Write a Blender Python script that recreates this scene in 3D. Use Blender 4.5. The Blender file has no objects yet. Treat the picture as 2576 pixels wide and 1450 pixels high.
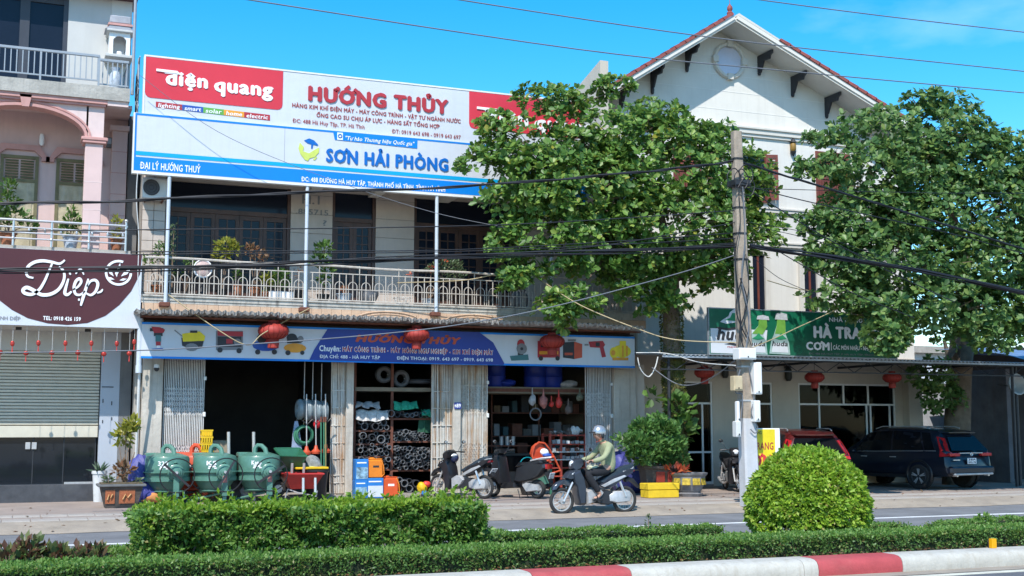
import bpy, math, random
import numpy as np
from mathutils import Vector, Matrix
random.seed(7); np.random.seed(7)
SC = bpy.context.scene
COL = SC.collection
R = math.radians
# ------------------------------------------------------------------ camera, sky, sun, exposure
FPX, CX, CY = 3080.0, 1288.0, 725.0
PITCH, YAW, CAMH = math.atan(350/FPX), R(21.8), 1.72
fw = Vector((math.sin(YAW)*math.cos(PITCH), math.cos(YAW)*math.cos(PITCH), math.sin(PITCH)))
rt = Vector((math.cos(YAW), -math.sin(YAW), 0)); up = rt.cross(fw)
cam = bpy.data.cameras.new('camera'); cam.lens = 36*FPX/2576; cam.sensor_width = 36
cam.clip_start = 0.1; cam.clip_end = 3000
cob = bpy.data.objects.new('camera', cam); COL.objects.link(cob)
cob.matrix_world = Matrix(((rt.x, up.x, -fw.x, 0), (rt.y, up.y, -fw.y, 0), (rt.z, up.z, -fw.z, CAMH), (0, 0, 0, 1)))
SC.camera = cob
SUN_EL, SUN_ROT = R(50), math.atan2(-.54, -.84)
w = bpy.data.worlds.new("World"); SC.world = w; w.use_nodes = True
nt = w.node_tree; nt.nodes.clear()
sky = nt.nodes.new('ShaderNodeTexSky'); sky.sky_type = 'NISHITA'; sky.sun_disc = False
sky.sun_elevation = SUN_EL; sky.sun_rotation = SUN_ROT; sky.air_density = 1.0; sky.dust_density = .3; sky.ozone_density = 3.0
hs = nt.nodes.new('ShaderNodeHueSaturation'); hs.inputs['Saturation'].default_value = 1.46; hs.inputs['Value'].default_value = .88
hs.inputs['Hue'].default_value = .49
bg = nt.nodes.new('ShaderNodeBackground'); bg.inputs[1].default_value = .15
wo = nt.nodes.new('ShaderNodeOutputWorld')
# thin scattered cloud wisps over the whole sky
tc = nt.nodes.new('ShaderNodeTexCoord'); nz = nt.nodes.new('ShaderNodeTexNoise'); nz.inputs['Scale'].default_value = 3.2; nz.inputs['Detail'].default_value = 7
mp = nt.nodes.new('ShaderNodeMapping'); mp.inputs['Scale'].default_value = (1, 1, 2.6); mp.inputs['Location'].default_value = (.6, .2, .4); mp.inputs['Rotation'].default_value = (0, 0, R(24))
rp = nt.nodes.new('ShaderNodeValToRGB'); rp.color_ramp.elements[0].position = .6; rp.color_ramp.elements[1].position = .86
rp.color_ramp.elements[1].color = (.35, .35, .35, 1)
mx = nt.nodes.new('ShaderNodeMixRGB'); mx.inputs[2].default_value = (5.5, 6.2, 7.2, 1)
L = nt.links.new
L(tc.outputs['Generated'], mp.inputs[0]); L(mp.outputs[0], nz.inputs['Vector']); L(nz.outputs[0], rp.inputs[0]); L(rp.outputs[0], mx.inputs[0])
L(sky.outputs[0], hs.inputs['Color']); L(hs.outputs[0], mx.inputs[1]); L(mx.outputs[0], bg.inputs[0]); L(bg.outputs[0], wo.inputs[0])
sl = bpy.data.lights.new('sun', 'SUN'); sl.energy = 2.9; sl.angle = R(.5); sl.color = (1, .955, .89)
so = bpy.data.objects.new('sun', sl); COL.objects.link(so)
sdir = Vector((.54*math.cos(SUN_EL), .84*math.cos(SUN_EL), -math.sin(SUN_EL)))
so.rotation_euler = sdir.to_track_quat('-Z', 'Y').to_euler()
so.location = (-10, -15, 40)
SC.view_settings.view_transform = 'Standard'; SC.view_settings.look = 'None'
SC.view_settings.exposure = .98; SC.view_settings.gamma = 1; SC.view_settings.use_curve_mapping = False
SC.cycles.max_bounces = 6; SC.cycles.transparent_max_bounces = 10

def P(x, y, Y):                       # a sight line met with the wall plane at depth Y
    d = fw + rt*((x-CX)/FPX) + up*((CY-y)/FPX)
    return Vector((0, 0, CAMH)) + d*(Y/d.y)
def G(x, y, z=.15):                   # a sight line met with the ground level z
    d = fw + rt*((x-CX)/FPX) + up*((CY-y)/FPX)
    return Vector((0, 0, CAMH)) + d*((z-CAMH)/d.z)
def XX(x, Y, y=1000): return P(x, y, Y).x
def ZZ(x, y, Y): return P(x, y, Y).z

# ------------------------------------------------------------------ materials
MATS = {}
def M(name, c, rough=.7, var=.12, scale=5., bump=0., metal=0., streak=0., sc2=(.12, .09, .07), spec=.4, grain=0., patch=0., pcol=None, coat=0., slo=.5):
    if name in MATS: return MATS[name]
    m = bpy.data.materials.new(name); m.use_nodes = True; t = m.node_tree; b = t.nodes['Principled BSDF']
    b.inputs['Roughness'].default_value = rough; b.inputs['Metallic'].default_value = metal
    b.inputs['Specular IOR Level'].default_value = spec
    if coat: b.inputs['Coat Weight'].default_value = coat; b.inputs['Coat Roughness'].default_value = .08
    tcn = t.nodes.new('ShaderNodeNewGeometry'); n = t.nodes.new('ShaderNodeTexNoise'); n.inputs['Scale'].default_value = scale; n.inputs['Detail'].default_value = 8
    n.inputs['Roughness'].default_value = .62
    t.links.new(tcn.outputs['Position'], n.inputs['Vector'])
    r = t.nodes.new('ShaderNodeValToRGB'); e = r.color_ramp.elements
    e[0].position = .3; e[1].position = .7
    e[0].color = (*[x*(1-var) for x in c], 1); e[1].color = (*[min(1, x*(1+var)) for x in c], 1)
    t.links.new(n.outputs[0], r.inputs[0]); out = r.outputs[0]
    def layer(vec_scale, s, lo, hi, col, fac, out):
        mp = t.nodes.new('ShaderNodeMapping'); mp.inputs['Scale'].default_value = vec_scale
        n2 = t.nodes.new('ShaderNodeTexNoise'); n2.inputs['Scale'].default_value = s; n2.inputs['Detail'].default_value = 6; n2.inputs['Roughness'].default_value = .65
        r2 = t.nodes.new('ShaderNodeValToRGB'); r2.color_ramp.elements[0].position = lo; r2.color_ramp.elements[1].position = hi
        r2.color_ramp.elements[1].color = (fac, fac, fac, 1)
        mm = t.nodes.new('ShaderNodeMixRGB'); mm.inputs[2].default_value = (*col, 1)
        t.links.new(tcn.outputs['Position'], mp.inputs[0]); t.links.new(mp.outputs[0], n2.inputs['Vector']); t.links.new(n2.outputs[0], r2.inputs[0])
        t.links.new(r2.outputs[0], mm.inputs[0]); t.links.new(out, mm.inputs[1]); return mm.outputs[0]
    if streak: out = layer((6, 6, .35), 1.6, slo, slo+.22, sc2, streak, out)
    if patch: out = layer((1, 1, 1), 1.3, .5, .6, pcol or sc2, patch, out)
    if grain: out = layer((1, 1, 1), 60, .45, .75, [x*.45 for x in c], grain, out)
    t.links.new(out, b.inputs['Base Color'])
    if bump:
        bn = t.nodes.new('ShaderNodeBump'); bn.inputs['Strength'].default_value = bump; bn.inputs['Distance'].default_value = .02
        n3 = t.nodes.new('ShaderNodeTexNoise'); n3.inputs['Scale'].default_value = scale*6; n3.inputs['Detail'].default_value = 5
        t.links.new(tcn.outputs['Position'], n3.inputs['Vector']); t.links.new(n3.outputs[0], bn.inputs['Height']); t.links.new(bn.outputs[0], b.inputs['Normal'])
    MATS[name] = m; return m
def LEAF(name, stops, trans=.35, rough=.44, spec=.4):
    m = bpy.data.materials.new(name); m.use_nodes = True; t = m.node_tree; b = t.nodes['Principled BSDF']; o = t.nodes['Material Output']
    g = t.nodes.new('ShaderNodeNewGeometry'); oi = t.nodes.new('ShaderNodeObjectInfo')
    a = t.nodes.new('ShaderNodeMath'); a.operation = 'ADD'; f = t.nodes.new('ShaderNodeMath'); f.operation = 'FRACT'
    r = t.nodes.new('ShaderNodeValToRGB'); cr = r.color_ramp
    while len(cr.elements) < len(stops): cr.elements.new(.5)
    for e, (p, c) in zip(cr.elements, stops): e.position = p; e.color = (*c, 1)
    k = t.links.new
    k(g.outputs['Random Per Island'], a.inputs[0]); k(oi.outputs['Random'], a.inputs[1]); k(a.outputs[0], f.inputs[0]); k(f.outputs[0], r.inputs[0])
    k(r.outputs[0], b.inputs['Base Color']); b.inputs['Roughness'].default_value = rough; b.inputs['Specular IOR Level'].default_value = spec
    tr = t.nodes.new('ShaderNodeBsdfTranslucent'); hsv = t.nodes.new('ShaderNodeHueSaturation'); hsv.inputs['Value'].default_value = 1.5; hsv.inputs['Hue'].default_value = .48
    k(r.outputs[0], hsv.inputs['Color']); k(hsv.outputs[0], tr.inputs[0])
    mxs = t.nodes.new('ShaderNodeMixShader'); mxs.inputs[0].default_value = trans
    k(b.outputs[0], mxs.inputs[1]); k(tr.outputs[0], mxs.inputs[2]); k(mxs.outputs[0], o.inputs[0])
    return m
def GLASS(name, tint=(.5, .56, .58), refl=1.0):
    m = bpy.data.materials.new(name); m.use_nodes = True; t = m.node_tree; t.nodes.remove(t.nodes['Principled BSDF']); o = t.nodes['Material Output']
    tp = t.nodes.new('ShaderNodeBsdfTransparent'); tp.inputs[0].default_value = (*tint, 1)
    gl = t.nodes.new('ShaderNodeBsdfGlossy'); gl.inputs['Roughness'].default_value = .03
    fr = t.nodes.new('ShaderNodeFresnel'); fr.inputs[0].default_value = 1.6
    mu = t.nodes.new('ShaderNodeMath'); mu.operation = 'MULTIPLY'; mu.inputs[1].default_value = refl; mu.use_clamp = True
    ms = t.nodes.new('ShaderNodeMixShader')
    t.links.new(fr.outputs[0], mu.inputs[0]); t.links.new(mu.outputs[0], ms.inputs[0]); t.links.new(tp.outputs[0], ms.inputs[1]); t.links.new(gl.outputs[0], ms.inputs[2]); t.links.new(ms.outputs[0], o.inputs[0])
    return m

asphalt = M('asphalt', (.185, .185, .19), .85, .18, 1.2, .4, grain=.5, patch=.45, pcol=(.12, .12, .125), streak=.0)
near_asphalt = M('near_asphalt', (.12, .12, .13), .85, .2, 3, .4, grain=.5)
dust = M('dusty_gutter', (.33, .275, .215), .95, .2, 2.2, .5, grain=.35, patch=.45, pcol=(.27, .23, .19))
paving = M('paving', (.31, .25, .215), .9, .16, 1.6, .3, grain=.3, patch=.4, pcol=(.27, .23, .2))
pave_slab = M('pave_slab', (.37, .33, .29), .9, .12, 3, .25, grain=.3, patch=.25, pcol=(.36, .32, .28))
soil = M('soil', (.13, .10, .06), .95, .3, 6, .5)
line_paint = M('line_paint', (.72, .72, .7), .8, .1, 8, .1, patch=.3, pcol=(.4, .4, .4))
cream_line = M('cream_line', (.6, .57, .46), .8, .12, 8, patch=.3, pcol=(.3, .28, .25))
kerb_white = M('kerb_white', (.47, .445, .39), .85, .1, 5, .3, streak=.55, patch=.3, pcol=(.36, .32, .26), sc2=(.3, .25, .18), grain=.22)
kerb_red = M('kerb_red', (.40, .065, .07), .75, .14, 5, .25, patch=.25, pcol=(.4, .13, .11), grain=.2)
earth = M('earth', (.2, .17, .12), .95, .2, .5)
white_wall = M('white_wall', (.66, .635, .58), .85, .05, 1.5, .05, streak=.22, sc2=(.46, .43, .38))
trim_white = M('trim_white', (.60, .57, .51), .8, .05, 3, streak=.2, sc2=(.36, .33, .28))
groove_white = M('groove_white', (.74, .72, .68), .8, .04, 3)
soffit_white = M('soffit_white', (.62, .60, .56), .85, .05, 2, streak=.1, sc2=(.4, .38, .34))
cream_wall = M('cream_wall', (.52, .46, .38), .85, .08, 1.5, .08, streak=.15, sc2=(.3, .26, .2))
house_low = M('house_low', (.55, .50, .44), .85, .06, 1.5)
tile_wall = M('tile_wall', (.52, .44, .38), .6, .08, 3, streak=.15, sc2=(.3, .24, .2))
grout = M('grout', (.2, .17, .15), .9)
concrete = M('concrete', (.36, .33, .29), .92, .2, 2.2, .4, streak=.4, sc2=(.17, .15, .13), grain=.2)
stained_concrete = M('stained_concrete', (.50, .46, .40), .92, .22, 1.8, .5, streak=.5, sc2=(.2, .15, .11), patch=.4, pcol=(.52, .48, .42), grain=.25)
salmon = M('salmon_fascia', (.54, .37, .25), .8, .12, 4, .15, streak=.35, sc2=(.36, .2, .12))
mould_grey = M('mould_grey', (.45, .42, .37), .85, .2, 4, .2, streak=.7, sc2=(.10, .09, .08))
pink = M('pink_wall', (.62, .45, .42), .85, .07, 1.6, .06, streak=.15, sc2=(.36, .25, .23))
pink_trim = M('pink_trim', (.52, .28, .25), .8, .12, 3, streak=.2, sc2=(.3, .15, .13))
pink_light = M('pink_light', (.66, .52, .49), .8, .08, 3, streak=.15, sc2=(.4, .3, .28))
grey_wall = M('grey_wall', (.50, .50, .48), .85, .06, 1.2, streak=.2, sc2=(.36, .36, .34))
rust_tile = M('roof_tile', (.28, .075, .06), .6, .25, 7, .3, patch=.3, pcol=(.2, .07, .06))
brown_wood = M('brown_wood', (.085, .045, .036), .45, .3, 5, .15, streak=.3, sc2=(.04, .025, .02))
shutter_wood = M('shutter_wood', (.17, .045, .03), .5, .25, 5, .15, streak=.3, sc2=(.08, .03, .02))
old_door = M('old_door', (.42, .36, .24), .7, .25, 6, .2, streak=.5, sc2=(.55, .5, .42))
olive = M('olive_frame', (.16, .14, .07), .7, .2, 6)
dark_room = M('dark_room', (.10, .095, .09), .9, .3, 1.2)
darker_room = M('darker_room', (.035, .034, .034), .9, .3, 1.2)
steel = M('stainless', (.56, .55, .54), .3, .04, 8, metal=.6)
grey_rail = M('grey_rail', (.30, .33, .36), .5, .1, 6, metal=.3)
rail_paint = M('rail_paint', (.50, .45, .39), .7, .2, 10, .1, streak=.4, sc2=(.2, .14, .1))
post_paint = M('post_paint', (.50, .55, .60), .45, .08, 6, streak=.15, sc2=(.3, .3, .3))
gate_paint = M('gate_paint', (.58, .57, .55), .55, .1, 8, streak=.4, sc2=(.26, .2, .16))
gate_rust = M('gate_rust', (.58, .56, .51), .7, .15, 5, .2, streak=.95, sc2=(.34, .15, .04), patch=.35, pcol=(.42, .27, .12), slo=.46)
fibro = M('fibro_sheet', (.36, .335, .31), .95, .25, 3, .5, patch=.4, pcol=(.15, .13, .115), grain=.3)
dark_metal = M('dark_metal', (.035, .037, .042), .5, .2, 8, metal=.3)
black_pl = M('black_plastic', (.018, .018, .02), .42, .3, 9)
rubber = M('rubber', (.028, .027, .026), .85, .3, 10)
chrome = M('chrome', (.62, .61, .60), .28, .04, 5, metal=.55)
alu = M('cast_metal', (.46, .455, .45), .48, .15, 12, metal=.35)
white_pl = M('white_plastic', (.72, .72, .70), .45, .05, 5, streak=.12, sc2=(.45, .42, .38))
sign_white = M('sign_white', (.56, .585, .625), .5, .04, .8, .3, streak=.18, sc2=(.45, .44, .42))
sign_red = M('sign_red', (.60, .035, .055), .45, .06, 1.2)
letter_red = M('letter_red', (.40, .03, .04), .5, .05)
letter_dark = M('letter_dark_red', (.30, .05, .045), .5, .05)
letter_white = M('letter_white', (.80, .80, .80), .5, .03)
sign_blue = M('sign_blue', (.0, .20, .66), .45, .05, 1)
sign_cyan = M('sign_cyan', (.0, .33, .62), .45, .05, 1)
letter_blue = M('letter_blue', (.0, .12, .44), .45, .05)
navy = M('sign_navy', (.02, .045, .27), .45, .12, .8)
maroon = M('sign_maroon', (.075, .018, .022), .4, .06, 1)
sign_green = M('sign_green', (.005, .105, .055), .4, .25, 1.6)
print_grey = M('print_grey', (.20, .20, .21), .5)
print_green = M('print_green', (.12, .36, .06), .5); print_orange = M('print_orange', (.72, .30, .03), .5); print_yellow = M('print_yellow', (.75, .58, .02), .5)
print_black = M('print_black', (.03, .03, .035), .5); print_blue = M('print_blue', (.02, .08, .35), .5); print_teal = M('print_teal', (.05, .16, .17), .5)
lime = M('lime', (.52, .60, .12), .5)
bottle_glass = M('bottle_print', (.30, .42, .40), .4, .25, 4)
bottle_green = M('bottle_neck', (.13, .30, .05), .4, .2, 5)
pole_conc = M('pole_concrete', (.33, .27, .21), .92, .22, 4, .5, streak=.5, sc2=(.19, .15, .12), grain=.3)
pole_white = M('pole_white', (.5, .5, .51), .8, .08, 4, .2, streak=.2, sc2=(.36, .34, .3), patch=.2, pcol=(.45, .42, .38))
cable_blk = M('cable_black', (.013, .014, .018), .55, .2, 4)
cable_grey = M('cable_grey', (.14, .15, .17), .6); cable_tan = M('cable_tan', (.40, .31, .17), .6)
lantern_red = M('lantern_red', (.36, .04, .03), .6, .15, 10)
lantern_dim = M('lantern_rib', (.22, .02, .015), .7)
gold = M('gold', (.26, .15, .03), .5, .1)
mixer_green = M('mixer_green', (.085, .20, .155), .38, .15, 6, .05, coat=.15, patch=.15, pcol=(.1, .17, .13))
orange_red = M('orange_red', (.52, .075, .03), .45, .1, 6)
barrow_red = M('barrow_red', (.42, .03, .025), .4, .12, 6)
barrow_green = M('barrow_green', (.03, .14, .075), .4, .12, 6)
crate_yellow = M('crate_yellow', (.68, .42, .01), .5, .1, 6)
tarp_blue = M('tarp_blue', (.055, .06, .24), .5, .25, 3, .6)
tarp_navy = M('tarp_navy', (.02, .025, .12), .55, .25, 3, .6)
barrel_blue = M('barrel_blue', (.015, .035, .27), .4, .15, 4)
jug_orange = M('jug_orange', (.68, .20, .015), .45, .08, 6)
box_blue = M('box_blue', (.02, .17, .48), .55, .1, 4); box_print = M('box_print', (.20, .33, .42), .55, .8, 14)
box_white = M('box_light', (.55, .58, .6), .55, .1, 4)
pipe_grey = M('pipe_grey', (.17, .175, .185), .5, .15, 8); pipe_dark = M('pipe_dark', (.045, .047, .055), .5, .2, 8)
rust_steel = M('rust_steel', (.15, .055, .035), .8, .3, 8, .2)
shelf_red = M('shelf_red', (.36, .06, .04), .6, .2, 6)
green_paint = M('green_paint', (.04, .17, .10), .6, .2, 6)
teal = M('teal_plastic', (.0, .22, .26), .45, .1, 6)
bag_pink = M('bag_pink', (.42, .16, .14), .6, .3, 12); bag_red = M('bag_red', (.62, .05, .04), .5, .2, 9)
cloth_grey = M('cloth_grey', (.40, .39, .39), .8, .35, 9, .5); net_green = M('net_green', (.03, .34, .2), .7, .4, 18, .5)
terracotta = M('terracotta', (.34, .13, .065), .8, .2, 6, .2); pot_black = M('pot_black', (.03, .03, .033), .6, .2, 6)
pot_white = M('pot_white', (.55, .56, .56), .5, .12, 5, streak=.2, sc2=(.3, .28, .25)); pot_blue = M('pot_blue_white', (.42, .48, .55), .4, .4, 14)
planter_dark = M('planter_dark', (.075, .06, .052), .65, .3, 6, .3)
relief_red = M('relief_orange', (.38, .12, .05), .6, .25, 14, .4); relief_gold = M('relief_gold', (.42, .30, .03), .6, .6, 14, .4)
planter_grey = M('planter_grey', (.20, .20, .21), .75, .25, 6, .3)
styro_yellow = M('styro_yellow', (.68, .46, .02), .7, .1, 8)
glaze_red = M('glaze_red', (.22, .03, .022), .4, .2, 6)
skin = M('skin', (.46, .25, .17), .55, .08, 8); shirt_green = M('shirt_green', (.29, .305, .175), .9, .14, 7, .4)
trouser = M('trousers', (.018, .018, .021), .9, .2, 8, .3); hair = M('hair_black', (.012, .011, .01), .6)
shirt_orange = M('shirt_orange', (.68, .30, .04), .85, .1, 6)
helmet_m = M('helmet_silver', (.42, .43, .45), .28, .1, 4, metal=.6)
bike_blue = M('bike_paint', (.045, .055, .075), .3, .15, 5, metal=.35, coat=.4)
bike_black = M('bike_black', (.018, .018, .021), .35, .2, 5, coat=.3)
seat_blue = M('seat_vinyl', (.025, .04, .055), .6, .1, 9)
lamp_glass = M('lamp_glass', (.65, .66, .68), .12, .1, 9)
car_blue = M('car_paint_dark', (.008, .012, .022), .3, .08, 3, coat=.3, spec=.4)
car_red = M('car_paint_red', (.085, .010, .010), .3, .08, 3, coat=.5)
car_glass = M('car_glass', (.007, .008, .010), .1, .1, 3, spec=.2)
tail_red = M('tail_lens', (.45, .015, .02), .15, .1, 6, coat=.5)
plate_white = M('plate_white', (.72, .74, .76), .5)
blue_glass = M('window_navy', (.012, .016, .028), .12, .1, 2, spec=.22)
bark = M('bark', (.16, .125, .09), .95, .3, 6, .9, streak=.3, sc2=(.08, .06, .045))
mossy = M('mossy_bark', (.11, .10, .04), .95, .5, 12, 1., patch=.5, pcol=(.07, .11, .02))
twig = M('twig', (.20, .14, .10), .9, .3, 9)
ac_white = M('ac_white', (.6, .6, .58), .5, .06, 4, streak=.2, sc2=(.4, .38, .34))
shutter_metal = M('shutter_metal', (.56, .52, .42), .55, .08, 5)
shutter_gap = M('shutter_gap', (.05, .048, .04), .8)
blue_tarp_roof = M('blue_tarp_roof', (.12, .2, .34), .6, .4, 2, .5)
marker_yellow = M('marker_yellow', (.75, .34, .0), .5)
meter_tan = M('meter_tan', (.5, .4, .25), .6, .15, 5)
glass = GLASS('window_glass'); glass_dark = GLASS('dark_glass', (.5, .54, .56), .12)

leaf_tree = LEAF('tree_leaf', [(0, (.045, .11, .02)), (.45, (.095, .20, .034)), (.8, (.17, .29, .058)), (.96, (.25, .34, .07)), (1, (.27, .25, .03))], .3)
leaf_tree2 = LEAF('tree_leaf_deep', [(0, (.042, .10, .026)), (.5, (.085, .175, .044)), (.85, (.15, .25, .068)), (1, (.21, .29, .07))], .3)
leaf_dome = LEAF('dome_leaf', [(0, (.11, .22, .02)), (.5, (.23, .38, .032)), (.93, (.36, .5, .06)), (1, (.36, .3, .09))], .4)
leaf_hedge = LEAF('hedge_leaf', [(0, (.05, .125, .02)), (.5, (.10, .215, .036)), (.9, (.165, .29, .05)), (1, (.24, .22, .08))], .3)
leaf_hedge_top = LEAF('hedge_sunlit_new_leaf', [(0, (.09, .19, .016)), (.5, (.18, .31, .025)), (1, (.29, .40, .045))], .4)  # yellow-green new leaves, lightened further so the hedge top looks sunlit
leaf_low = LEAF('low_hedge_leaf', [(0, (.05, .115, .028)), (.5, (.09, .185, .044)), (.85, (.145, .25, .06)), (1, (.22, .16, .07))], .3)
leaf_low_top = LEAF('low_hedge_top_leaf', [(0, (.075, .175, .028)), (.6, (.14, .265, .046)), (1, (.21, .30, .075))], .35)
leaf_croton = LEAF('croton_leaf', [(0, (.10, .045, .03)), (.35, (.15, .075, .04)), (.55, (.08, .12, .04)), (1, (.19, .2, .07))], .3)
leaf_pot = LEAF('pot_leaf', [(0, (.04, .09, .02)), (.5, (.07, .15, .03)), (1, (.12, .22, .04))], .3)
leaf_pale = LEAF('pale_leaf', [(0, (.14, .18, .03)), (.5, (.25, .27, .04)), (1, (.36, .33, .05))], .3)
leaf_dry = LEAF('dry_leaf', [(0, (.13, .09, .05)), (.5, (.2, .12, .06)), (1, (.25, .11, .05))], .3)
leaf_dusty = LEAF('dusty_leaf', [(0, (.06, .10, .05)), (.5, (.10, .15, .07)), (1, (.16, .2, .1))], .3)

# ------------------------------------------------------------------ helpers
ORIG = {}; CH = {}
NTH = ('first', 'second', 'third', 'fourth', 'fifth', 'sixth', 'seventh', 'eighth')
class MB:
    def __init__(s): s.v = []; s.f = []
    def add(s, v, f):
        o = len(s.v); s.v += [tuple(p) for p in v]; s.f += [tuple(i+o for i in q) for q in f]; return s
    def box(s, x0, x1, y0, y1, z0, z1):
        return s.add([(x0, y0, z0), (x1, y0, z0), (x1, y1, z0), (x0, y1, z0), (x0, y0, z1), (x1, y0, z1), (x1, y1, z1), (x0, y1, z1)],
                     [(3, 2, 1, 0), (4, 5, 6, 7), (0, 1, 5, 4), (1, 2, 6, 5), (2, 3, 7, 6), (3, 0, 4, 7)])
    def cbox(s, x0, x1, y0, y1, z0, z1, b=.01):       # box with chamfered edges
        v = []; 
        for z, i in ((z0, b), (z0+b, 0), (z1-b, 0), (z1, b)):
            c = b*.7 if i == 0 else b
            a0, a1, c0, c1 = x0+i, x1-i, y0+i, y1-i
            v += [(a0+b, c0, z), (a1-b, c0, z), (a1, c0+b, z), (a1, c1-b, z), (a1-b, c1, z), (a0+b, c1, z), (a0, c1-b, z), (a0, c0+b, z)]
        f = [tuple(range(7, -1, -1)), tuple(range(24, 32))]
        for k in range(3):
            for j in range(8): f.append((k*8+j, k*8+(j+1) % 8, k*8+8+(j+1) % 8, k*8+8+j))
        return s.add(v, f)
    def cyl(s, a, b, r0, r1=None, n=10, cap=True):
        a, b = Vector(a), Vector(b); r1 = r0 if r1 is None else r1; d = (b-a).normalized()
        u = d.orthogonal().normalized(); w_ = d.cross(u); v = []
        for p, r in ((a, r0), (b, r1)):
            for i in range(n):
                t = 2*math.pi*i/n; v.append(p+u*(r*math.cos(t))+w_*(r*math.sin(t)))
        f = [(i, (i+1) % n, n+(i+1) % n, n+i) for i in range(n)]
        if cap: f += [tuple(range(n-1, -1, -1)), tuple(range(n, 2*n))]
        return s.add(v, f)
    def tube(s, pts, r, n=6, cap=True, closed=False):
        pts = [Vector(p) for p in pts]; m = len(pts); rr = r if isinstance(r, (list, tuple)) else [r]*m
        v = []; u = None
        for i, p in enumerate(pts):
            if closed: d = (pts[(i+1) % m]-pts[i-1])
            else: d = pts[min(i+1, m-1)]-pts[max(i-1, 0)]
            d = d.normalized() if d.length > 1e-9 else Vector((0, 0, 1))
            if u is None: u = d.orthogonal().normalized()
            else:
                u = u-d*u.dot(d); u = u.normalized() if u.length > 1e-6 else d.orthogonal().normalized()
            w_ = d.cross(u)
            for k in range(n):
                t = 2*math.pi*k/n; v.append(p+(u*math.cos(t)+w_*math.sin(t))*rr[i])
        f = []
        for i in range(m if closed else m-1):
            j = (i+1) % m
            for k in range(n): f.append((i*n+k, i*n+(k+1) % n, j*n+(k+1) % n, j*n+k))
        if cap and not closed: f += [tuple(range(n-1, -1, -1)), tuple((m-1)*n+k for k in range(n))]
        return s.add(v, f)
    def lathe(s, prof, c=(0, 0, 0), n=16, mat=None):
        v = []; c = Vector(c)
        for r, z in prof:
            for k in range(n):
                t = 2*math.pi*k/n; p = Vector((r*math.cos(t), r*math.sin(t), z)); v.append((mat @ p if mat else p)+c)
        f = []
        for i in range(len(prof)-1):
            for k in range(n): f.append((i*n+k, i*n+(k+1) % n, (i+1)*n+(k+1) % n, (i+1)*n+k))
        if prof[0][0] > 1e-4: f.append(tuple(range(n-1, -1, -1)))
        if prof[-1][0] > 1e-4: f.append(tuple((len(prof)-1)*n+k for k in range(n)))
        return s.add(v, f)
    def ell(s, c, r, nu=12, nv=8, mat=None):
        prof = [(math.sin(math.pi*i/nv), -math.cos(math.pi*i/nv)) for i in range(nv+1)]; prof[0] = (1e-3, -1); prof[-1] = (1e-3, 1)
        S = Matrix.Diagonal(Vector(r)); return s.lathe(prof, c, nu, (mat @ S) if mat else S)
    def plate(s, pts, y0, y1):                         # outline in X,Z given thickness along Y
        a = sum(pts[i][0]*pts[(i+1) % len(pts)][1]-pts[(i+1) % len(pts)][0]*pts[i][1] for i in range(len(pts)))
        if a < 0: pts = pts[::-1]
        n = len(pts); v = [(p[0], y0, p[1]) for p in pts]+[(p[0], y1, p[1]) for p in pts]
        f = [tuple(range(n)), tuple(range(2*n-1, n-1, -1))]+[((i+1) % n, i, n+i, n+(i+1) % n) for i in range(n)]
        return s.add(v, f)
    def torus(s, c, R0, r, axis='y', n=24, m=8, sq=1.):
        c = Vector(c); pts = []
        for i in range(n):
            t = 2*math.pi*i/n; a, b = R0*math.cos(t), R0*math.sin(t)
            pts.append(c+Vector({'y': (a, 0, b), 'z': (a, b, 0), 'x': (0, a, b)}[axis]))
        return s.tube(pts, r, m, closed=True)
    def xf(s, m): s.v = [tuple(m @ Vector(p)) for p in s.v]; return s
    def mesh(s, name, mat, smooth=False, org=None):
        me = bpy.data.meshes.new(name); v = s.v
        if org is not None and org.length > 0: v = [(a-org.x, b-org.y, c-org.z) for a, b, c in v]
        me.from_pydata(v, [], s.f); me.materials.append(mat)
        if smooth:
            me.polygons.foreach_set('use_smooth', [True]*len(me.polygons))
            me.set_sharp_from_angle(angle=R(42))
        me.update(); return me
Z0 = Vector((0, 0, 0))
def tag(o, label=None, cat=None, group=None, kind=None):
    if label: o['label'] = label
    if cat: o['category'] = cat
    if group: o['group'] = group
    if kind: o['kind'] = kind
    return o
def thing(name, label, cat, loc=(0, 0, 0), rotz=0, group=None, local=False):
    o = bpy.data.objects.new(name, None); COL.objects.link(o); o.location = loc; o.rotation_euler = (0, 0, rotz); o.empty_display_size = .1
    ORIG[o.name] = Z0 if local else Vector(loc); return tag(o, label, cat, group)
def part(name, mb, mat, parent=None, smooth=False, label=None, kind=None):
    org = ORIG.get(parent.name, Z0) if parent else Z0
    o = bpy.data.objects.new(name, mb.mesh(name, mat, smooth, org)); COL.objects.link(o)
    if parent: o.parent = parent; CH.setdefault(parent.name, []).append(o)
    ORIG[o.name] = org
    return tag(o, label, kind=kind)
def put(name, me, loc, parent=None, rot=None, scale=None):   # a piece sharing mesh data; loc in world or local terms like its parent
    o = bpy.data.objects.new(name, me); COL.objects.link(o); org = ORIG.get(parent.name, Z0) if parent else Z0
    o.location = Vector(loc)-org
    if rot: o.rotation_euler = rot
    if scale: o.scale = scale
    if parent: o.parent = parent; CH.setdefault(parent.name, []).append(o)
    return o
def structure(name, mb, mat, smooth=False):
    o = part(name, mb, mat, None, smooth); o['kind'] = 'structure'; return o
def copy_tree(root, loc, rotz=0, label=None, group=None, scale=None):
    def rec(o, par):
        c = o.copy(); COL.objects.link(c)
        if par: c.parent = par; CH.setdefault(par.name, []).append(c)
        for ch in KIDS(o): rec(ch, c)
        return c
    r = rec(root, None); r.location = loc; r.rotation_euler = (0, 0, rotz)
    if scale: r.scale = scale
    if label: r['label'] = label
    if group: r['group'] = group
    return r
def KIDS(o): return CH.get(o.name, [])
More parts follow.
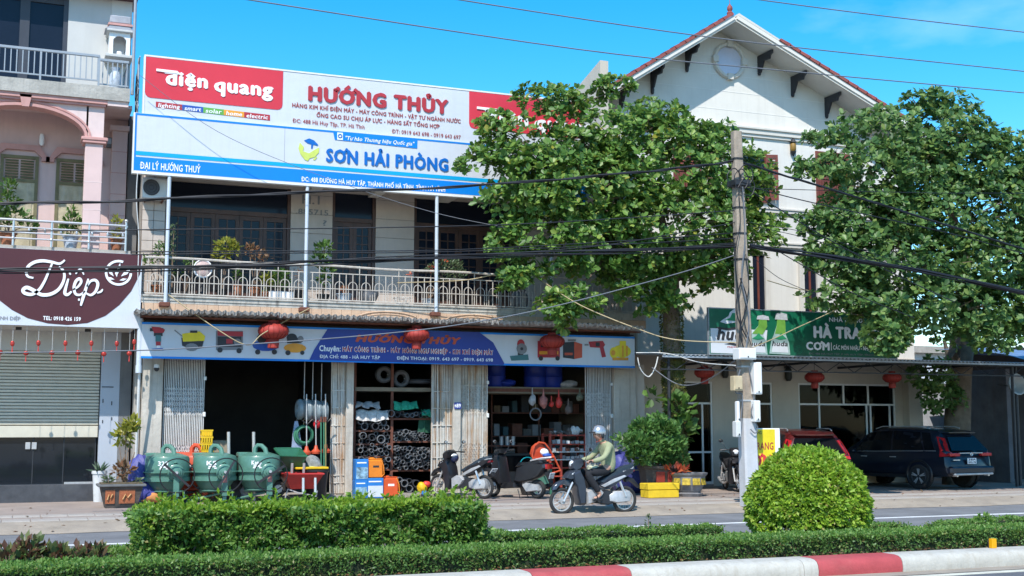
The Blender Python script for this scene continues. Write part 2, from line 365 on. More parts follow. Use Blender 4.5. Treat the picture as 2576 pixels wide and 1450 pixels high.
_fc = {}; _gc = {}
import unicodedata
def _raw(body, shear=0., solid=False):
    c = bpy.data.curves.new('t', 'FONT'); c.body = body; c.size = 1; c.resolution_u = 2; c.extrude = .5 if solid else 0
    o = bpy.data.objects.new('t', c); COL.objects.link(o); bpy.context.view_layer.update(); dg = bpy.context.evaluated_depsgraph_get()
    me = o.evaluated_get(dg).to_mesh(); v = [tuple(q.co) for q in me.vertices]; f = [tuple(p.vertices) for p in me.polygons]
    o.evaluated_get(dg).to_mesh_clear(); bpy.data.objects.remove(o); bpy.data.curves.remove(c); return v, f
def _ribbon(pts, w, solid):
    V, F = [], []
    for (x0, y0), (x1, y1) in zip(pts[:-1], pts[1:]):
        l = math.hypot(x1-x0, y1-y0); nx, ny = -(y1-y0)/l*w/2, (x1-x0)/l*w/2; ex, ey = (x1-x0)/l*w*.2, (y1-y0)/l*w*.2; o = len(V)
        for z in ((.5, -.5) if solid else (0,)): V += [(x0+nx-ex, y0+ny-ey, z), (x0-nx-ex, y0-ny-ey, z), (x1-nx+ex, y1-ny+ey, z), (x1+nx+ex, y1+ny+ey, z)]
        F.append((o, o+1, o+2, o+3))
        if solid: F += [(o+k, o+4+k, o+4+(k+1) % 4, o+(k+1) % 4) for k in range(4)]
    return V, F
def glyph(ch, solid):
    """one letter with its Vietnamese marks drawn as strokes; returns vertices, faces, advance"""
    k = (ch, solid)
    if k in _gc: return _gc[k]
    d = unicodedata.normalize('NFD', ch); b, marks = d[0], d[1:]
    bar = b in 'đĐ'; b = {'đ': 'd', 'Đ': 'D'}.get(b, b)
    if b in 'i' and any(m != '\u0323' for m in marks): b = '\u0131'
    H = max(q[0] for q in _raw('H')[0]); v, f = _raw(b, 0, solid) if b != ' ' else ([], [])
    adv = max(q[0] for q in _raw(b+'H')[0])-H if b != ' ' else .28
    if v:
        xs = [q[0] for q in v]; x0, x1 = min(xs), max(xs); cx = (x0+x1)/2; top = max(q[1] for q in v); t = top+.05; v, f = list(v), list(f); st = []
        if bar: st.append([(x0-.07, .37 if ch == 'Đ' else .62), ((x0+.26) if ch == 'Đ' else x1+.07, .37 if ch == 'Đ' else .62)])
        two = any(m in '\u0302\u0306\u0303' for m in marks) and len([m for m in marks if m not in '\u0323\u031b']) > 1
        for m in marks:
            o = (.20 if two and m not in '\u0302\u0306' else 0); y = t+(.06 if o else 0)
            if m == '\u0301': st.append([(cx+o-.05, y), (cx+o+.09, y+.13)])
            elif m == '\u0300': st.append([(cx+o+.05, y), (cx+o-.09, y+.13)])
            elif m == '\u0309': st.append([(cx+o-.06, y+.13), (cx+o+.04, y+.15), (cx+o+.06, y+.09), (cx+o, y+.05), (cx+o, y)])
            elif m == '\u0303': st.append([(cx+o-.14, y+.03), (cx+o-.06, y+.09), (cx+o+.05, y+.04), (cx+o+.14, y+.10)])
            elif m == '\u0302': st.append([(cx-.13, t), (cx, t+.11), (cx+.13, t)])
            elif m == '\u0306': st.append([(cx-.12, t+.10), (cx, t+.01), (cx+.12, t+.10)])
            elif m == '\u0323': st.append([(cx-.045, -.14), (cx+.045, -.14)])
            elif m == '\u031b': st.append([(x1-.06, top-.10), (x1+.05, top-.06), (x1+.09, top+.07)])
        for q in st:
            V, F = _ribbon(q, .085, solid); f += [tuple(a+len(v) for a in g) for g in F]; v += V
    _gc[k] = (v, f, adv); return _gc[k]
def textmesh(body, bold=0., shear=0., sp=1., solid=False):
    k = (body, bold, shear, sp, solid)
    if k in _fc: return _fc[k]
    v, f, x = [], [], 0.
    for ch in body:
        gv, gf, adv = glyph(ch, solid); f += [tuple(q+len(v) for q in t) for t in gf]; v += [(a+x+b*shear, b, c) for a, b, c in gv]; x += adv*sp+bold*1.3
    if bold:                              # heavier strokes: the same letters again, each a hair in front of the last
        b = bold*1.1; V, F = [], []
        for i, (dx, dy) in enumerate(((-b, 0), (b, 0), (0, b*.8), (0, -b*.8), (-b*.5, b*.4), (b*.5, -b*.4))[:6 if bold > .03 else 4]):
            F += [tuple(q+len(V) for q in t) for t in f]; V += [(p+dx, q+dy, z+.03*i) for p, q, z in v]
        v, f = V, F
    _fc[k] = (v, f); return v, f
def letter(par, body, p0, p1, cap, Y, mat, bold=.025, shear=0., thick=.012, sp=1., name='lettering', zz=None):
    """writing on the plane at depth Y (facing the street), from p0 to p1 along the base line, capital height cap (photo units)"""
    v, f = textmesh(body, bold, shear, sp, thick >= .01)
    a = P(p0[0], p0[1], Y); b = P(p1[0], p1[1], Y); h = P(p0[0], p0[1]-cap, Y).z-a.z
    xs = [q[0] for q in v]; x0, x1 = min(xs), max(xs); kx = (b.x-a.x)/(x1-x0); kz = h/.73; za = (a.z+b.z)/2
    mb = MB(); mb.add([(a.x+(q[0]-x0)*kx, Y-q[2]*thick, za+q[1]*kz) for q in v], f)
    return part(name, mb, mat, par)
def px(pts, Y): return [(P(x, y, Y).x, P(x, y, Y).z) for x, y in pts]
def quad(x0, x1, y, h, Y, yb=None):        # rectangle on plane Y: left x, right x, top y at left, height (photo units)
    a = P(x0, y, Y); b = P(x1, y, Y); c = P(x0, y+h, Y); return [(a.x, a.z), (b.x, a.z), (b.x, c.z), (a.x, c.z)]
def ring_pts(cx, cz, rx, rz, n=20, a0=0, a1=360):
    return [(cx+rx*math.cos(R(a0+(a1-a0)*i/n)), cz+rz*math.sin(R(a0+(a1-a0)*i/n))) for i in range(n if a1-a0 == 360 else n+1)]
def npmesh(name, V, F, mat, parent=None, kind=None, smooth=False):
    """V (n,3) float array, F (m,k) int array"""
    org = ORIG.get(parent.name, Z0) if parent else Z0
    V = V-np.array(org)[None]
    me = bpy.data.meshes.new(name); me.vertices.add(len(V)); me.vertices.foreach_set('co', V.astype(np.float32).ravel())
    k = F.shape[1]; me.loops.add(F.size); me.loops.foreach_set('vertex_index', F.astype(np.int32).ravel())
    me.polygons.add(len(F)); me.polygons.foreach_set('loop_start', np.arange(0, F.size, k, dtype=np.int32)); me.polygons.foreach_set('loop_total', np.full(len(F), k, dtype=np.int32))
    me.materials.append(mat); me.update(calc_edges=True)
    o = bpy.data.objects.new(name, me); COL.objects.link(o)
    if parent: o.parent = parent; CH.setdefault(parent.name, []).append(o)
    ORIG[o.name] = org
    return tag(o, kind=kind)
def nrm(a): return a/np.maximum(np.linalg.norm(a, axis=1, keepdims=True), 1e-9)
BIG = np.array([(0, 0, 0), (.20, .30, .05), (.30, .70, .07), (0, 1, -.04), (-.30, .70, .07), (-.20, .30, .05)])
BIGF = np.array([(0, 1, 2, 3), (0, 3, 4, 5)])
SMALL = np.array([(0, 0, 0), (.27, .5, .07), (0, 1, 0), (-.27, .5, .07)]); SMALLF = np.array([(0, 1, 2), (0, 2, 3)])
def leaves(name, pos, ax, nr, ln, mat, parent=None, kind='stuff', big=False):
    T, F = (BIG, BIGF) if big else (SMALL, SMALLF)
    ax = nrm(ax); sd = nrm(np.cross(ax, nr)); nn = np.cross(sd, ax); n = len(pos); ln = np.broadcast_to(np.asarray(ln, float), (n,))
    V = pos[:, None, :]+ln[:, None, None]*(T[None, :, 0:1]*sd[:, None]+T[None, :, 1:2]*ax[:, None]+T[None, :, 2:3]*nn[:, None])
    Fx = F[None]+(np.arange(n)*len(T))[:, None, None]
    return npmesh(name, V.reshape(-1, 3), Fx.reshape(-1, F.shape[1]), mat, parent, kind)
def rnd(n): return np.random.normal(size=(n, 3))
def leaf_mesh(name, mat):
    mb = MB(); mb.add([tuple(p) for p in BIG], [tuple(f) for f in BIGF]); return mb.mesh(name, mat)
# ================================================================== THE SETTING
structure('ground', MB().box(-400, 500, -300, 900, -.5, -.05), earth)
structure('road', MB().box(-90, 140, 15.7, 21.6, -.04, 0), asphalt)
structure('near_road', MB().box(-90, 140, -12, 12.3, -.04, 0), near_asphalt)
structure('road_marking', MB().box(-90, 140, 19.28, 19.42, .0, .005), line_paint)
structure('edge_marking', MB().box(-90, 140, 11.62, 11.76, .0, .005), cream_line)
structure('gutter', MB().add([(-90, 11.8, .006), (140, 11.8, .006), (140, 12.2, .006), (-90, 12.2, .006)], [(0, 1, 2, 3)]), dust)
mb = MB(); n = 120; v = []                               # uneven edge where sand lies over the asphalt, ramping up to the pavement
rr = random.Random(3)
for i in range(n+1):
    x = -30+i*.9; e = rr.uniform(-.12, .1)
    v += [(x, 21.45+e, .006), (x, 21.62, .03), (x, 22.0, .10), (x, 22.45, .135)]
f = [(i*4+k, (i+1)*4+k, (i+1)*4+k+1, i*4+k+1) for i in range(n) for k in range(3)]
structure('gutter', mb.add(v, f), dust, True)
pv = structure('pavement', MB().box(-60, 120, 22.44, 33, -.04, .132), paving)
for row, (y0, y1) in enumerate(((22.46, 22.98), (23.55, 24.02))):
    me = MB().cbox(-.225, .225, y0, y1, .10, .15, .008).mesh('paver', pave_slab)
    for i in range(70): put('paver', me, (-3.2+i*.46+rr.uniform(-.004, .004)+row*.17, 0, rr.uniform(-.006, .004)), pv)
structure('median', MB().box(-90, 140, 12.4, 15.7, -.04, .13), soil)
kb = MB()
kerb = structure('kerb', MB().box(-90, 140, 12.16, 12.44, -.04, .05), kerb_white)
def kstone(x0, x1, mat):
    prof = [(12.10, -.02), (12.09, .06), (12.10, .125), (12.125, .165), (12.17, .188), (12.24, .197), (12.47, .197), (12.47, -.02)]
    mb = MB(); n = len(prof); g = .004
    mb.add([(x0+g, y, z) for y, z in prof]+[(x1-g, y, z) for y, z in prof], [(i, (i+1) % n, n+(i+1) % n, n+i) for i in range(n)]+[tuple(range(n-1, -1, -1)), tuple(range(n, 2*n))])
    o = part('kerb_stone', mb, mat, kerb, True); return o
kx = [-2, .2, 1.9, 2.9, 5.08, 6.24, 8.46, 8.66, 9.86, 12.1, 13.3, 15.6, 18]
for i in range(len(kx)-1):
    red = i in (2, 4, 7, 9)
    o = kstone(kx[i], kx[i+1], kerb_red if red else kerb_white)
    if red: o['label'] = 'kerb length painted red'
structure('kerb', MB().box(-90, 140, 15.6, 15.85, -.04, .16), kerb_white)

# ================================================================== THE HARDWARE SHOP BUILDING
YC, YU, YS = 27.6, 28.4, 27.0          # ground columns, recessed upper wall, sign plane / balcony edge
shop = thing('shop_building', 'two storey hardware shop with folding gates, balcony and corrugated awning below big signs', 'building', (8.4, YC, .15))
c = lambda x: XX(x, YC)
part('floor', MB().box(2.42, 14.44, YC-.15, 36, .1, .19), concrete, shop)
part('wall', MB().box(2.30, 2.42, YC+.25, 36, .15, 8.4), concrete, shop)
part('wall', MB().box(14.44, 14.6, YC+.25, 36, .15, 8.4), cream_wall, shop)
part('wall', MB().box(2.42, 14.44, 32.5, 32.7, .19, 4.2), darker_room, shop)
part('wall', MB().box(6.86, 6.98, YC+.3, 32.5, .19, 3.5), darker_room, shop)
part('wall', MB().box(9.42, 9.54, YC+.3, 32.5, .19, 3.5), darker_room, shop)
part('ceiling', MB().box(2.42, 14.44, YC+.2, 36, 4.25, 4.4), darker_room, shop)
part('lintel', MB().box(2.42, 14.44, YC+.02, YC+.3, 3.28, 4.2), concrete, shop)
for a, b, mt in ((358, 409, stained_concrete), (872, 890, stained_concrete), (1141, 1160, stained_concrete), (1545, 1601, stained_concrete)):
    part('pillar', MB().cbox(c(a), c(b), YC, YC+.32, .15, 3.28, .012), mt, shop)
part('pillar', MB().cbox(c(1601)+.01, c(1601)+.3, YC+.12, YC+.4, .15, 3.3, .01), house_low, shop)
# folding lattice gates: upright bars one by one, the scissor links joined
def gate(xa, xb, mat, nb, label, links=((.9, 1.35), (2.05, 2.6)), y=YC+.12, plain=False):
    x0, x1 = c(xa), c(xb); g = part('folding_gate', MB().box(x0, x1, y+.035, y+.045, 3.2, 3.27), mat, shop, label=label); part('floor_track', MB().box(x0, x1, y+.02, y+.06, .19, .22), mat, g)
    hb_ = max(.010, (x1-x0)/(nb-1)*.34 if mat is gate_rust else 0); bar = MB().box(-hb_, hb_, y-.012, y+.02, .22, 3.2).mesh('bar', mat)
    for i in range(nb):
        put('bar', bar, (x0+.012+(x1-x0-.024)*i/(nb-1), rr.uniform(-.02, .02), 0), g)
    lk = MB(); st = (x1-x0-.02)/(nb-1)*1.0
    for za, zb in links:
        z = za
        while z < zb:
            for i in range(nb-1):
                xx = x0+.012+st*i; s_ = 1 if i % 2 else -1
                lk.cyl((xx, y-.02, z), (xx+st, y-.02, z+.10*s_), .006, n=4); lk.cyl((xx, y-.026, z), (xx+st, y-.026, z-.10*s_), .006, n=4)
            z += .115
    if links: part('lattice', lk, mat, g, kind='stuff')
    if plain:
        for z in (.45, .62, 1.0, 1.35, 1.75, 2.15, 2.55): part('crossbar', MB().box(x0, x1, y-.03, y-.014, z, z+.022), mat, g)
    if not plain:
        part('lock_plate', MB().cbox(x1-.03, x1+.03, y-.05, y-.02, 1.95, 2.05, .005), white_pl, g)
        part('lock_plate', MB().cbox(x1-.03, x1+.03, y-.05, y-.02, 2.75, 2.83, .005), white_pl, g)
gate(413, 516, gate_paint, 24, 'white folding gate beside the left concrete pillar')
gate(836, 871, gate_rust, 9, 'rusty folded gate packed against the pillar', links=(), plain=True)
gate(1089, 1140, gate_rust, 12, 'rust stained folded gate right of the pipes', links=(), plain=True)
gate(1161, 1230, gate_rust, 18, 'rust streaked folding gate behind the scooters', links=((.9, 1.35), (2.1, 2.7)))
gate(1478, 1542, gate_paint, 17, 'grey folding gate behind the rider')
# balcony slab with its salmon tiled fascia
part('slab', MB().box(2.38, 14.4, YS+.06, YU+.2, 4.24, 4.44), concrete, shop)
mo = part('moulding', MB().box(2.3, 14.4, YS, YS+.12, 4.42, 4.50).box(2.3, 14.4, YS+.02, YS+.12, 4.36, 4.42).box(2.3, 14.4, YS-.03, YS+.10, 4.50, 4.535), mould_grey, shop)
fa = part('fascia', MB().box(2.32, 14.4, YS+.035, YS+.058, 4.15, 4.36), grout, shop)
tm = MB().cbox(-.112, .112, YS+.02, YS+.036, 4.155, 4.355, .004).mesh('tile', salmon)
for i in range(53): put('tile', tm, (2.44+i*.228, rr.uniform(-.004, .002), rr.uniform(-.004, .004)), fa)
for cx_ in (7.75, 9.85): 
    part('arch_relief', MB().tube([(cx_+.75*math.cos(R(a)), YS+.012, 4.15+.2*math.sin(R(a))) for a in range(0, 181, 12)], .018, 5), salmon, fa)
    part('arch_relief', MB().tube([(cx_+.62*math.cos(R(a)), YS+.012, 4.15+.14*math.sin(R(a))) for a in range(0, 181, 12)], .012, 5), salmon, fa)
# corrugated awning: overlapping sheets
aw = part('awning', MB().box(2.3, 14.1, 26.72, 26.76, 4.02, 4.06).box(2.3, 14.1, 27.3, 27.34, 4.02, 4.07), rust_steel, shop)
def corr(x0, x1, ya, za, yb, zb, amp, pitch, mat, par, name='sheet', jit=0., lip=False):
    nx = max(6, int((x1-x0)/pitch*6)); v = []
    for i in range(nx+1):
        x = x0+(x1-x0)*i/nx; dz = amp*math.sin(2*math.pi*x/pitch)
        ja = rr.uniform(-jit, jit)
        v += [(x, ya+ja, za+dz), (x, yb, zb+dz), (x, ya+ja+(.03 if lip else 0), za+dz-(.07+rr.uniform(-.02, .02) if lip else .012)), (x, yb, zb+dz-.012)]
    f = []
    for i in range(nx): a, b = i*4, (i+1)*4; f += [(a, b, b+1, a+1), (a+2, a+3, b+3, b+2), (a, a+2, b+2, b)]
    mb = MB().add(v, f); return part(name, mb, mat, par, True)
for i in range(12):
    x0 = 2.15+i*.98; dz = rr.uniform(-.03, .03)
    corr(x0, x0+1.03, 26.25+rr.uniform(-.04, .03), 4.15+dz*.7+(i % 2)*.012, 27.5, 4.13+(i % 2)*.012, .02, .14, fibro, aw, jit=.025, lip=True)
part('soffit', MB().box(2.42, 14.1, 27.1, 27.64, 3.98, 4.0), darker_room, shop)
# upper wall: tiled piers, openings, ceiling
u = lambda x: XX(x, YU, 600)
TOPU = 7.32
def pier(x0, x1, y=YU, z0=4.44, z1=TOPU, mat=tile_wall, step=.46):
    w_ = part('wall', MB().box(x0+.005, x1-.005, y+.012, y+.2, z0, z1), grout, shop); z = z0
    while z < z1-.02:
        zt = min(z+step, z1); part('tile', MB().cbox(x0, x1, y, y+.02, z+.004, zt-.004, .004), mat, w_); z += step
px_ = [2.42, 2.8, 5.74, 6.74, 7.81, 8.78, 11.71, 14.44]
pier(5.74, 6.74); pier(7.81, 8.78); pier(11.71, 14.42)
# little return wall at the balcony's left end, small tiles
wr = part('wall', MB().box(2.31, 2.82, 27.72, 28.62, 4.44, TOPU), grout, shop)
smt = MB().cbox(-.118, .118, 27.70, 27.722, -.108, .108, .004).mesh('tile', tile_wall)
for i in range(2):
    for k in range(13): put('tile', smt, (2.44+i*.245, 0, 4.56+k*.225), wr)
part('beam', MB().box(2.42, 14.42, YU-.02, YU+.2, TOPU-.005, TOPU+.5), tile_wall, shop)
part('ceiling', MB().box(2.3, 14.42, YS+.2, YU+.2, TOPU+.06, TOPU+.2), trim_white, shop)
for x in (6.1, 7.6, 9.4, 11.5): part('beam', MB().box(x, x+.25, YS+.22, YU-.02, TOPU-.08, TOPU+.06), trim_white, shop)
part('ceiling', MB().box(2.3, 14.42, YS+.1, 36, 8.3, 8.5), concrete, shop)
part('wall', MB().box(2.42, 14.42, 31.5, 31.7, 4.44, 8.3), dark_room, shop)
# wooden glazed doors
pane_me = MB().box(-.5, .5, -.006, .006, -.5, .5).mesh('pane', blue_glass)
def leafdoor(x0, x1, y=YU+.10, z0=4.46, zt=6.62, ztop=TOPU):
    st = .085; g = MB()
    g.box(x0, x0+st, y, y+.05, z0, zt).box(x1-st, x1, y, y+.05, z0, zt).box(x0+st, x1-st, y+.002, y+.05, zt-.11, zt).box(x0+st, x1-st, y+.002, y+.05, z0, z0+.62)
    n = 7; za, zb = z0+.62, zt-.11; cw = (x1-x0-2*st)/2; ch = (zb-za)/n
    g.box(x0+st+cw-.014, x0+st+cw+.014, y+.006, y+.045, za, zb)
    for k in range(1, n): g.box(x0+st, x1-st, y+.008, y+.042, za+k*ch-.013, za+k*ch+.013)
    d = part('wooden_door', g, brown_wood, shop)
    part('door_panel', MB().cbox(x0+st+.05, x1-st-.05, y-.012, y+.004, z0+.09, z0+.53, .01), brown_wood, d)
    for i in range(2):
        for k in range(n): put('pane', pane_me, (x0+st+cw*(i+.5), y+.03, za+ch*(k+.5)), d, scale=(cw-.01, 1, ch-.01))
def opening(x0, x1, nl):
    part('door_frame', MB().box(x0, x0+.07, YU+.04, YU+.2, 4.44, TOPU).box(x1-.07, x1, YU+.04, YU+.2, 4.44, TOPU).box(x0+.07, x1-.07, YU+.06, YU+.2, 6.62, 6.72), brown_wood, shop)
    part('transom_panel', MB().box(x0+.07, x1-.07, YU+.1, YU+.14, 6.72, TOPU), blue_glass, shop)
    w_ = (x1-x0-.14)/nl
    for i in range(nl): leafdoor(x0+.07+i*w_+.003, x0+.07+(i+1)*w_-.003)
opening(2.83, 5.74, 5); opening(6.74, 7.81, 2); opening(8.78, 11.71, 5)
letter(shop, 'H.1', (760, 513), (804, 514), 22, YU-.002, print_grey, .02)
letter(shop, '.885715', (744, 540), (826, 541), 14, YU-.002, print_grey, .02)
letter(shop, '?', (812, 568), (822, 568), 14, YU-.002, print_grey, .02)
# balcony railing
zb, zt_ = 4.56, 5.40
rl = part('railing', MB().tube([(2.36+i*.3, YS+.05, zt_-.06+.012*math.sin(i*.6)) for i in range(40)], .026, 6).box(2.36, 14.1, YS+.035, YS+.065, zb, zb+.025).box(2.36, 14.1, YS+.037, YS+.063, 5.17, 5.19), rail_paint, shop, True)
bal = MB().box(-.009, .009, YS+.04, YS+.06, zb+.02, 5.17).mesh('baluster', rail_paint)
arch = MB().tube([(-.10, YS+.05, zb+.02), (-.10, YS+.05, zb+.34)]+[(.10*math.cos(R(a)), YS+.05, zb+.34+.10*math.sin(R(a))) for a in range(165, -1, -30)]+[(.10, YS+.05, zb+.34), (.10, YS+.05, zb+.02)], .010, 4).mesh('hoop', rail_paint)
x = 2.42; i = 0
while x < 14.0:
    put('baluster', bal, (x, 0, 0), rl)
    if i % 2: put('hoop', arch, (x+.0, 0, 0), rl)
    if i % 6 == 0: put('rail_post', bal, (x, 0, .2), rl)
    x += .155; i += 1
part('crossbar', MB().box(2.36, 14.1, YS+.038, YS+.062, 4.82, 4.838), rail_paint, rl)
# posts carrying the signs
for x in (421, 771, 1099, 1388):
    X = XX(x, 26.9, 620)
    p = part('post', MB().cyl((X, 26.92, 4.3), (X, 26.92, 7.2), .042, n=10), post_paint, shop, True)
    part('bracket', MB().cbox(X-.13, X+.09, 26.84, 27.05, 4.28, 4.37, .01), rust_steel, p)
# party wall rising above the roof on the right, parapet
a = P(1512, 170, 27.6); b = P(1531, 150, 27.6)
part('party_wall', MB().add([(13.48, 27.6, 8.3), (13.71, 27.6, 8.3), (13.71, 27.6, 11.1), (13.48, 27.6, 11.1), (13.48, 29.6, 8.3), (13.71, 29.6, 8.3), (13.71, 29.6, 10.6), (13.48, 29.6, 10.6)],
     [(0, 1, 2, 3), (5, 4, 7, 6), (1, 5, 6, 2), (4, 0, 3, 7), (3, 2, 6, 7), (4, 5, 1, 0)]), cream_wall, shop)
part('parapet', MB().box(2.35, 13.4, 28.2, 28.4, 8.5, 8.9), concrete, shop)
part('wall', MB().box(13.71, 14.42, 27.75, 28.4, 8.0, 9.6), trim_white, shop)
# sign scaffold at the left end
fr = part('sign_scaffold', MB().cyl((2.1, 27.25, 7.4), (2.1, 27.25, 9.75), .025, n=6).cyl((2.1, 27.7, 7.6), (2.1, 27.7, 9.5), .02, n=6).cyl((2.1, 27.0, 9.72), (2.1, 27.7, 9.45), .015, n=5).cyl((2.1, 27.0, 8.6), (2.1, 27.7, 9.1), .015, n=5).cyl((2.1, 27.0, 9.0), (2.1, 27.7, 8.4), .015, n=5), grey_rail, shop)
for k, r_ in ((9.15, .17), (9.0, .22), (8.55, .12)): part('wire_coil', MB().torus((2.06, 27.12+r_*.4, k), r_, .012, 'x', 16, 4), cable_blk, fr)

# ------------------------------------------------------------------ SIGNS of the shop
# upper red and white sign
YR = 26.93
sg = thing('shop_sign', 'long red and white billboard reading HƯỚNG THỦY above the shop', 'sign', (P(368, 142, YR).x, YR, 8.45))
xl, xr = P(367, 142, YR).x, P(1462, 270, YR).x; zt, zb_ = P(368, 142, YR).z, P(362, 283, YR).z
part('board', MB().box(xl, xr, YR, YR+.12, zb_-.03, zt), sign_white, sg)
part('frame', MB().box(xl-.03, xr+.03, YR-.012, YR+.13, zt, zt+.035).box(xl-.035, xl, YR-.012, YR+.13, zb_-.03, zt), white_pl, sg)
def redpanel(x0, x1, lft):
    zc = P(712, 278, YR).z; r_ = .12
    pts = [(x0, zt-.01), (x1, zt-.01)]+[(x1-r_+r_*math.cos(R(a)), zc+r_+r_*math.sin(R(a))) for a in (0, -30, -60, -90)]+[(x0+r_+r_*math.cos(R(a)), zc+r_+r_*math.sin(R(a))) for a in (-90, -120, -150, -180)]
    return part('red_panel', MB().plate(pts, YR-.01, YR-.002), sign_red, sg)
redpanel(xl+.005, XX(711, YR, 240), True); redpanel(XX(1180, YR, 280), xr-.005, False)
def logo(dx):
    def q(x, y): return (x+dx, y+dx*.118)
    letter(sg, 'điện', q(411, 210), q(523, 224), 36, YR-.014, letter_white, .045, 0, .02)
    letter(sg, 'quang', q(538, 226), q(687, 246.5), 36, YR-.014, letter_white, .045, 0, .02)
    part('lettering', MB().plate(px([q(393, 174), q(446, 180), q(446, 187), q(393, 180)], YR), YR-.035, YR-.012), letter_white, sg)
logo(0); logo(806)
for i, (a, b, t, m) in enumerate(((392, 458, 'lighting', letter_red), (458, 511, 'smart', print_blue), (511, 563, 'solar', print_green), (563, 614, 'home', print_orange), (614, 679, 'electric', letter_red))):
    y0 = 256+(a-392)*.118; y1 = 256+(b-392)*.118
    part('colour_band', MB().plate(px([(a, y0), (b, y1), (b, y1+14), (a, y0+14)], YR), YR-.009, YR-.003), m, sg)
    letter(sg, t, (a+6, y0+12), (b-5, y1+12), 10.5, YR-.012, letter_white, .02, .1, .006)
letter(sg, 'HƯỚNG THỦY', (775, 251), (1128, 287), 36, YR-.016, letter_red, .055, 0, .02)
letter(sg, 'HÀNG KIM KHÍ ĐIỆN MÁY - MÁY CÔNG TRÌNH - VẬT TƯ NGÀNH NƯỚC', (735, 268), (1159, 312), 10.5, YR-.012, letter_dark, .03, 0, .006)
letter(sg, 'ỐNG CAO SU CHỊU ÁP LỰC - HÀNG SẮT TỔNG HỢP', (796, 293), (1106, 325), 10.5, YR-.012, letter_dark, .03, 0, .006)
letter(sg, 'ĐC: 488 Hà Huy Tập, TP. Hà Tĩnh', (736, 306), (917, 327), 10.5, YR-.012, letter_dark, .012, 0, .006)
letter(sg, 'ĐT: 0919 643 698 - 0919 643 697', (986, 336), (1159, 350), 10.5, YR-.012, letter_dark, .012, 0, .006)
# blue and white sign below it
YB = 26.88
bs = thing('shop_sign', 'blue and white billboard reading SƠN HẢI PHÒNG above balcony', 'sign', (P(335, 430, YB).x, YB, 7.1))
xl, xr = P(334, 430, YB).x, xr+.1; zb_ = P(332, 430, YB).z; zt = P(337, 283, YB).z
part('board', MB().box(xl, xr, YB, YB+.12, zb_, zt), sign_white, bs)
part('frame', MB().box(xl-.02, xr+.02, YB-.015, YB+.13, zb_-.05, zb_).box(xl-.02, xl+.012, YB-.015, YB+.13, zb_, zt), white_pl, bs)
h = zt-zb_
part('blue_band', MB().box(xl+.05, xr, YB-.006, YB-.001, zb_+.02, zb_+h*.245), sign_blue, bs)
part('blue_band', MB().box(xl+.05, xr, YB-.006, YB-.001, zb_+h*.275, zb_+h*.345), sign_cyan, bs)
part('blue_band', MB().box(xl+.012, xl+.05, YB-.006, YB-.001, zb_+.02, zt-.01).box(xl+.05, xr, YB-.0055, YB-.001, zt-.05, zt-.008), sign_blue, bs)
for x in (447, 516, 583, 650, 716, 1000, 1160): 
    X = XX(x, YB, 360); part('seam', MB().box(X-.003, X+.003, YB-.003, YB-.0005, zb_+h*.35, zt-.05), print_grey if x == 716 else ac_white, bs)
letter(bs, 'ĐẠI LÝ HƯỚNG THUỶ', (352, 424), (504, 436), 18, YB-.012, letter_white, .02, 0, .008)
letter(bs, 'ĐC: 488 ĐƯỜNG HÀ HUY TẬP, THÀNH PHỐ HÀ TĨNH, TỈNH HÀ TĨNH', (758, 455), (1120, 484), 12, YB-.012, letter_white, .025, 0, .008)
letter(bs, 'SƠN HẢI PHÒNG', (820, 406), (1128, 431), 33, YB-.014, letter_blue, .045, 0, .014)
part('name_tab', MB().plate(px([(838, 333), (1050, 354), (1049, 374), (842, 352)], YB), YB-.012, YB-.007), sign_blue, bs)
part('emblem', MB().plate(px([(848, 334), (862, 335), (862, 353), (848, 352)], YB), YB-.016, YB-.0125), letter_white, bs)
part('emblem', MB().torus((P(855, 343, YB).x, YB-.019, P(855, 343, YB).z), .04, .013, 'y', 12, 4), letter_blue, bs)
letter(bs, '"Tự hào Thương hiệu Quốc gia"', (869, 351), (1043, 368), 10, YB-.016, letter_white, .015, .25, .005)
lg = MB(); c0 = P(777, 378, YB)                                    # round leaf and fish emblem: lime crescent, blue cap, three drops
k = P(1000, 378, YB).x-P(999, 378, YB).x
def E_(dx, dy): return (c0.x+dx*k, c0.z-dy*k)
part('emblem', MB().plate([E_(-22, -16), E_(-12, -6), E_(-14, 4), E_(0, 8), E_(14, -2), E_(24, -8), E_(24, 4), E_(14, 16), E_(2, 20), E_(-2, 27), E_(-10, 24), E_(-20, 12), E_(-25, -2)], YB-.012, YB-.004), lime, bs)
part('emblem', MB().plate([E_(-12, -22), E_(0, -28), E_(12, -24), E_(22, -14), E_(20, -12), E_(10, -14), E_(8, -4), E_(5, -4), E_(5, -14), E_(-4, -16)], YB-.012, YB-.004), letter_blue, bs)
part('emblem', MB().plate([E_(10, 22), E_(18, 14), E_(20, 16), E_(14, 24)], YB-.012, YB-.004), lime, bs)
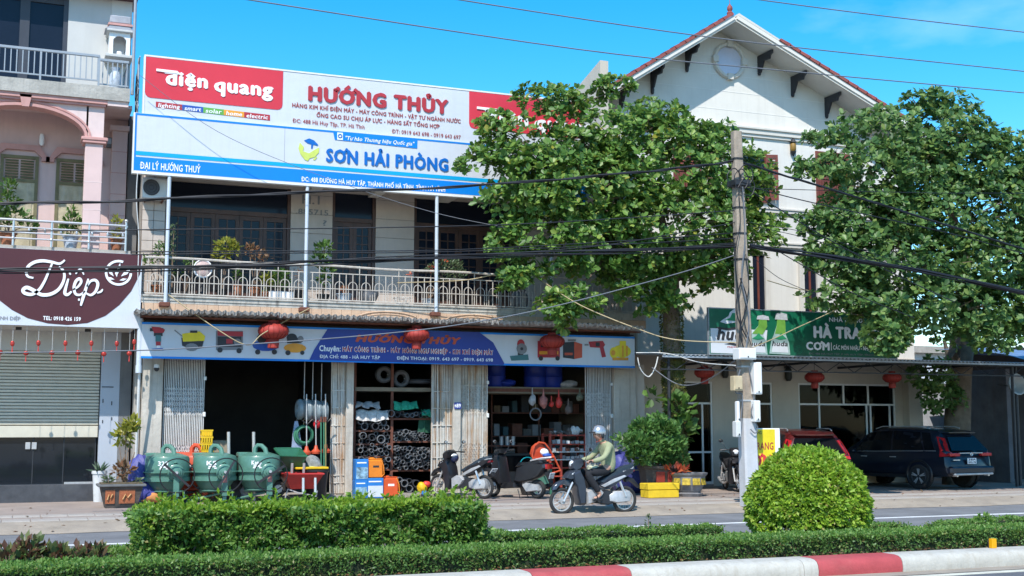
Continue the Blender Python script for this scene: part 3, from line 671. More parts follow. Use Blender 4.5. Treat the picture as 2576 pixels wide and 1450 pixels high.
# lower shop sign
YL = 26.98
ls = thing('shop_sign', 'long low sign with machine pictures and blue middle above the open shop front', 'sign', (2.35, YL, 3.2))
xl, xr = 2.33, 14.06; zb_, zt = 3.20, 3.93
part('board', MB().box(xl, xr, YL, YL+.06, zb_, zt), sign_white, ls)
part('blue_edge', MB().box(xl, xr, YL-.008, YL-.001, zt-.035, zt+.01).box(xl, xr, YL-.008, YL-.001, zb_-.03, zb_+.015), sign_blue, ls)
part('blue_panel', MB().plate(px([(824, 828), (1205, 836), (1240, 862), (1268, 914), (1266, 919), (778, 906), (790, 880)], YL), YL-.014, YL-.009), navy, ls)
letter(ls, 'HƯỚNG THỦY', (894, 860), (1160, 866), 17.5, YL-.02, orange_red, .06, .25, .01)
v = letter(ls, 'Chuyên:', (803, 884), (857, 884), 15, YL-.02, letter_white, .03, 0, .008)
letter(ls, 'MÁY CÔNG TRÌNH - MÁY NÔNG NGƯ NGHIỆP - KIM KHÍ ĐIỆN MÁY', (861, 885), (1241, 893), 12.5, YL-.019, letter_white, .07, 0, .003)
letter(ls, 'MÁY CÔNG TRÌNH - MÁY NÔNG NGƯ NGHIỆP - KIM KHÍ ĐIỆN MÁY', (862, 885), (1240, 893), 12, YL-.022, letter_red, .02, 0, .006)
letter(ls, 'ĐỊA CHỈ: 488 - HÀ HUY TẬP', (804, 901), (956, 904), 8.5, YL-.02, letter_white, .02, 0, .006)
letter(ls, 'ĐIỆN THOẠI: 0919. 643 697 - 0919. 643 698', (998, 905), (1240, 910), 8.5, YL-.02, letter_white, .02, 0, .006)
def pic(items, cx, cy, label):
    root = None
    for j, (kind, m, *pts) in enumerate(items):
        y0 = YL-.010-.0015*j
        if kind == 'p': mb = MB().plate(px([(cx+a, cy+b) for a, b in pts], YL), y0-.0014, y0)
        else:
            (a, b), (ra, rb) = pts; q = P(cx+a, cy+b, YL); kk = .0094; mb = MB().plate(ring_pts(q.x, q.z, ra*kk*1.03, rb*kk, 14), y0-.0014, y0)
        o = part('printed_picture' if root is None else 'printed_shape', mb, m, root or ls)
        if root is None: o['label'] = label; root = o
B = lambda x0, y0, x1, y1: [(x0, y0), (x1, y0), (x1, y1), (x0, y1)]
pic([('p', print_black, *B(-18, -26, 16, -18)), ('p', letter_red, (-14, -30), (8, -28), (20, -22), (16, -14), (-8, -14)), ('p', print_black, *B(-8, -14, 14, -6)), ('p', print_teal, *B(-4, -8, 10, 8)), ('p', letter_red, *B(-3, 8, 9, 18)), ('p', letter_white, *B(-1, 18, 8, 24)), ('p', print_blue, (-12, 26), (14, 24), (18, 30), (-14, 30))], 395, 852, 'printed red and blue rammer')
pic([('p', print_grey, (-42, -26), (-22, -10), (-24, -8), (-44, -24)), ('p', print_black, (-26, -6), (32, -4), (26, 20), (0, 24), (-24, 14)), ('p', print_yellow, (-24, -16), (20, -22), (34, -10), (32, 2), (-22, 4)), ('e', print_grey, (0, 18), (14, 9)), ('p', print_black, *B(-4, -24, 14, -18))], 482, 856, 'printed yellow plate roller')
pic([('p', print_grey, *B(-34, -24, 34, 24)), ('p', letter_red, (-30, -24), (34, -22), (34, -10), (-30, -12)), ('p', print_black, *B(-30, -10, 30, 16)), ('p', letter_red, *B(-8, -4, 8, 8)), ('e', print_grey, (20, 4), (8, 8)), ('e', print_black, (-24, 24), (6, 6)), ('e', print_black, (24, 26), (6, 6))], 577, 857, 'printed generator')
pic([('e', print_blue, (-4, 8), (30, 13)), ('p', letter_red, *B(-16, -16, 12, 0)), ('e', print_black, (-14, -10), (11, 11)), ('e', print_black, (-24, 24), (6, 6)), ('e', print_black, (18, 24), (6, 6))], 672, 862, 'printed blue compressor behind lantern')
pic([('e', print_orange, (0, 14), (26, 11)), ('p', print_black, *B(-20, -12, 16, 2)), ('e', print_black, (-8, -12), (12, 10)), ('e', print_grey, (14, -8), (7, 8)), ('e', print_black, (-18, 26), (6, 6)), ('e', print_black, (18, 26), (5, 5))], 742, 862, 'printed orange air compressor')
pic([('p', print_teal, (-24, 16), (22, 12), (24, 26), (-20, 28)), ('p', print_black, *B(-4, -22, 10, 14)), ('e', letter_red, (4, -14), (10, 12)), ('e', print_grey, (6, -2), (14, 14)), ('e', print_black, (6, -2), (4, 4))], 1306, 880, 'printed cut off saw')
pic([('p', letter_red, *B(-38, -20, 18, 22)), ('p', print_black, *B(-30, -14, 10, -4)), ('e', print_black, (-30, 24), (6, 6)), ('e', print_black, (12, 24), (6, 6)), ('p', print_orange, *B(-34, 6, 14, 14))], 1390, 878, 'printed red welding machine')
pic([('p', print_black, (-24, -20), (4, -22), (4, 22), (-24, 18)), ('p', orange_red, (4, -22), (24, -16), (24, 18), (4, 22)), ('p', print_grey, *B(-12, -28, 8, -23)), ('p', orange_red, *B(-20, 6, 0, 12))], 1440, 882, 'printed black and red inverter box')
pic([('p', letter_red, (-24, -18), (12, -20), (18, -10), (12, -2), (-20, -4)), ('p', letter_red, (4, -4), (14, -4), (20, 20), (10, 22)), ('p', print_grey, *B(-34, -12, -24, -8)), ('p', print_black, *B(-6, -16, 4, -6))], 1504, 878, 'printed red drill')
pic([('e', print_yellow, (4, 2), (26, 17)), ('e', print_yellow, (-16, 6), (12, 15)), ('p', print_orange, *B(-20, 18, 20, 25)), ('p', print_yellow, *B(-2, -24, 14, -12)), ('e', print_orange, (-18, 6), (6, 7)), ('p', print_orange, *B(4, -12, 8, 16)), ('p', print_orange, *B(14, -12, 18, 14))], 1560, 882, 'printed yellow pump')
# house number plate
hn = thing('house_number', 'small navy house number plate reading 489 on the pillar beside the scooters', 'sign', (c(1152), YC-.03, 1.9))
X = P(1151, 1021, YC).x; z = P(1151, 1021, YC).z
part('plate', MB().cbox(X-.085, X+.085, YC-.03, YC-.004, z-.075, z+.075, .004), navy, hn)
letter(hn, '489', (1143.5, 1025.5), (1159, 1025.5), 10, YC-.034, letter_white, .03, 0, .004)
# ================================================================== LEFT TOWNHOUSE
YW = 28.4
th = thing('townhouse', 'pink townhouse with arched balcony, grey upper floor and closed roller shutter below', 'building', (0, YW, .15))
part('wall', MB().box(-8, 2.02, 29.0, 38, 3.9, 11.6), grey_wall, th)                       # body behind
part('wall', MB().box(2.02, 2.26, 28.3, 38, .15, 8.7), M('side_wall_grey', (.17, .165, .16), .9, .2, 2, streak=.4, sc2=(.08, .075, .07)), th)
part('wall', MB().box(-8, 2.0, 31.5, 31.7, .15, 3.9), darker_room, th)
# ground floor
part('step', MB().cbox(-8, 2.2, 28.2, 28.9, .1, .5, .012), M('dark_granite', (.06, .062, .07), .35, .25, 6, patch=.3, pcol=(.12, .12, .12)), th)
part('wall', MB().box(-8, 1.62, 28.38, 28.6, 3.36, 3.84), grey_wall, th)
part('ceiling', MB().box(-8, 2.2, YS+.1, 28.6, 3.80, 3.86), trim_white, th)
for x in (60, 350): X = XX(x*.6+10, 27.6, 850); part('ceiling_lamp', MB().cbox(X-.06, X+.06, 27.5, 27.6, 3.74, 3.80, .008), black_pl, th)
part('panel', MB().cbox(1.62, 2.02, 28.3, 28.62, .5, 3.80, .008), M('grey_panel', (.40, .43, .48), .5, .05, 2), th)
for (a, b, w_, h_) in ((271, 974, 26, 2.2), (271, 1205, 26, 2.2), (259, 1009, 2.2, 9), (281, 1015, 2.2, 9), (258, 1061, 2.2, 7), (281, 1054, 2.2, 7)):
    q = P(a, b, 28.3); part('inlay', MB().box(q.x-w_*.0047, q.x+w_*.0047, 28.292, 28.299, q.z-h_*.0047, q.z+h_*.0047), print_black, th)
sh = part('roller_shutter', MB().box(-6, 1.6, 28.44, 28.46, 1.5, 3.4), shutter_gap, th)
slat = MB().add([(-6, 28.44, 0), (1.6, 28.44, 0), (1.6, 28.415, .012), (-6, 28.415, .012), (1.6, 28.41, .05), (-6, 28.41, .05), (1.6, 28.44, .062), (-6, 28.44, .062)], [(0, 1, 2, 3), (3, 2, 4, 5), (5, 4, 6, 7)]).mesh('slat', shutter_metal)
for i in range(23): put('slat', slat, (0, 0, 1.76+i*.070), sh)
part('bottom_bar', MB().cbox(-6, 1.6, 28.4, 28.44, 1.50, 1.745, .006), shutter_metal, sh)
gd = part('glass_door', MB().box(-6, 1.58, 28.5, 28.51, .5, 1.6), M('black_glass', (.012, .015, .02), .05, .1, 2, spec=.6), th)
for x in (-1.9, -.42, .30, .92, 1.57): part('door_frame', MB().box(x-.012, x+.012, 28.49, 28.499, .5, 1.5), dark_metal, gd)
for x in (70, 86): q = P(x, 1122, 28.49); part('handle', MB().cbox(q.x-.05, q.x+.05, 28.46, 28.485, q.z-.075, q.z+.075, .006), alu, gd)
part('sill', MB().box(.95, 1.6, 28.42, 28.49, .5, .54), alu, th)
# middle floor: slab, arch wall, column, pink wall with two doors
part('slab', MB().box(-8, 2.05, YS+.08, 29, 5.28, 5.46), concrete, th)
part('wall', MB().box(-8, 2.0, YW, YW+.2, 5.46, 8.7), pink, th)
part('ceiling', MB().box(-8, 2.0, 27.3, YW, 8.60, 8.68), pink, th)
part('slab', MB().box(-8, 1.92, YS, 29, 8.69, 8.98), M('raw_concrete', (.40, .38, .34), .95, .25, 3, .6, streak=.4, sc2=(.2, .18, .16), grain=.3), th)
colm = part('column', MB().cbox(1.06, 1.42, 27.12, 27.46, 5.46, 7.74, .012), pink, th)
for z in (6.3, 6.9): part('groove', MB().box(1.057, 1.423, 27.117, 27.3, z, z+.014), pink_light, colm)
part('capital', MB().cbox(1.0, 1.48, 27.06, 27.5, 7.74, 7.80, .01).cbox(.97, 1.51, 27.04, 27.52, 7.80, 7.87, .01), pink_trim, colm)
# arch band: between columns centred on the keystone
kx_, sx = -.16, 1.02; zc, rx_, rz_ = 7.87, 1.20, .56
def archpts(r0, r1, y0, y1, zb, top=None):
    mb = MB(); n = 20; v = []
    for i in range(n+1):
        a = R(180-180*i/n); v.append((kx_+(rx_+r0)*math.cos(a), zb+(rz_+r0)*math.sin(a)))
    for k in range(2):
        pass
    pts = []
    for i in range(n):
        (x0, z0), (x1, z1) = v[i], v[i+1]
        if top is None:
            a0, a1 = R(180-180*i/n), R(180-180*(i+1)/n)
            u0 = (kx_+(rx_+r1)*math.cos(a0), zb+(rz_+r1)*math.sin(a0)); u1 = (kx_+(rx_+r1)*math.cos(a1), zb+(rz_+r1)*math.sin(a1))
        else: u0, u1 = (x0, top), (x1, top)
        o = len(mb.v)
        mb.v += [(x0, y0, z0), (x1, y0, z1), (u1[0], y0, u1[1]), (u0[0], y0, u0[1]), (x0, y1, z0), (x1, y1, z1), (u1[0], y1, u1[1]), (u0[0], y1, u0[1])]
        mb.f += [tuple(o+q for q in t) for t in ((0, 1, 2, 3), (4, 7, 6, 5), (0, 4, 5, 1), (3, 2, 6, 7))]
    return mb
ar = part('arch', archpts(.06, 0, 27.16, 27.44, zc, 8.6), pink_light, th)
part('arch_moulding', archpts(0, .06, 27.10, 27.46, zc), pink_trim, ar); part('arch_moulding', archpts(.09, .13, 27.13, 27.158, zc), pink_trim, ar)
part('keystone', MB().plate([(kx_-.07, 8.40), (kx_+.07, 8.40), (kx_+.12, 8.66), (kx_-.12, 8.66)], 27.04, 27.2), pink_trim, ar)
part('spandrel', MB().box(1.06, 1.42, 27.16, 27.44, 7.87, 8.6), pink_light, ar)
part('cornice', MB().box(-8, 1.47, 27.04, 27.3, 8.60, 8.69).box(-8, 1.44, 27.08, 27.3, 8.55, 8.60), pink_trim, th)
part('cornice', MB().box(1.47, 1.9, 27.05, 27.3, 8.58, 8.69), pink_light, th)
pil = part('pilaster', MB().cbox(1.66, 1.99, YW-.25, YW+.02, 5.46, 8.3, .01).cbox(1.6, 2.02, YW-.3, YW, 8.3, 8.42, .01), pink, th)
for k in range(5): part('groove', MB().box(1.657, 1.993, YW-.254, YW-.2, 5.9+k*.48, 5.915+k*.48), pink_trim, pil)
def olddoor(x0, x1):
    d = part('door', MB().box(x0, x0+.07, YW-.05, YW-.002, 5.46, 7.62).box(x1-.07, x1, YW-.05, YW-.002, 5.46, 7.62).box(x0+.07, x1-.07, YW-.05, YW-.002, 7.55, 7.62).box(x0+.07, x1-.07, YW-.05, YW-.002, 7.03, 7.1), olive, th)
    part('door_leaf', MB().box(x0+.07, x1-.07, YW-.03, YW-.002, 5.46, 7.03), old_door, d)
    mid = (x0+x1)/2
    for a, b in ((x0+.1, mid-.02), (mid+.02, x1-.1)):
        pts = [(a+.02, 6.2), (b-.02, 6.2), (b-.02, 6.68)]+[((a+b)/2+((b-a)/2-.02)*math.cos(R(t)), 6.68+.14*math.sin(R(t))) for t in (45, 90, 135)]+[(a+.02, 6.68)]
        part('door_panel', MB().plate(pts, YW-.045, YW-.028), old_door, d); part('door_panel', MB().box(a+.02, b-.02, YW-.045, YW-.028, 5.6, 6.1), old_door, d)
        for k in range(7): part('louver', MB().add([(a, YW-.05, 7.12+k*.06), (b, YW-.05, 7.12+k*.06), (b, YW-.015, 7.165+k*.06), (a, YW-.015, 7.165+k*.06)], [(0, 1, 2, 3)]), olive, d)
    hd = [(x0-.22, 7.52), (x0-.05, 7.52), (x0-.05, 7.60), (x0+.1, 7.74), (x1-.1, 7.74), (x1+.05, 7.60), (x1+.05, 7.52), (x1+.22, 7.52), (x1+.22, 7.62), (x1+.14, 7.64), (x1+.0, 7.86), (x0, 7.86), (x0-.14, 7.64), (x0-.22, 7.62)]
    part('door_hood', MB().plate(hd, YW-.09, YW-.004), pink_trim, d)
olddoor(.52, 1.28); olddoor(-.62, .16)
# stainless railing of the middle balcony
rl2 = part('railing', MB(), steel, th)
for z, r_ in ((5.98, .028), (5.83, .018), (5.72, .018), (5.60, .018)):
    part('rail', MB().cyl((-8, YS+.02, z), (1.93, YS+.02, z), r_, n=8), steel, rl2, True)
    part('rail', MB().cyl((1.95, YS+.02, z-.01), (1.95, 28.3, z-.01), r_, n=8), steel, rl2, True)
for x in (1.94, 1.2, .46, -.28):
    p = part('rail_post', MB().cyl((x, YS+.02, 5.44), (x, YS+.02, 6.06 if x > 1.9 else 5.98), .024, n=8).ell((x, YS+.02, 6.09 if x > 1.9 else 5.6), (.04, .04, .04), 8, 6), steel, rl2, True)
x = -.6
while x < 1.9: 
    part('rail_bead', MB().ell((x, YS+.02, 5.775), (.028, .028, .05), 6, 5), steel, rl2, True); x += .31
# upper floor: wall, sliding window, balcony rail
part('wall', MB().box(.64, 2.0, 28.32, 28.98, 8.98, 11.35), grey_wall, th)
part('wall', MB().box(1.55, 2.0, 28.30, 28.319, 8.98, 11.35), M('grey_wall_light', (.58, .57, .54), .85, .06, 1.2, streak=.2, sc2=(.36, .36, .34)), th)
part('roof_edge', MB().box(-8, 2.1, 27.9, 29, 11.35, 11.5), maroon, th)
wn = part('window', MB().box(-2.4, -2.3, 28.4, 28.5, 8.98, 11.2).box(.54, .64, 28.34, 28.5, 8.98, 11.3).box(-2.3, .54, 28.38, 28.48, 11.12, 11.3).box(-.36, -.16, 28.38, 28.48, 8.98, 11.12), M('window_frame_dark', (.045, .048, .06), .4, .1), th)
part('pane', MB().box(-.16, .54, 28.42, 28.43, 8.98, 11.12), blue_glass, wn); part('pane', MB().box(-2.3, -.36, 28.42, 28.43, 8.98, 11.12), blue_glass, wn)
rl3 = part('railing', MB().cbox(-8, 1.28, YS, YS+.05, 9.60, 9.66, .008).box(-8, 1.28, YS+.01, YS+.04, 9.08, 9.11).cbox(1.26, 1.9, YS+.25, YS+.3, 9.60, 9.66, .008).box(1.26, 1.9, YS+.26, YS+.29, 9.08, 9.11).cbox(1.86, 1.91, YS+.3, 28.3, 9.6, 9.66, .008), grey_rail, th)
bb = MB().box(-.011, .011, YS+.012, YS+.034, 9.11, 9.60).mesh('baluster', grey_rail)
for i in range(22): put('baluster', bb, (1.24-i*.115, 0, 0), rl3)
for i in range(6): put('baluster', bb, (1.36+i*.1, .25, 0), rl3)
for i in range(8): put('baluster', bb, (1.885, .3+i*.14, 0), rl3)
for x in (1.27, .1): part('rail_post', MB().box(x-.02, x+.02, YS+.005, YS+.045, 8.98, 9.62), grey_rail, rl3)
part('pipe', MB().cyl((1.98, 27.2, 8.9), (1.98, 27.2, 11.4), .035, n=8), grey_rail, th, True)
# downpipe between the buildings
dp = thing('downpipe', 'grey plastic downpipe in the gap left of the hardware shop', 'pipe', (2.36, 27.5, .15))
part('pipe', MB().cyl((2.30, 27.05, 3.0), (2.30, 27.05, 4.02), .058, n=10).cyl((2.30, 27.05, 2.86), (2.30, 27.05, 3.02), .068, n=10), post_paint, dp, True)
part('thin_pipe', MB().cyl((2.34, 27.5, .2), (2.32, 27.1, 2.9), .028, n=8), ac_white, dp, True)
# altar shrine and wall things
sr = thing('altar_shrine', 'small white ancestor shrine on the upper balcony wall of the townhouse', 'shrine', (1.65, 28.0, 9.95))
part('shelf', MB().cbox(1.42, 2.0, 27.7, 28.3, 9.86, 9.93, .01), grey_wall, sr)
part('niche', MB().box(1.50, 1.58, 27.8, 28.28, 9.93, 10.45).box(1.86, 1.94, 27.8, 28.28, 9.93, 10.45).box(1.58, 1.86, 28.2, 28.28, 9.93, 10.45).plate([(1.58, 10.45), (1.58, 10.28)]+[(1.72+.14*math.cos(R(a)), 10.26+.12*math.sin(R(a))) for a in (160, 120, 90, 60, 20)]+[(1.86, 10.28), (1.86, 10.45)], 27.8, 27.86), letter_white, sr)
part('eave', MB().cbox(1.44, 2.0, 27.72, 28.3, 10.45, 10.50, .01), grey_wall, sr); part('roof', MB().cbox(1.48, 1.97, 27.78, 28.28, 10.56, 10.60, .01).cbox(1.5, 1.95, 27.8, 28.28, 10.66, 10.84, .02).plate([(1.4, 10.5), (2.02, 10.5), (1.92, 10.57), (1.5, 10.57)], 27.75, 28.25), M('shrine_grey', (.33, .34, .37), .7, .2, 6), sr)
part('roof_ridge', MB().box(1.46, 1.98, 27.76, 28.28, 10.60, 10.65), pink_trim, sr)
part('incense_bowl', MB().lathe([(.03, 0), (.07, .04), (.075, .12), (.05, .14)], (1.72, 28.0, 9.93), 10), letter_white, sr, True)
vz = thing('balcony_urn', 'tall blue and white vase standing in the corner of the upper balcony', 'vase', (1.66, 27.9, 8.98))
part('body', MB().lathe([(.08, 0), (.10, .05), (.13, .35), (.12, .52), (.07, .6), (.10, .68)], (1.66, 27.9, 8.98), 14), pot_blue, vz, True)
def walllamp(name, label, X, Y, z, mat, hh=.13, rr_=.055, group=None):
    t = thing(name, label, 'lamp', (X, Y, z), group=group)
    part('shade', MB().lathe([(rr_*.6, -hh), (rr_, -hh*.6), (rr_, hh*.6), (rr_*.6, hh)], (X, Y-.08, z), 10), mat, t, True)
    part('mount', MB().cyl((X, Y-.08, z+hh*.2), (X, Y, z+hh*.2), .02, n=6), dark_metal, t)
    return t
q = P(105, 354, YW); walllamp('wall_lamp', 'white oval wall lamp between the two pink balcony doors', q.x, YW, q.z, letter_white)
q = P(274, 361, YW); t = thing('wall_box', 'small grey junction box on the pink wall right of the column', 'box', (q.x, YW, q.z)); part('box', MB().cbox(q.x-.06, q.x+.06, YW-.12, YW-.003, q.z-.11, q.z+.11, .01), M('box_grey', (.13, .13, .14), .6), t); part('cover', MB().cbox(q.x-.05, q.x+.05, YW-.13, YW-.12, q.z-.04, q.z+.09, .003), grey_rail, t)
# air conditioner beside the blue sign
q = P(358, 479, 27.75); t = thing('air_conditioner', 'white outdoor air conditioner unit mounted high on the tiled wall under the blue sign', 'air conditioner', (q.x, 27.6, q.z))
part('casing', MB().cbox(2.28, 2.80, 27.35, 27.66, q.z-.24, q.z+.22, .015), ac_white, t)
part('fan_grille', MB().torus((2.46, 27.335, q.z), .17, .008, 'y', 20, 4).torus((2.46, 27.335, q.z), .11, .006, 'y', 16, 4).torus((2.46, 27.335, q.z), .05, .006, 'y', 12, 4), dark_metal, t); part('fan', MB().cyl((2.46, 27.34, q.z), (2.46, 27.349, q.z), .165, n=20), M('fan_dark', (.07, .07, .075), .7), t)
part('bracket', MB().box(2.34, 2.37, 27.35, 27.7, q.z-.28, q.z-.245).box(2.7, 2.73, 27.35, 27.7, q.z-.28, q.z-.245), rust_steel, t)
# the shop sign of the townhouse
YD = YS
ds = thing('shop_sign', 'dark maroon and white sign with the script word Diệp above the roller shutter', 'sign', (0, YD, 3.8))
zt, zb_ = 5.385, 3.80
part('board', MB().box(-6, 2.29, YD, YD+.08, zb_, zt), sign_white, ds)
cur = [(-30, 735), (0, 757), (30, 780), (70, 801), (120, 814), (170, 818), (220, 813), (265, 795), (300, 768), (330, 733), (352, 690)]
mp_ = px([(352, 640)], YD)
part('maroon_field', MB().plate([(2.285, zt-.005)]+[(-6, zt-.005), (-6, 4.3)]+px(cur, YD), YD-.006, YD-.001), maroon, ds)
def stroke(pts, w0, name='lettering', mat=letter_white, y=YD):
    """flat brush stroke: width w along a smoothed polyline (photo units)"""
    ps = [Vector((*p, 0)) for p in pts]; out = []
    for i in range(len(ps)-1):
        a, b, c_, d = ps[max(i-1, 0)], ps[i], ps[i+1], ps[min(i+2, len(ps)-1)]
        for k in range(6):
            t_ = k/6; out.append(.5*((2*b)+(c_-a)*t_+(2*a-5*b+4*c_-d)*t_*t_+(-a+3*b-3*c_+d)*t_**3))
    out.append(ps[-1]); n = len(out); lft, rgt = [], []
    for i, p in enumerate(out):
        d = out[min(i+1, n-1)]-out[max(i-1, 0)]; d = d.normalized() if d.length else Vector((1, 0, 0)); nn = Vector((-d.y, d.x, 0))
        ww = w0*(.35+.65*math.sin(math.pi*min(1, max(0, .08+.84*i/(n-1)))))/2
        lft.append(p+nn*ww); rgt.append(p-nn*ww)
    mb = MB(); L_ = px([tuple(q[:2]) for q in lft], y); R_ = px([tuple(q[:2]) for q in rgt], y)
    v = []
    for (a, b), (c_, d) in zip(L_, R_): v += [(a, y-.03, b), (c_, y-.03, d), (a, y-.004, b), (c_, y-.004, d)]
    f = []
    for i in range(n-1):
        a, b = 4*i, 4*i+4; f += [(a, a+1, b+1, b), (a+2, b+2, b+3, a+3), (a, b, b+2, a+2), (a+1, a+3, b+3, b+1)]
    mb.add(v, f); return part(name, mb, mat, ds)
stroke([(84, 700), (70, 696), (66, 684), (72, 670), (88, 660), (108, 657), (130, 660), (150, 664), (163, 655)], 8)
stroke([(131, 664), (122, 685), (112, 708), (98, 730), (80, 741), (62, 738), (58, 730), (68, 724), (86, 732), (104, 742), (126, 741), (146, 730), (158, 712), (162, 694), (158, 680), (148, 672)], 9)
stroke([(172, 702), (166, 722), (163, 738), (170, 742), (180, 734)], 8)
stroke([(174, 690), (178, 688)], 7)
stroke([(183, 730), (196, 722), (204, 710), (200, 702), (191, 708), (186, 724), (190, 740), (202, 742), (214, 733)], 7.5)
stroke([(190, 690), (202, 678), (211, 692)], 5); stroke([(196, 754), (201, 755)], 6)
stroke([(222, 702), (216, 726), (208, 752), (203, 770)], 8)
stroke([(218, 722), (228, 708), (240, 706), (246, 716), (240, 734), (228, 743), (216, 738)], 7.5)
stroke([(244, 738), (254, 734), (258, 728)], 5)
q = P(298, 687, YD)
part('emblem', MB().add(*(lambda pts: ([(x_, YD-.02, z_) for x_, z_ in pts[0]]+[(x_, YD-.02, z_) for x_, z_ in pts[1]]+[(x_, YD-.004, z_) for x_, z_ in pts[0]]+[(x_, YD-.004, z_) for x_, z_ in pts[1]],
    [(i, i+1, 26+i+1, 26+i) for i in range(25)]+[(52+i, 78+i, 78+i+1, 52+i+1) for i in range(25)]))(([(q.x+.275*math.cos(R(70+290*i/25)), q.z+.275*math.sin(R(70+290*i/25))) for i in range(26)], [(q.x+.225*math.cos(R(70+290*i/25)), q.z+.225*math.sin(R(70+290*i/25))) for i in range(26)]))), letter_white, ds)
for dx, dy, a, l in ((2, -6, 80, .24), (10, 0, 40, .26), (-8, 0, 130, .2), (-6, 8, 165, .16), (6, 10, 15, .16), (0, 2, 100, .17)):
    q = P(298+dx-4, 690+dy+6, YD); ca, sa = math.cos(R(a)), math.sin(R(a))
    part('emblem', MB().plate([(q.x, q.z), (q.x+ca*l*.5+sa*l*.16, q.z+sa*l*.5-ca*l*.16), (q.x+ca*l, q.z+sa*l), (q.x+ca*l*.5-sa*l*.16, q.z+sa*l*.5+ca*l*.16)], YD-.018, YD-.004), letter_white, ds)
letter(ds, 'TEL: 0918 426 159', (108, 806), (203, 807), 10, YD-.012, letter_white, .03, 0, .006)
letter(ds, 'TRANH ÁNH DIỆP', (-60, 803), (51, 805), 9, YD-.012, print_grey, .01, 0, .006)

# ================================================================== GABLE HOUSE WITH RESTAURANT
YG, YE = 28.9, 27.98
hs_ = thing('gable_house', 'tall white house with red tiled gable roof and a restaurant on the ground floor', 'building', (19.4, YG, .15))
ap = P(1848.5, 53, YE); el = P(1580, 213, YE); er = P(2235.5, 294, YE)
kl = (ap.z-el.z)/(ap.x-el.x); kr = (ap.z-er.z)/(er.x-ap.x)
XL, XR = 14.62, 24.25
zl = ap.z-(ap.x-XL)*kl; zr = ap.z-(XR-ap.x)*kr
part('wall', MB().plate([(XL, 3.7), (XR, 3.7), (XR, zr), (ap.x, ap.z), (XL, zl)], YG, YG+.25), white_wall, hs_)
part('wall', MB().box(XL, XL+.25, YG+.25, 40, .15, zl-.02), white_wall, hs_); part('wall', MB().box(XR-.25, XR, YG+.25, 40, .15, zr-.02), white_wall, hs_)
part('wall', MB().box(XL+.25, XR-.25, 39.7, 39.9, .15, 9.5), white_wall, hs_)
part('floor', MB().box(XL+.25, XR-.25, YG, 39.7, .1, .2), paving, hs_); part('ceiling', MB().box(XL+.25, XR-.25, YG+.25, 39.7, 3.6, 3.75), cream_wall, hs_)
part('wall', MB().box(XL+.25, XR-.25, 34.5, 34.6, .2, 3.6), darker_room, hs_); part('wall', MB().box(XR-.33, XR-.27, YG+.27, 34.4, .2, 3.58), dark_room, hs_); part('wall', MB().box(XL+.27, XL+.33, YG+.27, 34.4, .2, 3.58), dark_room, hs_)  # back wall and added side linings coloured dark to stand in for room shade
def slope(x1, z1, sgn):
    """roof slab from the ridge down to (x1,z1): white soffit body, barge board, verge tiles, tile rows"""
    th_ = .10
    a, b = (ap.x, ap.z), (x1, z1)
    body = MB().add([(a[0], YE, a[1]), (b[0], YE, b[1]), (b[0], 40, b[1]), (a[0], 40, a[1]), (a[0], YE, a[1]+th_), (b[0], YE, b[1]+th_), (b[0], 40, b[1]+th_), (a[0], 40, a[1]+th_)],
        [(0, 1, 2, 3), (4, 7, 6, 5), (0, 4, 5, 1), (1, 5, 6, 2), (3, 2, 6, 7)])
    rf = part('roof', body, soffit_white, hs_)
    dx, dz = b[0]-a[0], b[1]-a[1]; Ls = math.hypot(dx, dz); ux, uz = dx/Ls, dz/Ls; nx_, nz_ = -uz*sgn, ux*sgn
    def at(s_, h_): return (a[0]+ux*s_+nx_*h_, a[1]+uz*s_+nz_*h_)
    part('barge_board', MB().plate([at(0, -.02), at(Ls, -.02), at(Ls, .13), at(0, .13)], YE-.05, YE-.002), trim_white, rf)
    part('barge_board', MB().plate([at(0, .04), at(Ls, .04), at(Ls, .15), at(0, .15)], YE-.085, YE-.052), white_wall, rf)
    s0 = 0 if sgn < 0 else 1.42
    n = int((Ls-s0)/.34); vt = (Ls-s0)/n
    for i in range(n):
        p0 = at(s0+i*vt, .0); q_ = [at(s0+i*vt-.01, .16), at(s0+(i+1)*vt+.03, .155), at(s0+(i+1)*vt+.03, .255), at(s0+i*vt+.02, .235)]
        part('tile', MB().plate(q_, YE-.12, YE+.14), rust_tile, rf)
    if sgn > 0: part('coping', MB().plate([at(0, .15), at(1.42, .15), at(1.42, .2), at(0, .22)], YE-.09, YE+.4), trim_white, rf)
    for k in range(9):                                     # pan tile ribs running down behind the verge
        y = YE+.28+k*.26; pts = [Vector((*at(.1, .15), 0)), Vector((*at(Ls+.05, .15), 0))]
        part('tile_row', MB().tube([(pts[0].x, y, pts[0].y), (pts[1].x, y, pts[1].y)], .085, 6), rust_tile, rf, True)
    part('tile_bed', MB().add([(*at(0, .12)[:1], YE+.1, at(0, .12)[1]), (at(Ls, .12)[0], YE+.1, at(Ls, .12)[1]), (at(Ls, .12)[0], 40, at(Ls, .12)[1]), (at(0, .12)[0], 40, at(0, .12)[1])], [(0, 1, 2, 3)]), rust_tile, rf)
    return rf
slope(XL-.75, ap.z-(ap.x-XL+.75)*kl, -1); slope(XR+.9, ap.z-(XR+.9-ap.x)*kr, 1)
fz = ap.z+.2
part('finial', MB().lathe([(.08, -.05), (.09, .03), (.05, .07), (.08, .12), (.07, .20), (.03, .25), (.008, .29), (.006, .65)], (ap.x-.12, YE+.05, fz), 10), rust_tile, hs_, True)
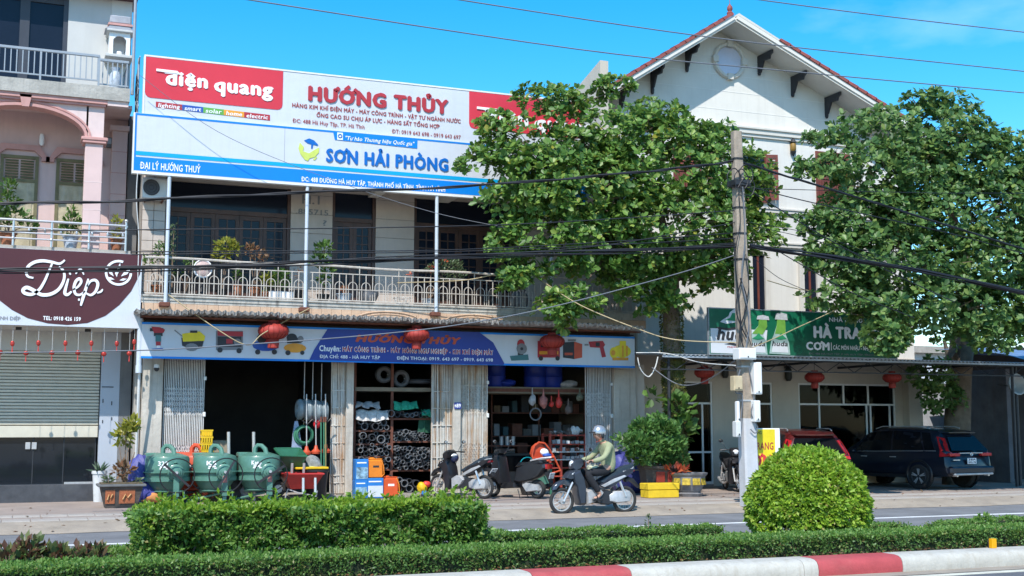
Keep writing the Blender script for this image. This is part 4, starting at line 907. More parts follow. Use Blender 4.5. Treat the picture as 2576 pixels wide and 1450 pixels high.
for (x0, y0, x1, y1) in ((935, 335, 860, 515), (690, 495, 615, 672), (430, 690, 392, 780), (1465, 365, 1372, 540), (1700, 512, 1608, 692), (1942, 662, 1848, 842), (2200, 825, 2105, 1000)):
    f_ = lambda a_, b_: ((2250+a_/1.7766)/1.584, (b_/1.7766)/1.584)
    b_ = P(*f_(x1, y1), YG); X = b_.x; zsof = ap.z-(ap.x-X)*kl if X < ap.x else ap.z-(X-ap.x)*kr
    zb2, zt2 = b_.z, zsof-.02; pr = [(YG-.002, zt2), (YE+.2, zt2), (YE+.2, zt2-.09), (YE+.30, zt2-.13), (YE+.34, zt2-.22), (YG-.30, zt2-.20), (YG-.13, zt2-.5), (YG-.09, zb2+.2), (YG-.11, zb2+.12), (YG-.09, zb2+.03), (YG-.05, zb2), (YG-.002, zb2+.06)]
    n = len(pr); mb = MB(); mb.add([(X-.03, y, z) for y, z in pr]+[(X+.03, y, z) for y, z in pr], [tuple(range(n)), tuple(range(2*n-1, n-1, -1))]+[(i, n+i, n+(i+1) % n, (i+1) % n) for i in range(n)])
    part('eave_bracket', mb, M('bracket_black', (.03, .03, .036), .5, .2), hs_)
q = P(1830+3, 154, YG); X, Zc = q.x, q.z                   # round window
rw = part('round_window', MB().torus((X, YG-.03, Zc), .47, .07, 'y', 28, 6), trim_white, hs_, True)
part('pane', MB().plate(ring_pts(X, Zc, .44, .44, 24), YG-.012, YG-.003), M('round_pane', (.55, .57, .68), .15, .08, 2), rw)
for a in (0, 90, 180, 270):
    cx_, cz_ = X+.47*math.cos(R(a)), Zc+.47*math.sin(R(a)); part('keystone', MB().cbox(cx_-.09, cx_+.09, YG-.12, YG-.003, cz_-.09, cz_+.09, .01), trim_white, rw)
for z in (12.0, 11.55, 11.08, 10.55):                       # thin raised lines on the gable wall
    hl = (ap.z-z)/kl-.05; hr = (ap.z-z)/kr-.05; a_, b_ = max(XL, ap.x-hl), min(XR, ap.x+hr)
    part('wall_line', MB().box(a_, b_, YG-.006, YG-.001, z, z+.014), groove_white, hs_)
part('cornice', MB().box(XL, XR, YG-.10, YG-.001, 9.93, 10.06).box(XL, XR, YG-.06, YG-.001, 9.84, 9.93).box(XL, XR, YG-.14, YG-.001, 10.06, 10.11), trim_white, hs_)
for z in (7.72, 6.75): part('cornice', MB().box(XL, XR, YG-.07, YG-.001, z, z+.09).box(XL, XR, YG-.1, YG-.001, z+.09, z+.13), trim_white, hs_)
def win(x0, x1, y0, y1, opened=False):
    a, b = P(x0, (y0+y1)/2, YG), P(x1, (y0+y1)/2, YG); zt_, zb2 = P((x0+x1)/2, y0, YG).z, P((x0+x1)/2, y1, YG).z
    f_ = part('window', MB().box(a.x-.08, a.x, YG-.05, YG-.001, zb2, zt_+.08).box(b.x, b.x+.08, YG-.05, YG-.001, zb2, zt_+.08).box(a.x, b.x, YG-.05, YG-.001, zt_, zt_+.08).box(a.x-.1, b.x+.1, YG-.08, YG-.001, zb2-.07, zb2), shutter_wood, hs_)
    part('pane', MB().box(a.x, b.x, YG-.02, YG-.002, zb2, zt_), blue_glass, f_)
    wd = (b.x-a.x)/2
    def leaf(xa, y_, ang):
        m_ = Matrix.Translation((xa, y_, 0)) @ Matrix.Rotation(ang, 4, 'Z'); s_ = wd
        g = MB().box(0, .07, 0, .04, zb2, zt_).box(s_-.07, s_, 0, .04, zb2, zt_)
        for z in (zb2, zb2+(zt_-zb2)*.48, zt_-.09): g.box(.07, s_-.07, 0, .04, z, z+.09)
        o = part('shutter', g.xf(m_), shutter_wood, f_)
        for k in range(int((zt_-zb2)/2/.07)-2): part('louver', MB().add([(.07, .0, 0), (s_-.07, .0, 0), (s_-.07, .035, .055), (.07, .035, .055)], [(0, 1, 2, 3)]).xf(m_ @ Matrix.Translation((0, 0, zb2+(zt_-zb2)*.48+.12+k*.07))), shutter_wood, o) if False else None
        lv = MB()
        for k in range(int((zt_-zb2)*.5/.08)-2): z = zb2+(zt_-zb2)*.48+.12+k*.08; lv.add([(.07, 0, z), (s_-.07, 0, z), (s_-.07, .035, z+.06), (.07, .035, z+.06)], [(0, 1, 2, 3)])
        part('louver', lv.xf(m_), shutter_wood, f_); part('shutter_panel', MB().box(.09, s_-.09, .012, .03, zb2+.11, zb2+(zt_-zb2)*.46).xf(m_), shutter_wood, f_)
    if opened: leaf(b.x+.02, YG-.07, R(-18)); 
    else: leaf(a.x, YG-.06, 0); leaf(a.x+wd, YG-.06, 0)
win(1868, 1922, 388, 502, True); win(2058, 2132, 392, 512); 
win(1700, 1756, 372, 490, False)
def door2(x0, x1, y0, y1):
    a, b = P(x0, (y0+y1)/2, YG), P(x1, (y0+y1)/2, YG); zt_, zb2 = P((x0+x1)/2, y0, YG).z, P((x0+x1)/2, y1, YG).z
    f_ = part('window', MB().box(a.x-.16, a.x, YG-.09, YG-.001, zb2, zt_+.12).box(b.x, b.x+.16, YG-.09, YG-.001, zb2, zt_+.12).box(a.x, b.x, YG-.09, YG-.001, zt_, zt_+.12), trim_white, hs_)
    part('pane', MB().box(a.x, b.x, YG-.02, YG-.002, zb2, zt_), blue_glass, f_)
    part('frame', MB().box((a.x+b.x)/2-.03, (a.x+b.x)/2+.03, YG-.04, YG-.021, zb2, zt_), shutter_wood, f_)
door2(1890, 1922, 640, 790); door2(2020, 2052, 660, 800); door2(2140, 2205, 668, 800); door2(1640, 1690, 640, 780)
# ground floor wall with its openings
g0 = lambda x: XX(x, YG, 1080)
ops = [(1718, 1793), (1898, 1944), (2010, 2254)]
edges = [XL]+[g0(k) for o_ in ops for k in o_]+[XR]
for i in range(0, len(edges), 2): part('wall', MB().box(edges[i], edges[i+1], YG-.02, YG+.25, .15, 3.7), cream_wall, hs_)
ztw = P(1755, 960, YG).z
for (a, b) in ops: part('wall', MB().box(g0(a), g0(b), YG-.02, YG+.25, ztw, 3.7), cream_wall, hs_)
fw_ = white_pl
def shopfront(x0, x1, zb2, zt_, ver, hor, low=()):
    f_ = part('window', MB().box(x0, x0+.05, YG, YG+.06, zb2, zt_).box(x1-.05, x1, YG, YG+.06, zb2, zt_).box(x0+.05, x1-.05, YG, YG+.06, zt_-.05, zt_).box(x0+.05, x1-.05, YG, YG+.06, zb2, zb2+.07), fw_, hs_)
    for z in hor: part('frame', MB().box(x0+.05, x1-.05, YG+.002, YG+.058, z-.025, z+.025), fw_, f_)
    for x, z0, z1 in ver: part('frame', MB().box(x-.025, x+.025, YG+.004, YG+.056, z0, z1), fw_, f_)
    return f_
zt3 = P(1755, 1015, YG).z; zt4 = P(1755, 1138, YG).z
f1 = shopfront(g0(1718), g0(1793), .2, ztw, [(g0(1768), .2, zt3)], [zt3, zt4])
part('pane', MB().box(g0(1718)+.05, g0(1793)-.05, YG+.03, YG+.036, .27, ztw-.05), glass_dark, f1)
f2 = shopfront(g0(1898), g0(1944), .2, ztw, [], [zt3]); part('pane', MB().box(g0(1898)+.05, g0(1944)-.05, YG+.03, YG+.036, .27, ztw-.05), glass_dark, f2)
f3 = shopfront(g0(2010), g0(2254), .75, ztw, [(g0(2063), .8, ztw), (g0(2125), zt3, ztw), (g0(2187), zt3, ztw), (g0(2182), .8, zt3), (g0(2192), .8, zt3), (g0(2240), .8, zt3)], [zt3])
part('wall', MB().box(g0(2010), g0(2254), YG-.02, YG+.25, .15, .75), cream_wall, hs_)
xs = [g0(k) for k in (2010, 2063, 2125, 2187, 2254)]
for a, b in zip(xs[:-1], xs[1:]): part('pane', MB().box(a+.03, b-.03, YG+.03, YG+.036, zt3, ztw-.05), glass_dark, f3)
xs = [g0(k) for k in (2010, 2063, 2187, 2254)]
for a, b in zip(xs[:-1], xs[1:]): part('pane', MB().box(a+.03, b-.03, YG+.03, YG+.036, .82, zt3), glass_dark, f3)
part('pillar', MB().cbox(g0(2272), g0(2306), YG-.3, YG-.021, .15, 3.6, .012), cream_wall, hs_)
# canopy of corrugated sheets on a steel truss
YK = 25.6
cn = thing('canopy', 'grey corrugated canopy on a steel truss in front of the restaurant', 'canopy', (20, YK, .15))
for i in range(14):
    x0 = 14.1+i*.84; corr(x0, x0+.88, YK, 3.44, YG-.03, 3.66, .018, .12, M('zinc_sheet', (.30, .34, .38), .5, .15, 5, metal=.4), cn, 'sheet')
part('edge', MB().box(14.1, 25.7, YK+.02, YK+.06, 3.37, 3.415), M('zinc_edge', (.36, .40, .45), .45, .1, 5, metal=.3), cn)
tr = part('truss', MB().box(14.1, 25.7, YK+.14, YK+.17, 3.34, 3.37).box(14.1, 25.7, YK+.14, YK+.17, 3.08, 3.11), dark_metal, cn)
bar = MB(); 
for i in range(27):
    x = 14.1+i*.43; z0, z1 = (3.10, 3.35) if i % 2 else (3.35, 3.10)
    part('truss_bar', MB().cyl((x, YK+.155, z0), (x+.43, YK+.155, z1), .011, n=5), dark_metal, tr)
for x in (24.9, 14.35): part('post', MB().cyl((x, YK+.2, .13), (x, YK+.2, 3.36), .04, n=8), dark_metal, cn, True)
for x in (16.5, 19, 21.5, 24): part('purlin', MB().box(x, x+.05, YK+.1, YG-.02, 3.36, 3.42), dark_metal, cn)
# green restaurant sign standing on the canopy edge
YN = 25.5
gs = thing('restaurant_sign', 'green beer sign with two bottles reading HÀ TRANG on the canopy edge', 'sign', (18, YN, 3.48))
a, b = P(1785, 890, YN), P(2256, 905, YN); xl, xr = a.x, b.x; zb_, zt = a.z, P(1785, 776, YN).z
part('board', MB().box(xl, xr, YN, YN+.06, zb_, zt), sign_green, gs)
part('frame', MB().box(xl-.02, xr+.02, YN-.01, YN+.07, zt, zt+.025).box(xl-.02, xl, YN-.01, YN+.07, zb_, zt).box(xr, xr+.02, YN-.01, YN+.07, zb_, zt).box(xl-.02, xr+.02, YN-.01, YN+.07, zb_-.025, zb_), grey_rail, gs)
part('white_field', MB().plate(px([(1787, 826), (1930, 831), (1925, 893), (1788, 888)], YN), YN-.006, YN-.001), sign_white, gs)
part('white_cap', MB().plate(px([(1811, 810), (1826, 815), (1850, 812), (1888, 806), (1880, 796), (1866, 790), (1866, 783), (1846, 778), (1836, 786), (1832, 796), (1822, 802)], YN), YN-.010, YN-.005), sign_white, gs)
part('green_wave', MB().plate(px([(1822, 806), (1836, 800), (1842, 788), (1858, 788), (1862, 796), (1876, 802), (1850, 808)], YN), YN-.014, YN-.011), print_green if False else M('wave_green', (.02, .22, .10), .5), gs)
letter(gs, 'huda', (1803, 853), (1888, 858), 32, YN-.012, print_black, .04, .22, .008)
part('swash', MB().plate(px([(1800, 822), (1830, 826), (1870, 820), (1894, 816), (1870, 826), (1832, 832), (1806, 828)], YN), YN-.016, YN-.011), print_black, gs)
part('swash', MB().plate(px([(1822, 866), (1840, 862), (1862, 868), (1884, 870), (1860, 873), (1838, 868)], YN), YN-.014, YN-.009), print_black, gs)
letter(gs, 'PREMIUM', (1830, 875), (1862, 876), 4, YN-.012, letter_red, .01, 0, .004)
for bx, tx, tp in ((1905, 1918, 795), (1962, 1964, 789)):
    hw = 27
    bo = part('printed_bottle', MB().plate(px([(bx-hw, 890), (bx+hw-2, 893), (bx+hw*.8, 862), (bx+hw*.5, 842), (tx+11, 822), (tx-11, 820), (bx-hw*.55, 840), (bx-hw*.85, 860)], YN), YN-.018, YN-.007), bottle_glass, gs)
    part('bottle_neck', MB().plate(px([(bx-hw*.55+1, 840), (bx+hw*.5-1, 842), (tx+11, 822), (tx+9, 800), (tx-9, 798), (tx-11, 820)], YN), YN-.022, YN-.008), bottle_green, bo)
    part('bottle_cap', MB().plate(px([(tx-15, 804), (tx+16, 806), (tx+14, tp+2), (tx, tp-2), (tx-13, tp)], YN), YN-.026, YN-.009), M('cap_grey', (.42, .44, .46), .4, .2, 20), bo)
    part('bottle_label', MB().plate(px([(bx-hw+5, 886), (bx+hw-7, 888), (bx+hw*.6, 864), (bx-hw*.65, 863)], YN), YN-.024, YN-.019), sign_white, bo)
    part('bottle_label', MB().plate(px([(bx-14, 852), (bx-4, 846), (bx+2, 838), (bx+8, 846), (bx+16, 853), (bx, 856)], YN), YN-.0245, YN-.019), M('wave_green', (.02, .22, .10)), bo)
    letter(bo, 'huda', (bx-20, 870), (bx+20, 872), 13, YN-.026, print_black, .03, .2, .004)
letter(gs, 'NHÀ HÀNG', (2086, 810), (2170, 812), 11, YN-.01, letter_white, .02, 0, .006)
letter(gs, 'HÀ TRANG', (2047, 848), (2213, 855), 29, YN-.012, letter_white, .05, 0, .012)
letter(gs, 'CƠM', (2028, 880), (2087, 881), 20, YN-.012, letter_white, .045, 0, .01)
X = P(2091, 870, YN).x; part('divider', MB().box(X-.008, X+.008, YN-.01, YN-.001, P(2091, 882, YN).z, P(2091, 862, YN).z), letter_white, gs)
letter(gs, 'CÁC MÓN NHẬU - NHẬN ĐẶT TIỆC', (2096, 879), (2234, 884), 11, YN-.01, letter_white, .02, 0, .006)
letter(gs, 'ĐC: 486 HÀ HUY TẬP, P. HÀ HUY TẬP, TỈNH HÀ TĨNH', (2035, 892), (2226, 897), 5, YN-.01, print_grey, .0, 0, .004)
for x, y in ((2014, 806), (2016, 846), (2010, 880), (2000, 826), (2060, 798), (1890, 786)):   # faint scale pattern printed on the green
    for r_ in (.10, .065):
        q = P(x, y, YN); part('printed_arc', MB().torus((q.x, YN-.001, q.z), r_, .006, 'y', 14, 4), M('pattern_green', (.01, .20, .09), .5), gs)
# wall lamps of the house
for (x, y, lab) in ((1820, 934, 'dark lantern shaped wall lamp between the restaurant door and the power pole'), (1979, 942, 'dark lantern shaped wall lamp left of the wide restaurant window')):
    q = P(x, y, YG-.02); t = walllamp('wall_lamp', lab, q.x, YG-.02, q.z, M('lamp_dark', (.03, .035, .03), .4), .19, .10); part('cap', MB().lathe([(.12, 0), (.03, .09), (.012, .13)], (q.x, YG-.1, q.z+.18), 8), dark_metal, t)
q = P(1991, 372, YG); t = walllamp('wall_lamp', 'black and gold wall lantern high on the white gable house', q.x, YG, q.z, gold, .13, .085); part('cap', MB().lathe([(.10, 0), (.06, .08), (.012, .13)], (q.x, YG-.08, q.z+.13), 8).lathe([(.012, -.14), (.08, -.03), (.09, 0)], (q.x, YG-.08, q.z-.13), 8), dark_metal, t)
q = P(2135, 404*1.0+200, YG)
# ------------------------------------------------------------------ right background: wall, shed, far white wall
bw = thing('boundary_wall', 'grey plastered yard wall behind the dark car', 'wall', (27, 31, .15)); part('wall', MB().box(24.3, 33, 31, 31.2, .13, 3.0), M('yard_wall', (.36, .37, .39), .9, .2, 1.5, streak=.4, sc2=(.2, .2, .2)), bw); part('coping', MB().box(24.3, 33, 30.95, 31.25, 3.0, 3.08), concrete, bw)
fwl = thing('far_building', 'white rendered building beyond the yard wall', 'building', (31, 40, 0)); part('wall', MB().box(25.5, 48, 44, 50, 0, 5.0), sign_white, fwl); part('roof', MB().box(25, 48.5, 43.6, 50.4, 5.0, 5.3), concrete, fwl)
sd = thing('shed', 'dark open shed with a blue tarpaulin roof right of the dark car', 'shed', (28.5, 28, .15))
part('wall', MB().box(26.4, 36, 29.6, 29.8, .13, 4.2), darker_room, sd); part('wall', MB().box(26.4, 26.55, 27.6, 29.6, .13, 3.4), M('shed_wall', (.12, .12, .13), .9, .3, 2, streak=.4), sd)
for x in (25.4, 28.6): part('post', MB().cyl((x, 26.2, .13), (x, 26.2, 3.5), .05, n=8), dark_metal, sd, True)
tv = []; 
for i in range(9):
    for k in range(5): tv.append((25.6+i*.9, 25.8+k*.95, 3.5+.10*k*1.6+.10*math.sin(i*1.9+k)+.05*math.sin(k*3+i)))
part('tarpaulin', MB().add(tv, [(i*5+k, i*5+k+5, i*5+k+6, i*5+k+1) for i in range(8) for k in range(4)]), blue_tarp_roof, sd, True)
q = P(2542, 972, 26.2); lf = thing('floodlight', 'round grey floodlight hanging on the shed post at the right edge', 'lamp', (q.x, 26.2, q.z))
part('bowl', MB().lathe([(.05, 0), (.14, .05), (.27, .22), (.30, .27), (.26, .27), (.10, .1)], (q.x, 26.2, q.z), 18, Matrix.Rotation(R(80), 3, 'X') @ Matrix.Rotation(R(0), 3, 'Y')), M('bowl_grey', (.33, .34, .33), .5, .1, 5), lf, True); part('arm', MB().cyl((q.x-.35, 26.3, q.z+.05), (q.x, 26.22, q.z), .02, n=6), dark_metal, lf)
# ================================================================== POWER POLE AND CABLES
YP = 21.9
pt = P(1852, 332, YP); pbx = G(1886, 1278, .12); pbx.y = YP
pb = Vector((P(1887, 1270, YP).x, YP, .13)); ptop = Vector((pt.x, YP, pt.z))
pole = thing('power_pole', 'weathered concrete power pole with white painted foot between the two big trees', 'pole', pb)
def ppos(z): return pb.lerp(ptop, (z-.13)/(ptop.z-.13))
def pole_seg(z0, z1, ex=0.):
    mb = MB(); v = []; m_ = 8
    for k in range(m_+1):
        z = z0+(z1-z0)*k/m_; q = ppos(z); t = (z-.13)/(ptop.z-.13); a = .165-.065*t+ex; b_ = .15-.055*t+ex; cc = .035
        v += [(q.x+dx, YP+dy, z) for dx, dy in ((-a+cc, -b_), (a-cc, -b_), (a, -b_+cc), (a, b_-cc), (a-cc, b_), (-a+cc, b_), (-a, b_-cc), (-a, -b_+cc))]
    f = [(k*8+j, k*8+(j+1) % 8, k*8+8+(j+1) % 8, k*8+8+j) for k in range(m_) for j in range(8)]+[tuple(m_*8+j for j in range(8)), tuple(range(7, -1, -1))]
    return mb.add(v, f)
part('shaft', pole_seg(1.9, ptop.z), pole_conc, pole); part('painted_foot', pole_seg(.1, 1.9, .004), pole_white, pole)
for z in (7.35, 6.85, 6.3, 5.75, 5.2, 2.25, 2.95): part('strap', pole_seg(z, z+.035, .012), dark_metal if z > 4 else alu, pole)
q = ppos(6.83); part('clamp', MB().cbox(q.x-.2, q.x+.2, YP-.2, YP+.14, 6.76, 6.9, .02), dark_metal, pole)
def ptube(name, pts, r, mat, par, Y=YP-.2, n=5): return part(name, MB().tube([P(x, y, Y) if len(a) == 0 else P(x, y, a[0]) for x, y, *a in spline(pts)], r, n), mat, par, True)
def spline(pts, k=7):
    if len(pts) < 3: return pts
    out = []; ps = [tuple(p) for p in pts]
    for i in range(len(ps)-1):
        a, b, c_, d = ps[max(i-1, 0)], ps[i], ps[i+1], ps[min(i+2, len(ps)-1)]
        for j in range(k):
            t = j/k; out.append(tuple(.5*((2*b[q])+(c_[q]-a[q])*t+(2*a[q]-5*b[q]+4*c_[q]-d[q])*t*t+(-a[q]+3*b[q]-3*c_[q]+d[q])*t**3) for q in range(len(b))))
    out.append(ps[-1]); return out
for i, (pts) in enumerate(([(1858, 480), (1862, 560), (1850, 640), (1858, 740), (1868, 860)], [(1868, 470), (1874, 600), (1866, 700), (1884, 800), (1876, 880)], [(1846, 600), (1852, 700), (1862, 790), (1858, 875)], [(1862, 700), (1880, 760), (1862, 830), (1872, 880)], [(1876, 640), (1884, 720), (1872, 800), (1890, 870)], [(1866, 700), (1852, 780), (1878, 850)])):
    ptube('riser_cable', pts, .014 if i % 2 else .010, cable_blk if i != 1 else cable_grey, pole)
ptube('riser_cable', [(1862, 930), (1850, 985), (1868, 1000), (1858, 1100)], .012, cable_grey, pole); ptube('riser_cable', [(1884, 925), (1896, 1000), (1890, 1040), (1906, 1075), (1900, 1090), (1888, 1080)], .012, cable_grey, pole)
for (x, y) in ((1848, 450), (1866, 452), (1878, 440), (1882, 470)):
    ptube('wire_loop', [(x-14, y+20), (x-18, y-10), (x, y-26), (x+16, y-4), (x+8, y+22), (x-12, y+18)], .012, cable_blk, pole)
def pbox(label, x0, x1, y0, y1, mat, d=.16, group=None, name='meter_box', cat='box'):
    a, b = P(x0, y0, YP-.2), P(x1, y1, YP-.2); t = thing(name, label, cat, ((a.x+b.x)/2, YP-.2, b.z), group=group)
    part('case', MB().cbox(a.x, b.x, YP-.2-d/2, YP-.2+d/2, b.z, a.z, .012), mat, t); part('lid', MB().cbox(a.x+.02, b.x-.02, YP-.2-d/2-.012, YP-.2-d/2-.001, b.z+.03, a.z-.03, .004), mat, t)
    part('catch', MB().cbox((a.x+b.x)/2-.015, (a.x+b.x)/2+.015, YP-.2-d/2-.02, YP-.2-d/2-.012, b.z+.04, b.z+.07, .003), dark_metal, t); return t
pbox('wide white distribution box strapped across the concrete pole', 1851, 1895, 876, 906, white_pl, .25)
pbox('tan meter box on the left side of the pole', 1841, 1864, 946, 984, meter_tan)
pbox('tall white meter cabinet on the right of the pole, upper one', 1892, 1913, 912, 993, white_pl)
pbox('smaller white meter cabinet on the right of the pole, lower one', 1893, 1909, 1008, 1062, white_pl)
pbox('narrow white cable duct on the left of the pole above its painted foot', 1851, 1859, 1010, 1062, white_pl, .1)
pbox('white meter box low on the left side of the pole', 1847, 1860, 1060, 1100, ac_white)
def cable(label, pts, r=.012, mat=cable_blk, Y=YP, name='overhead_cable', group=None, n=5):
    ps = spline(pts); p0 = [P(q[0], q[1], q[2] if len(q) > 2 else Y) for q in ps]; o = part(name, MB().tube(p0, r, n), mat, None, True)
    return tag(o, label, 'cable', group)
HV = 'high wires across the sky'
cable('lowest of the three high wires crossing the sky', [(560, -10), (1450, 124), (2000, 181), (2640, 240), (3500, 322)], .013, cable_grey, 21.3, 'power_line', HV)
cable('middle one of the three high wires crossing the sky', [(1090, -10), (1800, 96), (2640, 187), (3500, 284)], .013, cable_grey, 21.3, 'power_line', HV)
cable('short topmost high wire at the upper right of the sky', [(1820, -12), (2200, 38), (2640, 89), (3500, 190)], .013, cable_grey, 21.3, 'power_line', HV)
def bundle(label, pts, r, k, spread, Y=YP, twist=2.):
    t = thing('cable_bundle', label, 'cable', P(pts[0][0], pts[0][1], Y)); ps = spline(pts)
    for i in range(k):
        ph = rr.uniform(0, 6.3); a = spread*rr.uniform(.3, 1)
        part('strand', MB().tube([P(x, y, Y)+Vector((0, a*math.cos(ph+j*.12*twist), a*math.sin(ph+j*.12*twist)))+Vector((0, 0, -.03*a*math.sin(math.pi*j/len(ps)))) for j, (x, y) in enumerate(ps)], r*rr.uniform(.8, 1.25), 5), cable_blk, t, True)
    return t
bundle('thick sagging black cable bundle in front of the shop balcony', [(-20, 681), (300, 676), (640, 668), (950, 655), (1300, 640), (1600, 630), (1852, 618)], .011, 8, .06)
bundle('thick black cable bundle crossing the right tree below the middle', [(1886, 620), (1980, 632), (2150, 655), (2360, 692), (2620, 748), (3200, 880)], .016, 8, .07)
bundle('twisted black power cable running from the pole top to the left edge', [(-20, 513), (300, 506), (700, 487), (1150, 470), (1500, 443), (1700, 424), (1846, 406)], .014, 3, .022, twist=8)
bundle('black power cable descending from the pole top across the right tree', [(1866, 408), (1960, 438), (2150, 495), (2360, 560), (2620, 640), (3200, 810)], .015, 3, .02, twist=8)
cable('thin wire through the middle of the balcony posts to the pole', [(-20, 583), (400, 578), (900, 574), (1350, 562), (1850, 530)], .011)
cable('thin wire just above the balcony rail, upper of two', [(330, 634), (700, 632), (1100, 630), (1480, 612), (1850, 586)], .010)
cable('thin wire just above the balcony rail, lower of two', [(330, 641), (760, 637), (1000, 636), (1300, 628), (1850, 600)], .010)
cable('wire rising from the balcony rail towards the pole through the tree leaves', [(560, 672), (850, 656), (1100, 646), (1500, 620), (1850, 560)], .011)
cable('long thin wire crossing the lower shop sign and the red ornaments', [(-20, 888), (350, 882), (600, 868), (900, 846), (1150, 818), (1390, 772), (1700, 690), (1856, 640)], .011, cable_grey)
cable('black wire from the cable clamp crossing the right tree', [(1880, 468), (2000, 500), (2200, 545), (2400, 590), (2620, 650), (3200, 800)], .012)
cable('black wire slanting down from the cable clamp into the right tree', [(1872, 470), (1950, 520), (2080, 600), (2250, 690), (2400, 760)], .013)
cable('straight thin wire between the two trees under the clamp', [(1880, 474), (2100, 480), (2350, 486), (2620, 488), (3200, 505)], .008)
cable('black wire dropping from the big bundle in front of the house', [(1950, 628), (2040, 680), (2150, 740), (2300, 800)], .011)
for i, pts in enumerate(([(1886, 560), (2050, 590), (2200, 640), (2400, 700)], [(1886, 568), (2040, 602), (2230, 662)], [(1886, 640), (1960, 700), (2050, 740)])): cable('faint service wire fanning out right of the pole, %s' % ('upper', 'middle', 'lowest')[i], pts, .007, group='service wires fanning out')
cable('tan festoon cord hanging in a V under the balcony fascia, left', [(424, 742, 26.7), (545, 828, 26.3), (622, 868, 26.2), (664, 838, 26.3), (778, 776, 26.8)], .012, cable_tan, name='festoon_cord')
cable('tan cord arching over the balcony end through the left tree', [(1000, 712, 26.6), (1160, 706, 26.4), (1240, 692, 26.2), (1312, 680, 26), (1352, 700, 25.5), (1460, 768, 24), (1600, 826, 23), (1700, 855, 22.3), (1852, 862, 21.8)], .012, cable_tan, name='festoon_cord')
cable('tan cord rising from the pole to the twig in front of the green sign', [(1876, 882, 21.8), (1990, 832, 22.5), (2140, 752, 23.5), (2010, 728, 23.5), (1930, 706, 22.5)], .011, cable_tan, name='festoon_cord')
cable('white cable hanging from the canopy corner to the pole', [(1600, 888, 25.4), (1680, 890, 25), (1760, 912, 23.5), (1850, 920, 21.8)], .012, ac_white, name='service_cable')
cable('slack grey cable sagging below the lantern left of the pole', [(1640, 925, 25.4), (1700, 965, 25), (1752, 967, 24.5), (1800, 945, 23), (1848, 908, 21.8)], .012, cable_grey, name='service_cable')
cable('grey cable loop hanging beside the right tree trunk of the shop', [(1604, 900, 25.6), (1612, 930, 25.6), (1632, 948, 25.6), (1648, 925, 25.6), (1655, 898, 25.6)], .014, ac_white, name='service_cable')
cable('thin stay wire slanting across the two billboards', [(352, 190, 26.6), (545, 330, 26.5), (800, 440, 26.3), (1080, 532, 25.8), (1300, 578, 25)], .006, cable_grey, name='stay_wire')
cable('white flex hanging down the tiled wall end', [(346, 436, 26.8), (343, 500, 26.8), (349, 600, 26.8), (347, 700, 26.8), (352, 760, 26.8)], .010, ac_white, name='flex')

# ================================================================== LANTERNS AND ORNAMENTS
def lantern(label, x, y, Y, s=1., group='red lanterns'):
    q = P(x, y, Y); t = thing('red_lantern', label, 'lantern', q, group=group)
    part('shade', MB().lathe([(.10*s, -.17*s), (.22*s, -.14*s), (.31*s, -.06*s), (.33*s, 0), (.31*s, .07*s), (.22*s, .15*s), (.10*s, .18*s)], q, 18), lantern_red, t, True)
    rb = MB()
    for k in range(18):
        a = 2*math.pi*k/18; rb.tube([(q.x+r_*s*math.cos(a), q.y+r_*s*math.sin(a), q.z+z*s) for r_, z in ((.105, -.175), (.228, -.143), (.318, -.06), (.338, 0), (.318, .07), (.228, .153), (.105, .183))], .006*s, 4)
    part('rib', rb, lantern_dim, t); part('cap', MB().cyl((q.x, q.y, q.z+.175*s), (q.x, q.y, q.z+.235*s), .12*s, n=12).cyl((q.x, q.y, q.z-.235*s), (q.x, q.y, q.z-.165*s), .12*s, n=12), lantern_dim, t)
    part('fringe', MB().lathe([(.13*s, -.23*s), (.12*s, -.36*s), (.09*s, -.37*s), (.09*s, -.23*s)], q, 12), lantern_red, t); part('cord', MB().cyl((q.x, q.y, q.z+.23*s), (q.x, q.y, q.z+.5*s), .006, n=4), dark_metal, t)
lantern('red lantern before the printed blue compressor on the low sign', 688, 834, 26.62); lantern('red lantern hanging over the words in the middle of the low sign', 1048, 843, 26.62, .88); lantern('red lantern over the printed red welding machine', 1389, 860, 26.62, .9)
lantern('red lantern under the canopy above the restaurant door', 1772, 938, 27.2, .78); lantern('red lantern under the canopy above the wide window, left one', 2049, 950, 27.2, .78); lantern('red lantern under the canopy near the window\'s right end', 2244, 951, 27.2, .76)
for i, (cx_, cy) in enumerate(((120, 290), (370, 285), (630, 287), (880, 287), (1125, 290), (1292, 275), (0, 372), (250, 382), (500, 378), (750, 375), (1000, 390), (1245, 385))):
    x, y = cx_/2.416/1.584, (1250+cy/2.416)/1.584; q = P(x, y, 27.08); lo = i >= 6
    t = thing('hanging_charm', '%s red charm from the left in the %s row under the maroon sign' % (NTH[i % 6], 'lower' if lo else 'upper'), 'ornament', q, group='red charms under the maroon sign')
    part('charm', MB().ell(q, (.055, .03, .05) if lo else (.042, .02, .062), 10, 6), M('charm_red', (.40, .04, .03), .25, .2, 9, metal=.3), t, True); part('tassel', MB().cyl(q-Vector((0, 0, .05)), q-Vector((0, 0, .17)), .006, .014, n=5), bag_red, t); part('string', MB().cyl(q+Vector((0, 0, .05)), Vector((q.x, q.y, 3.80)), .004, n=4), ac_white, t)

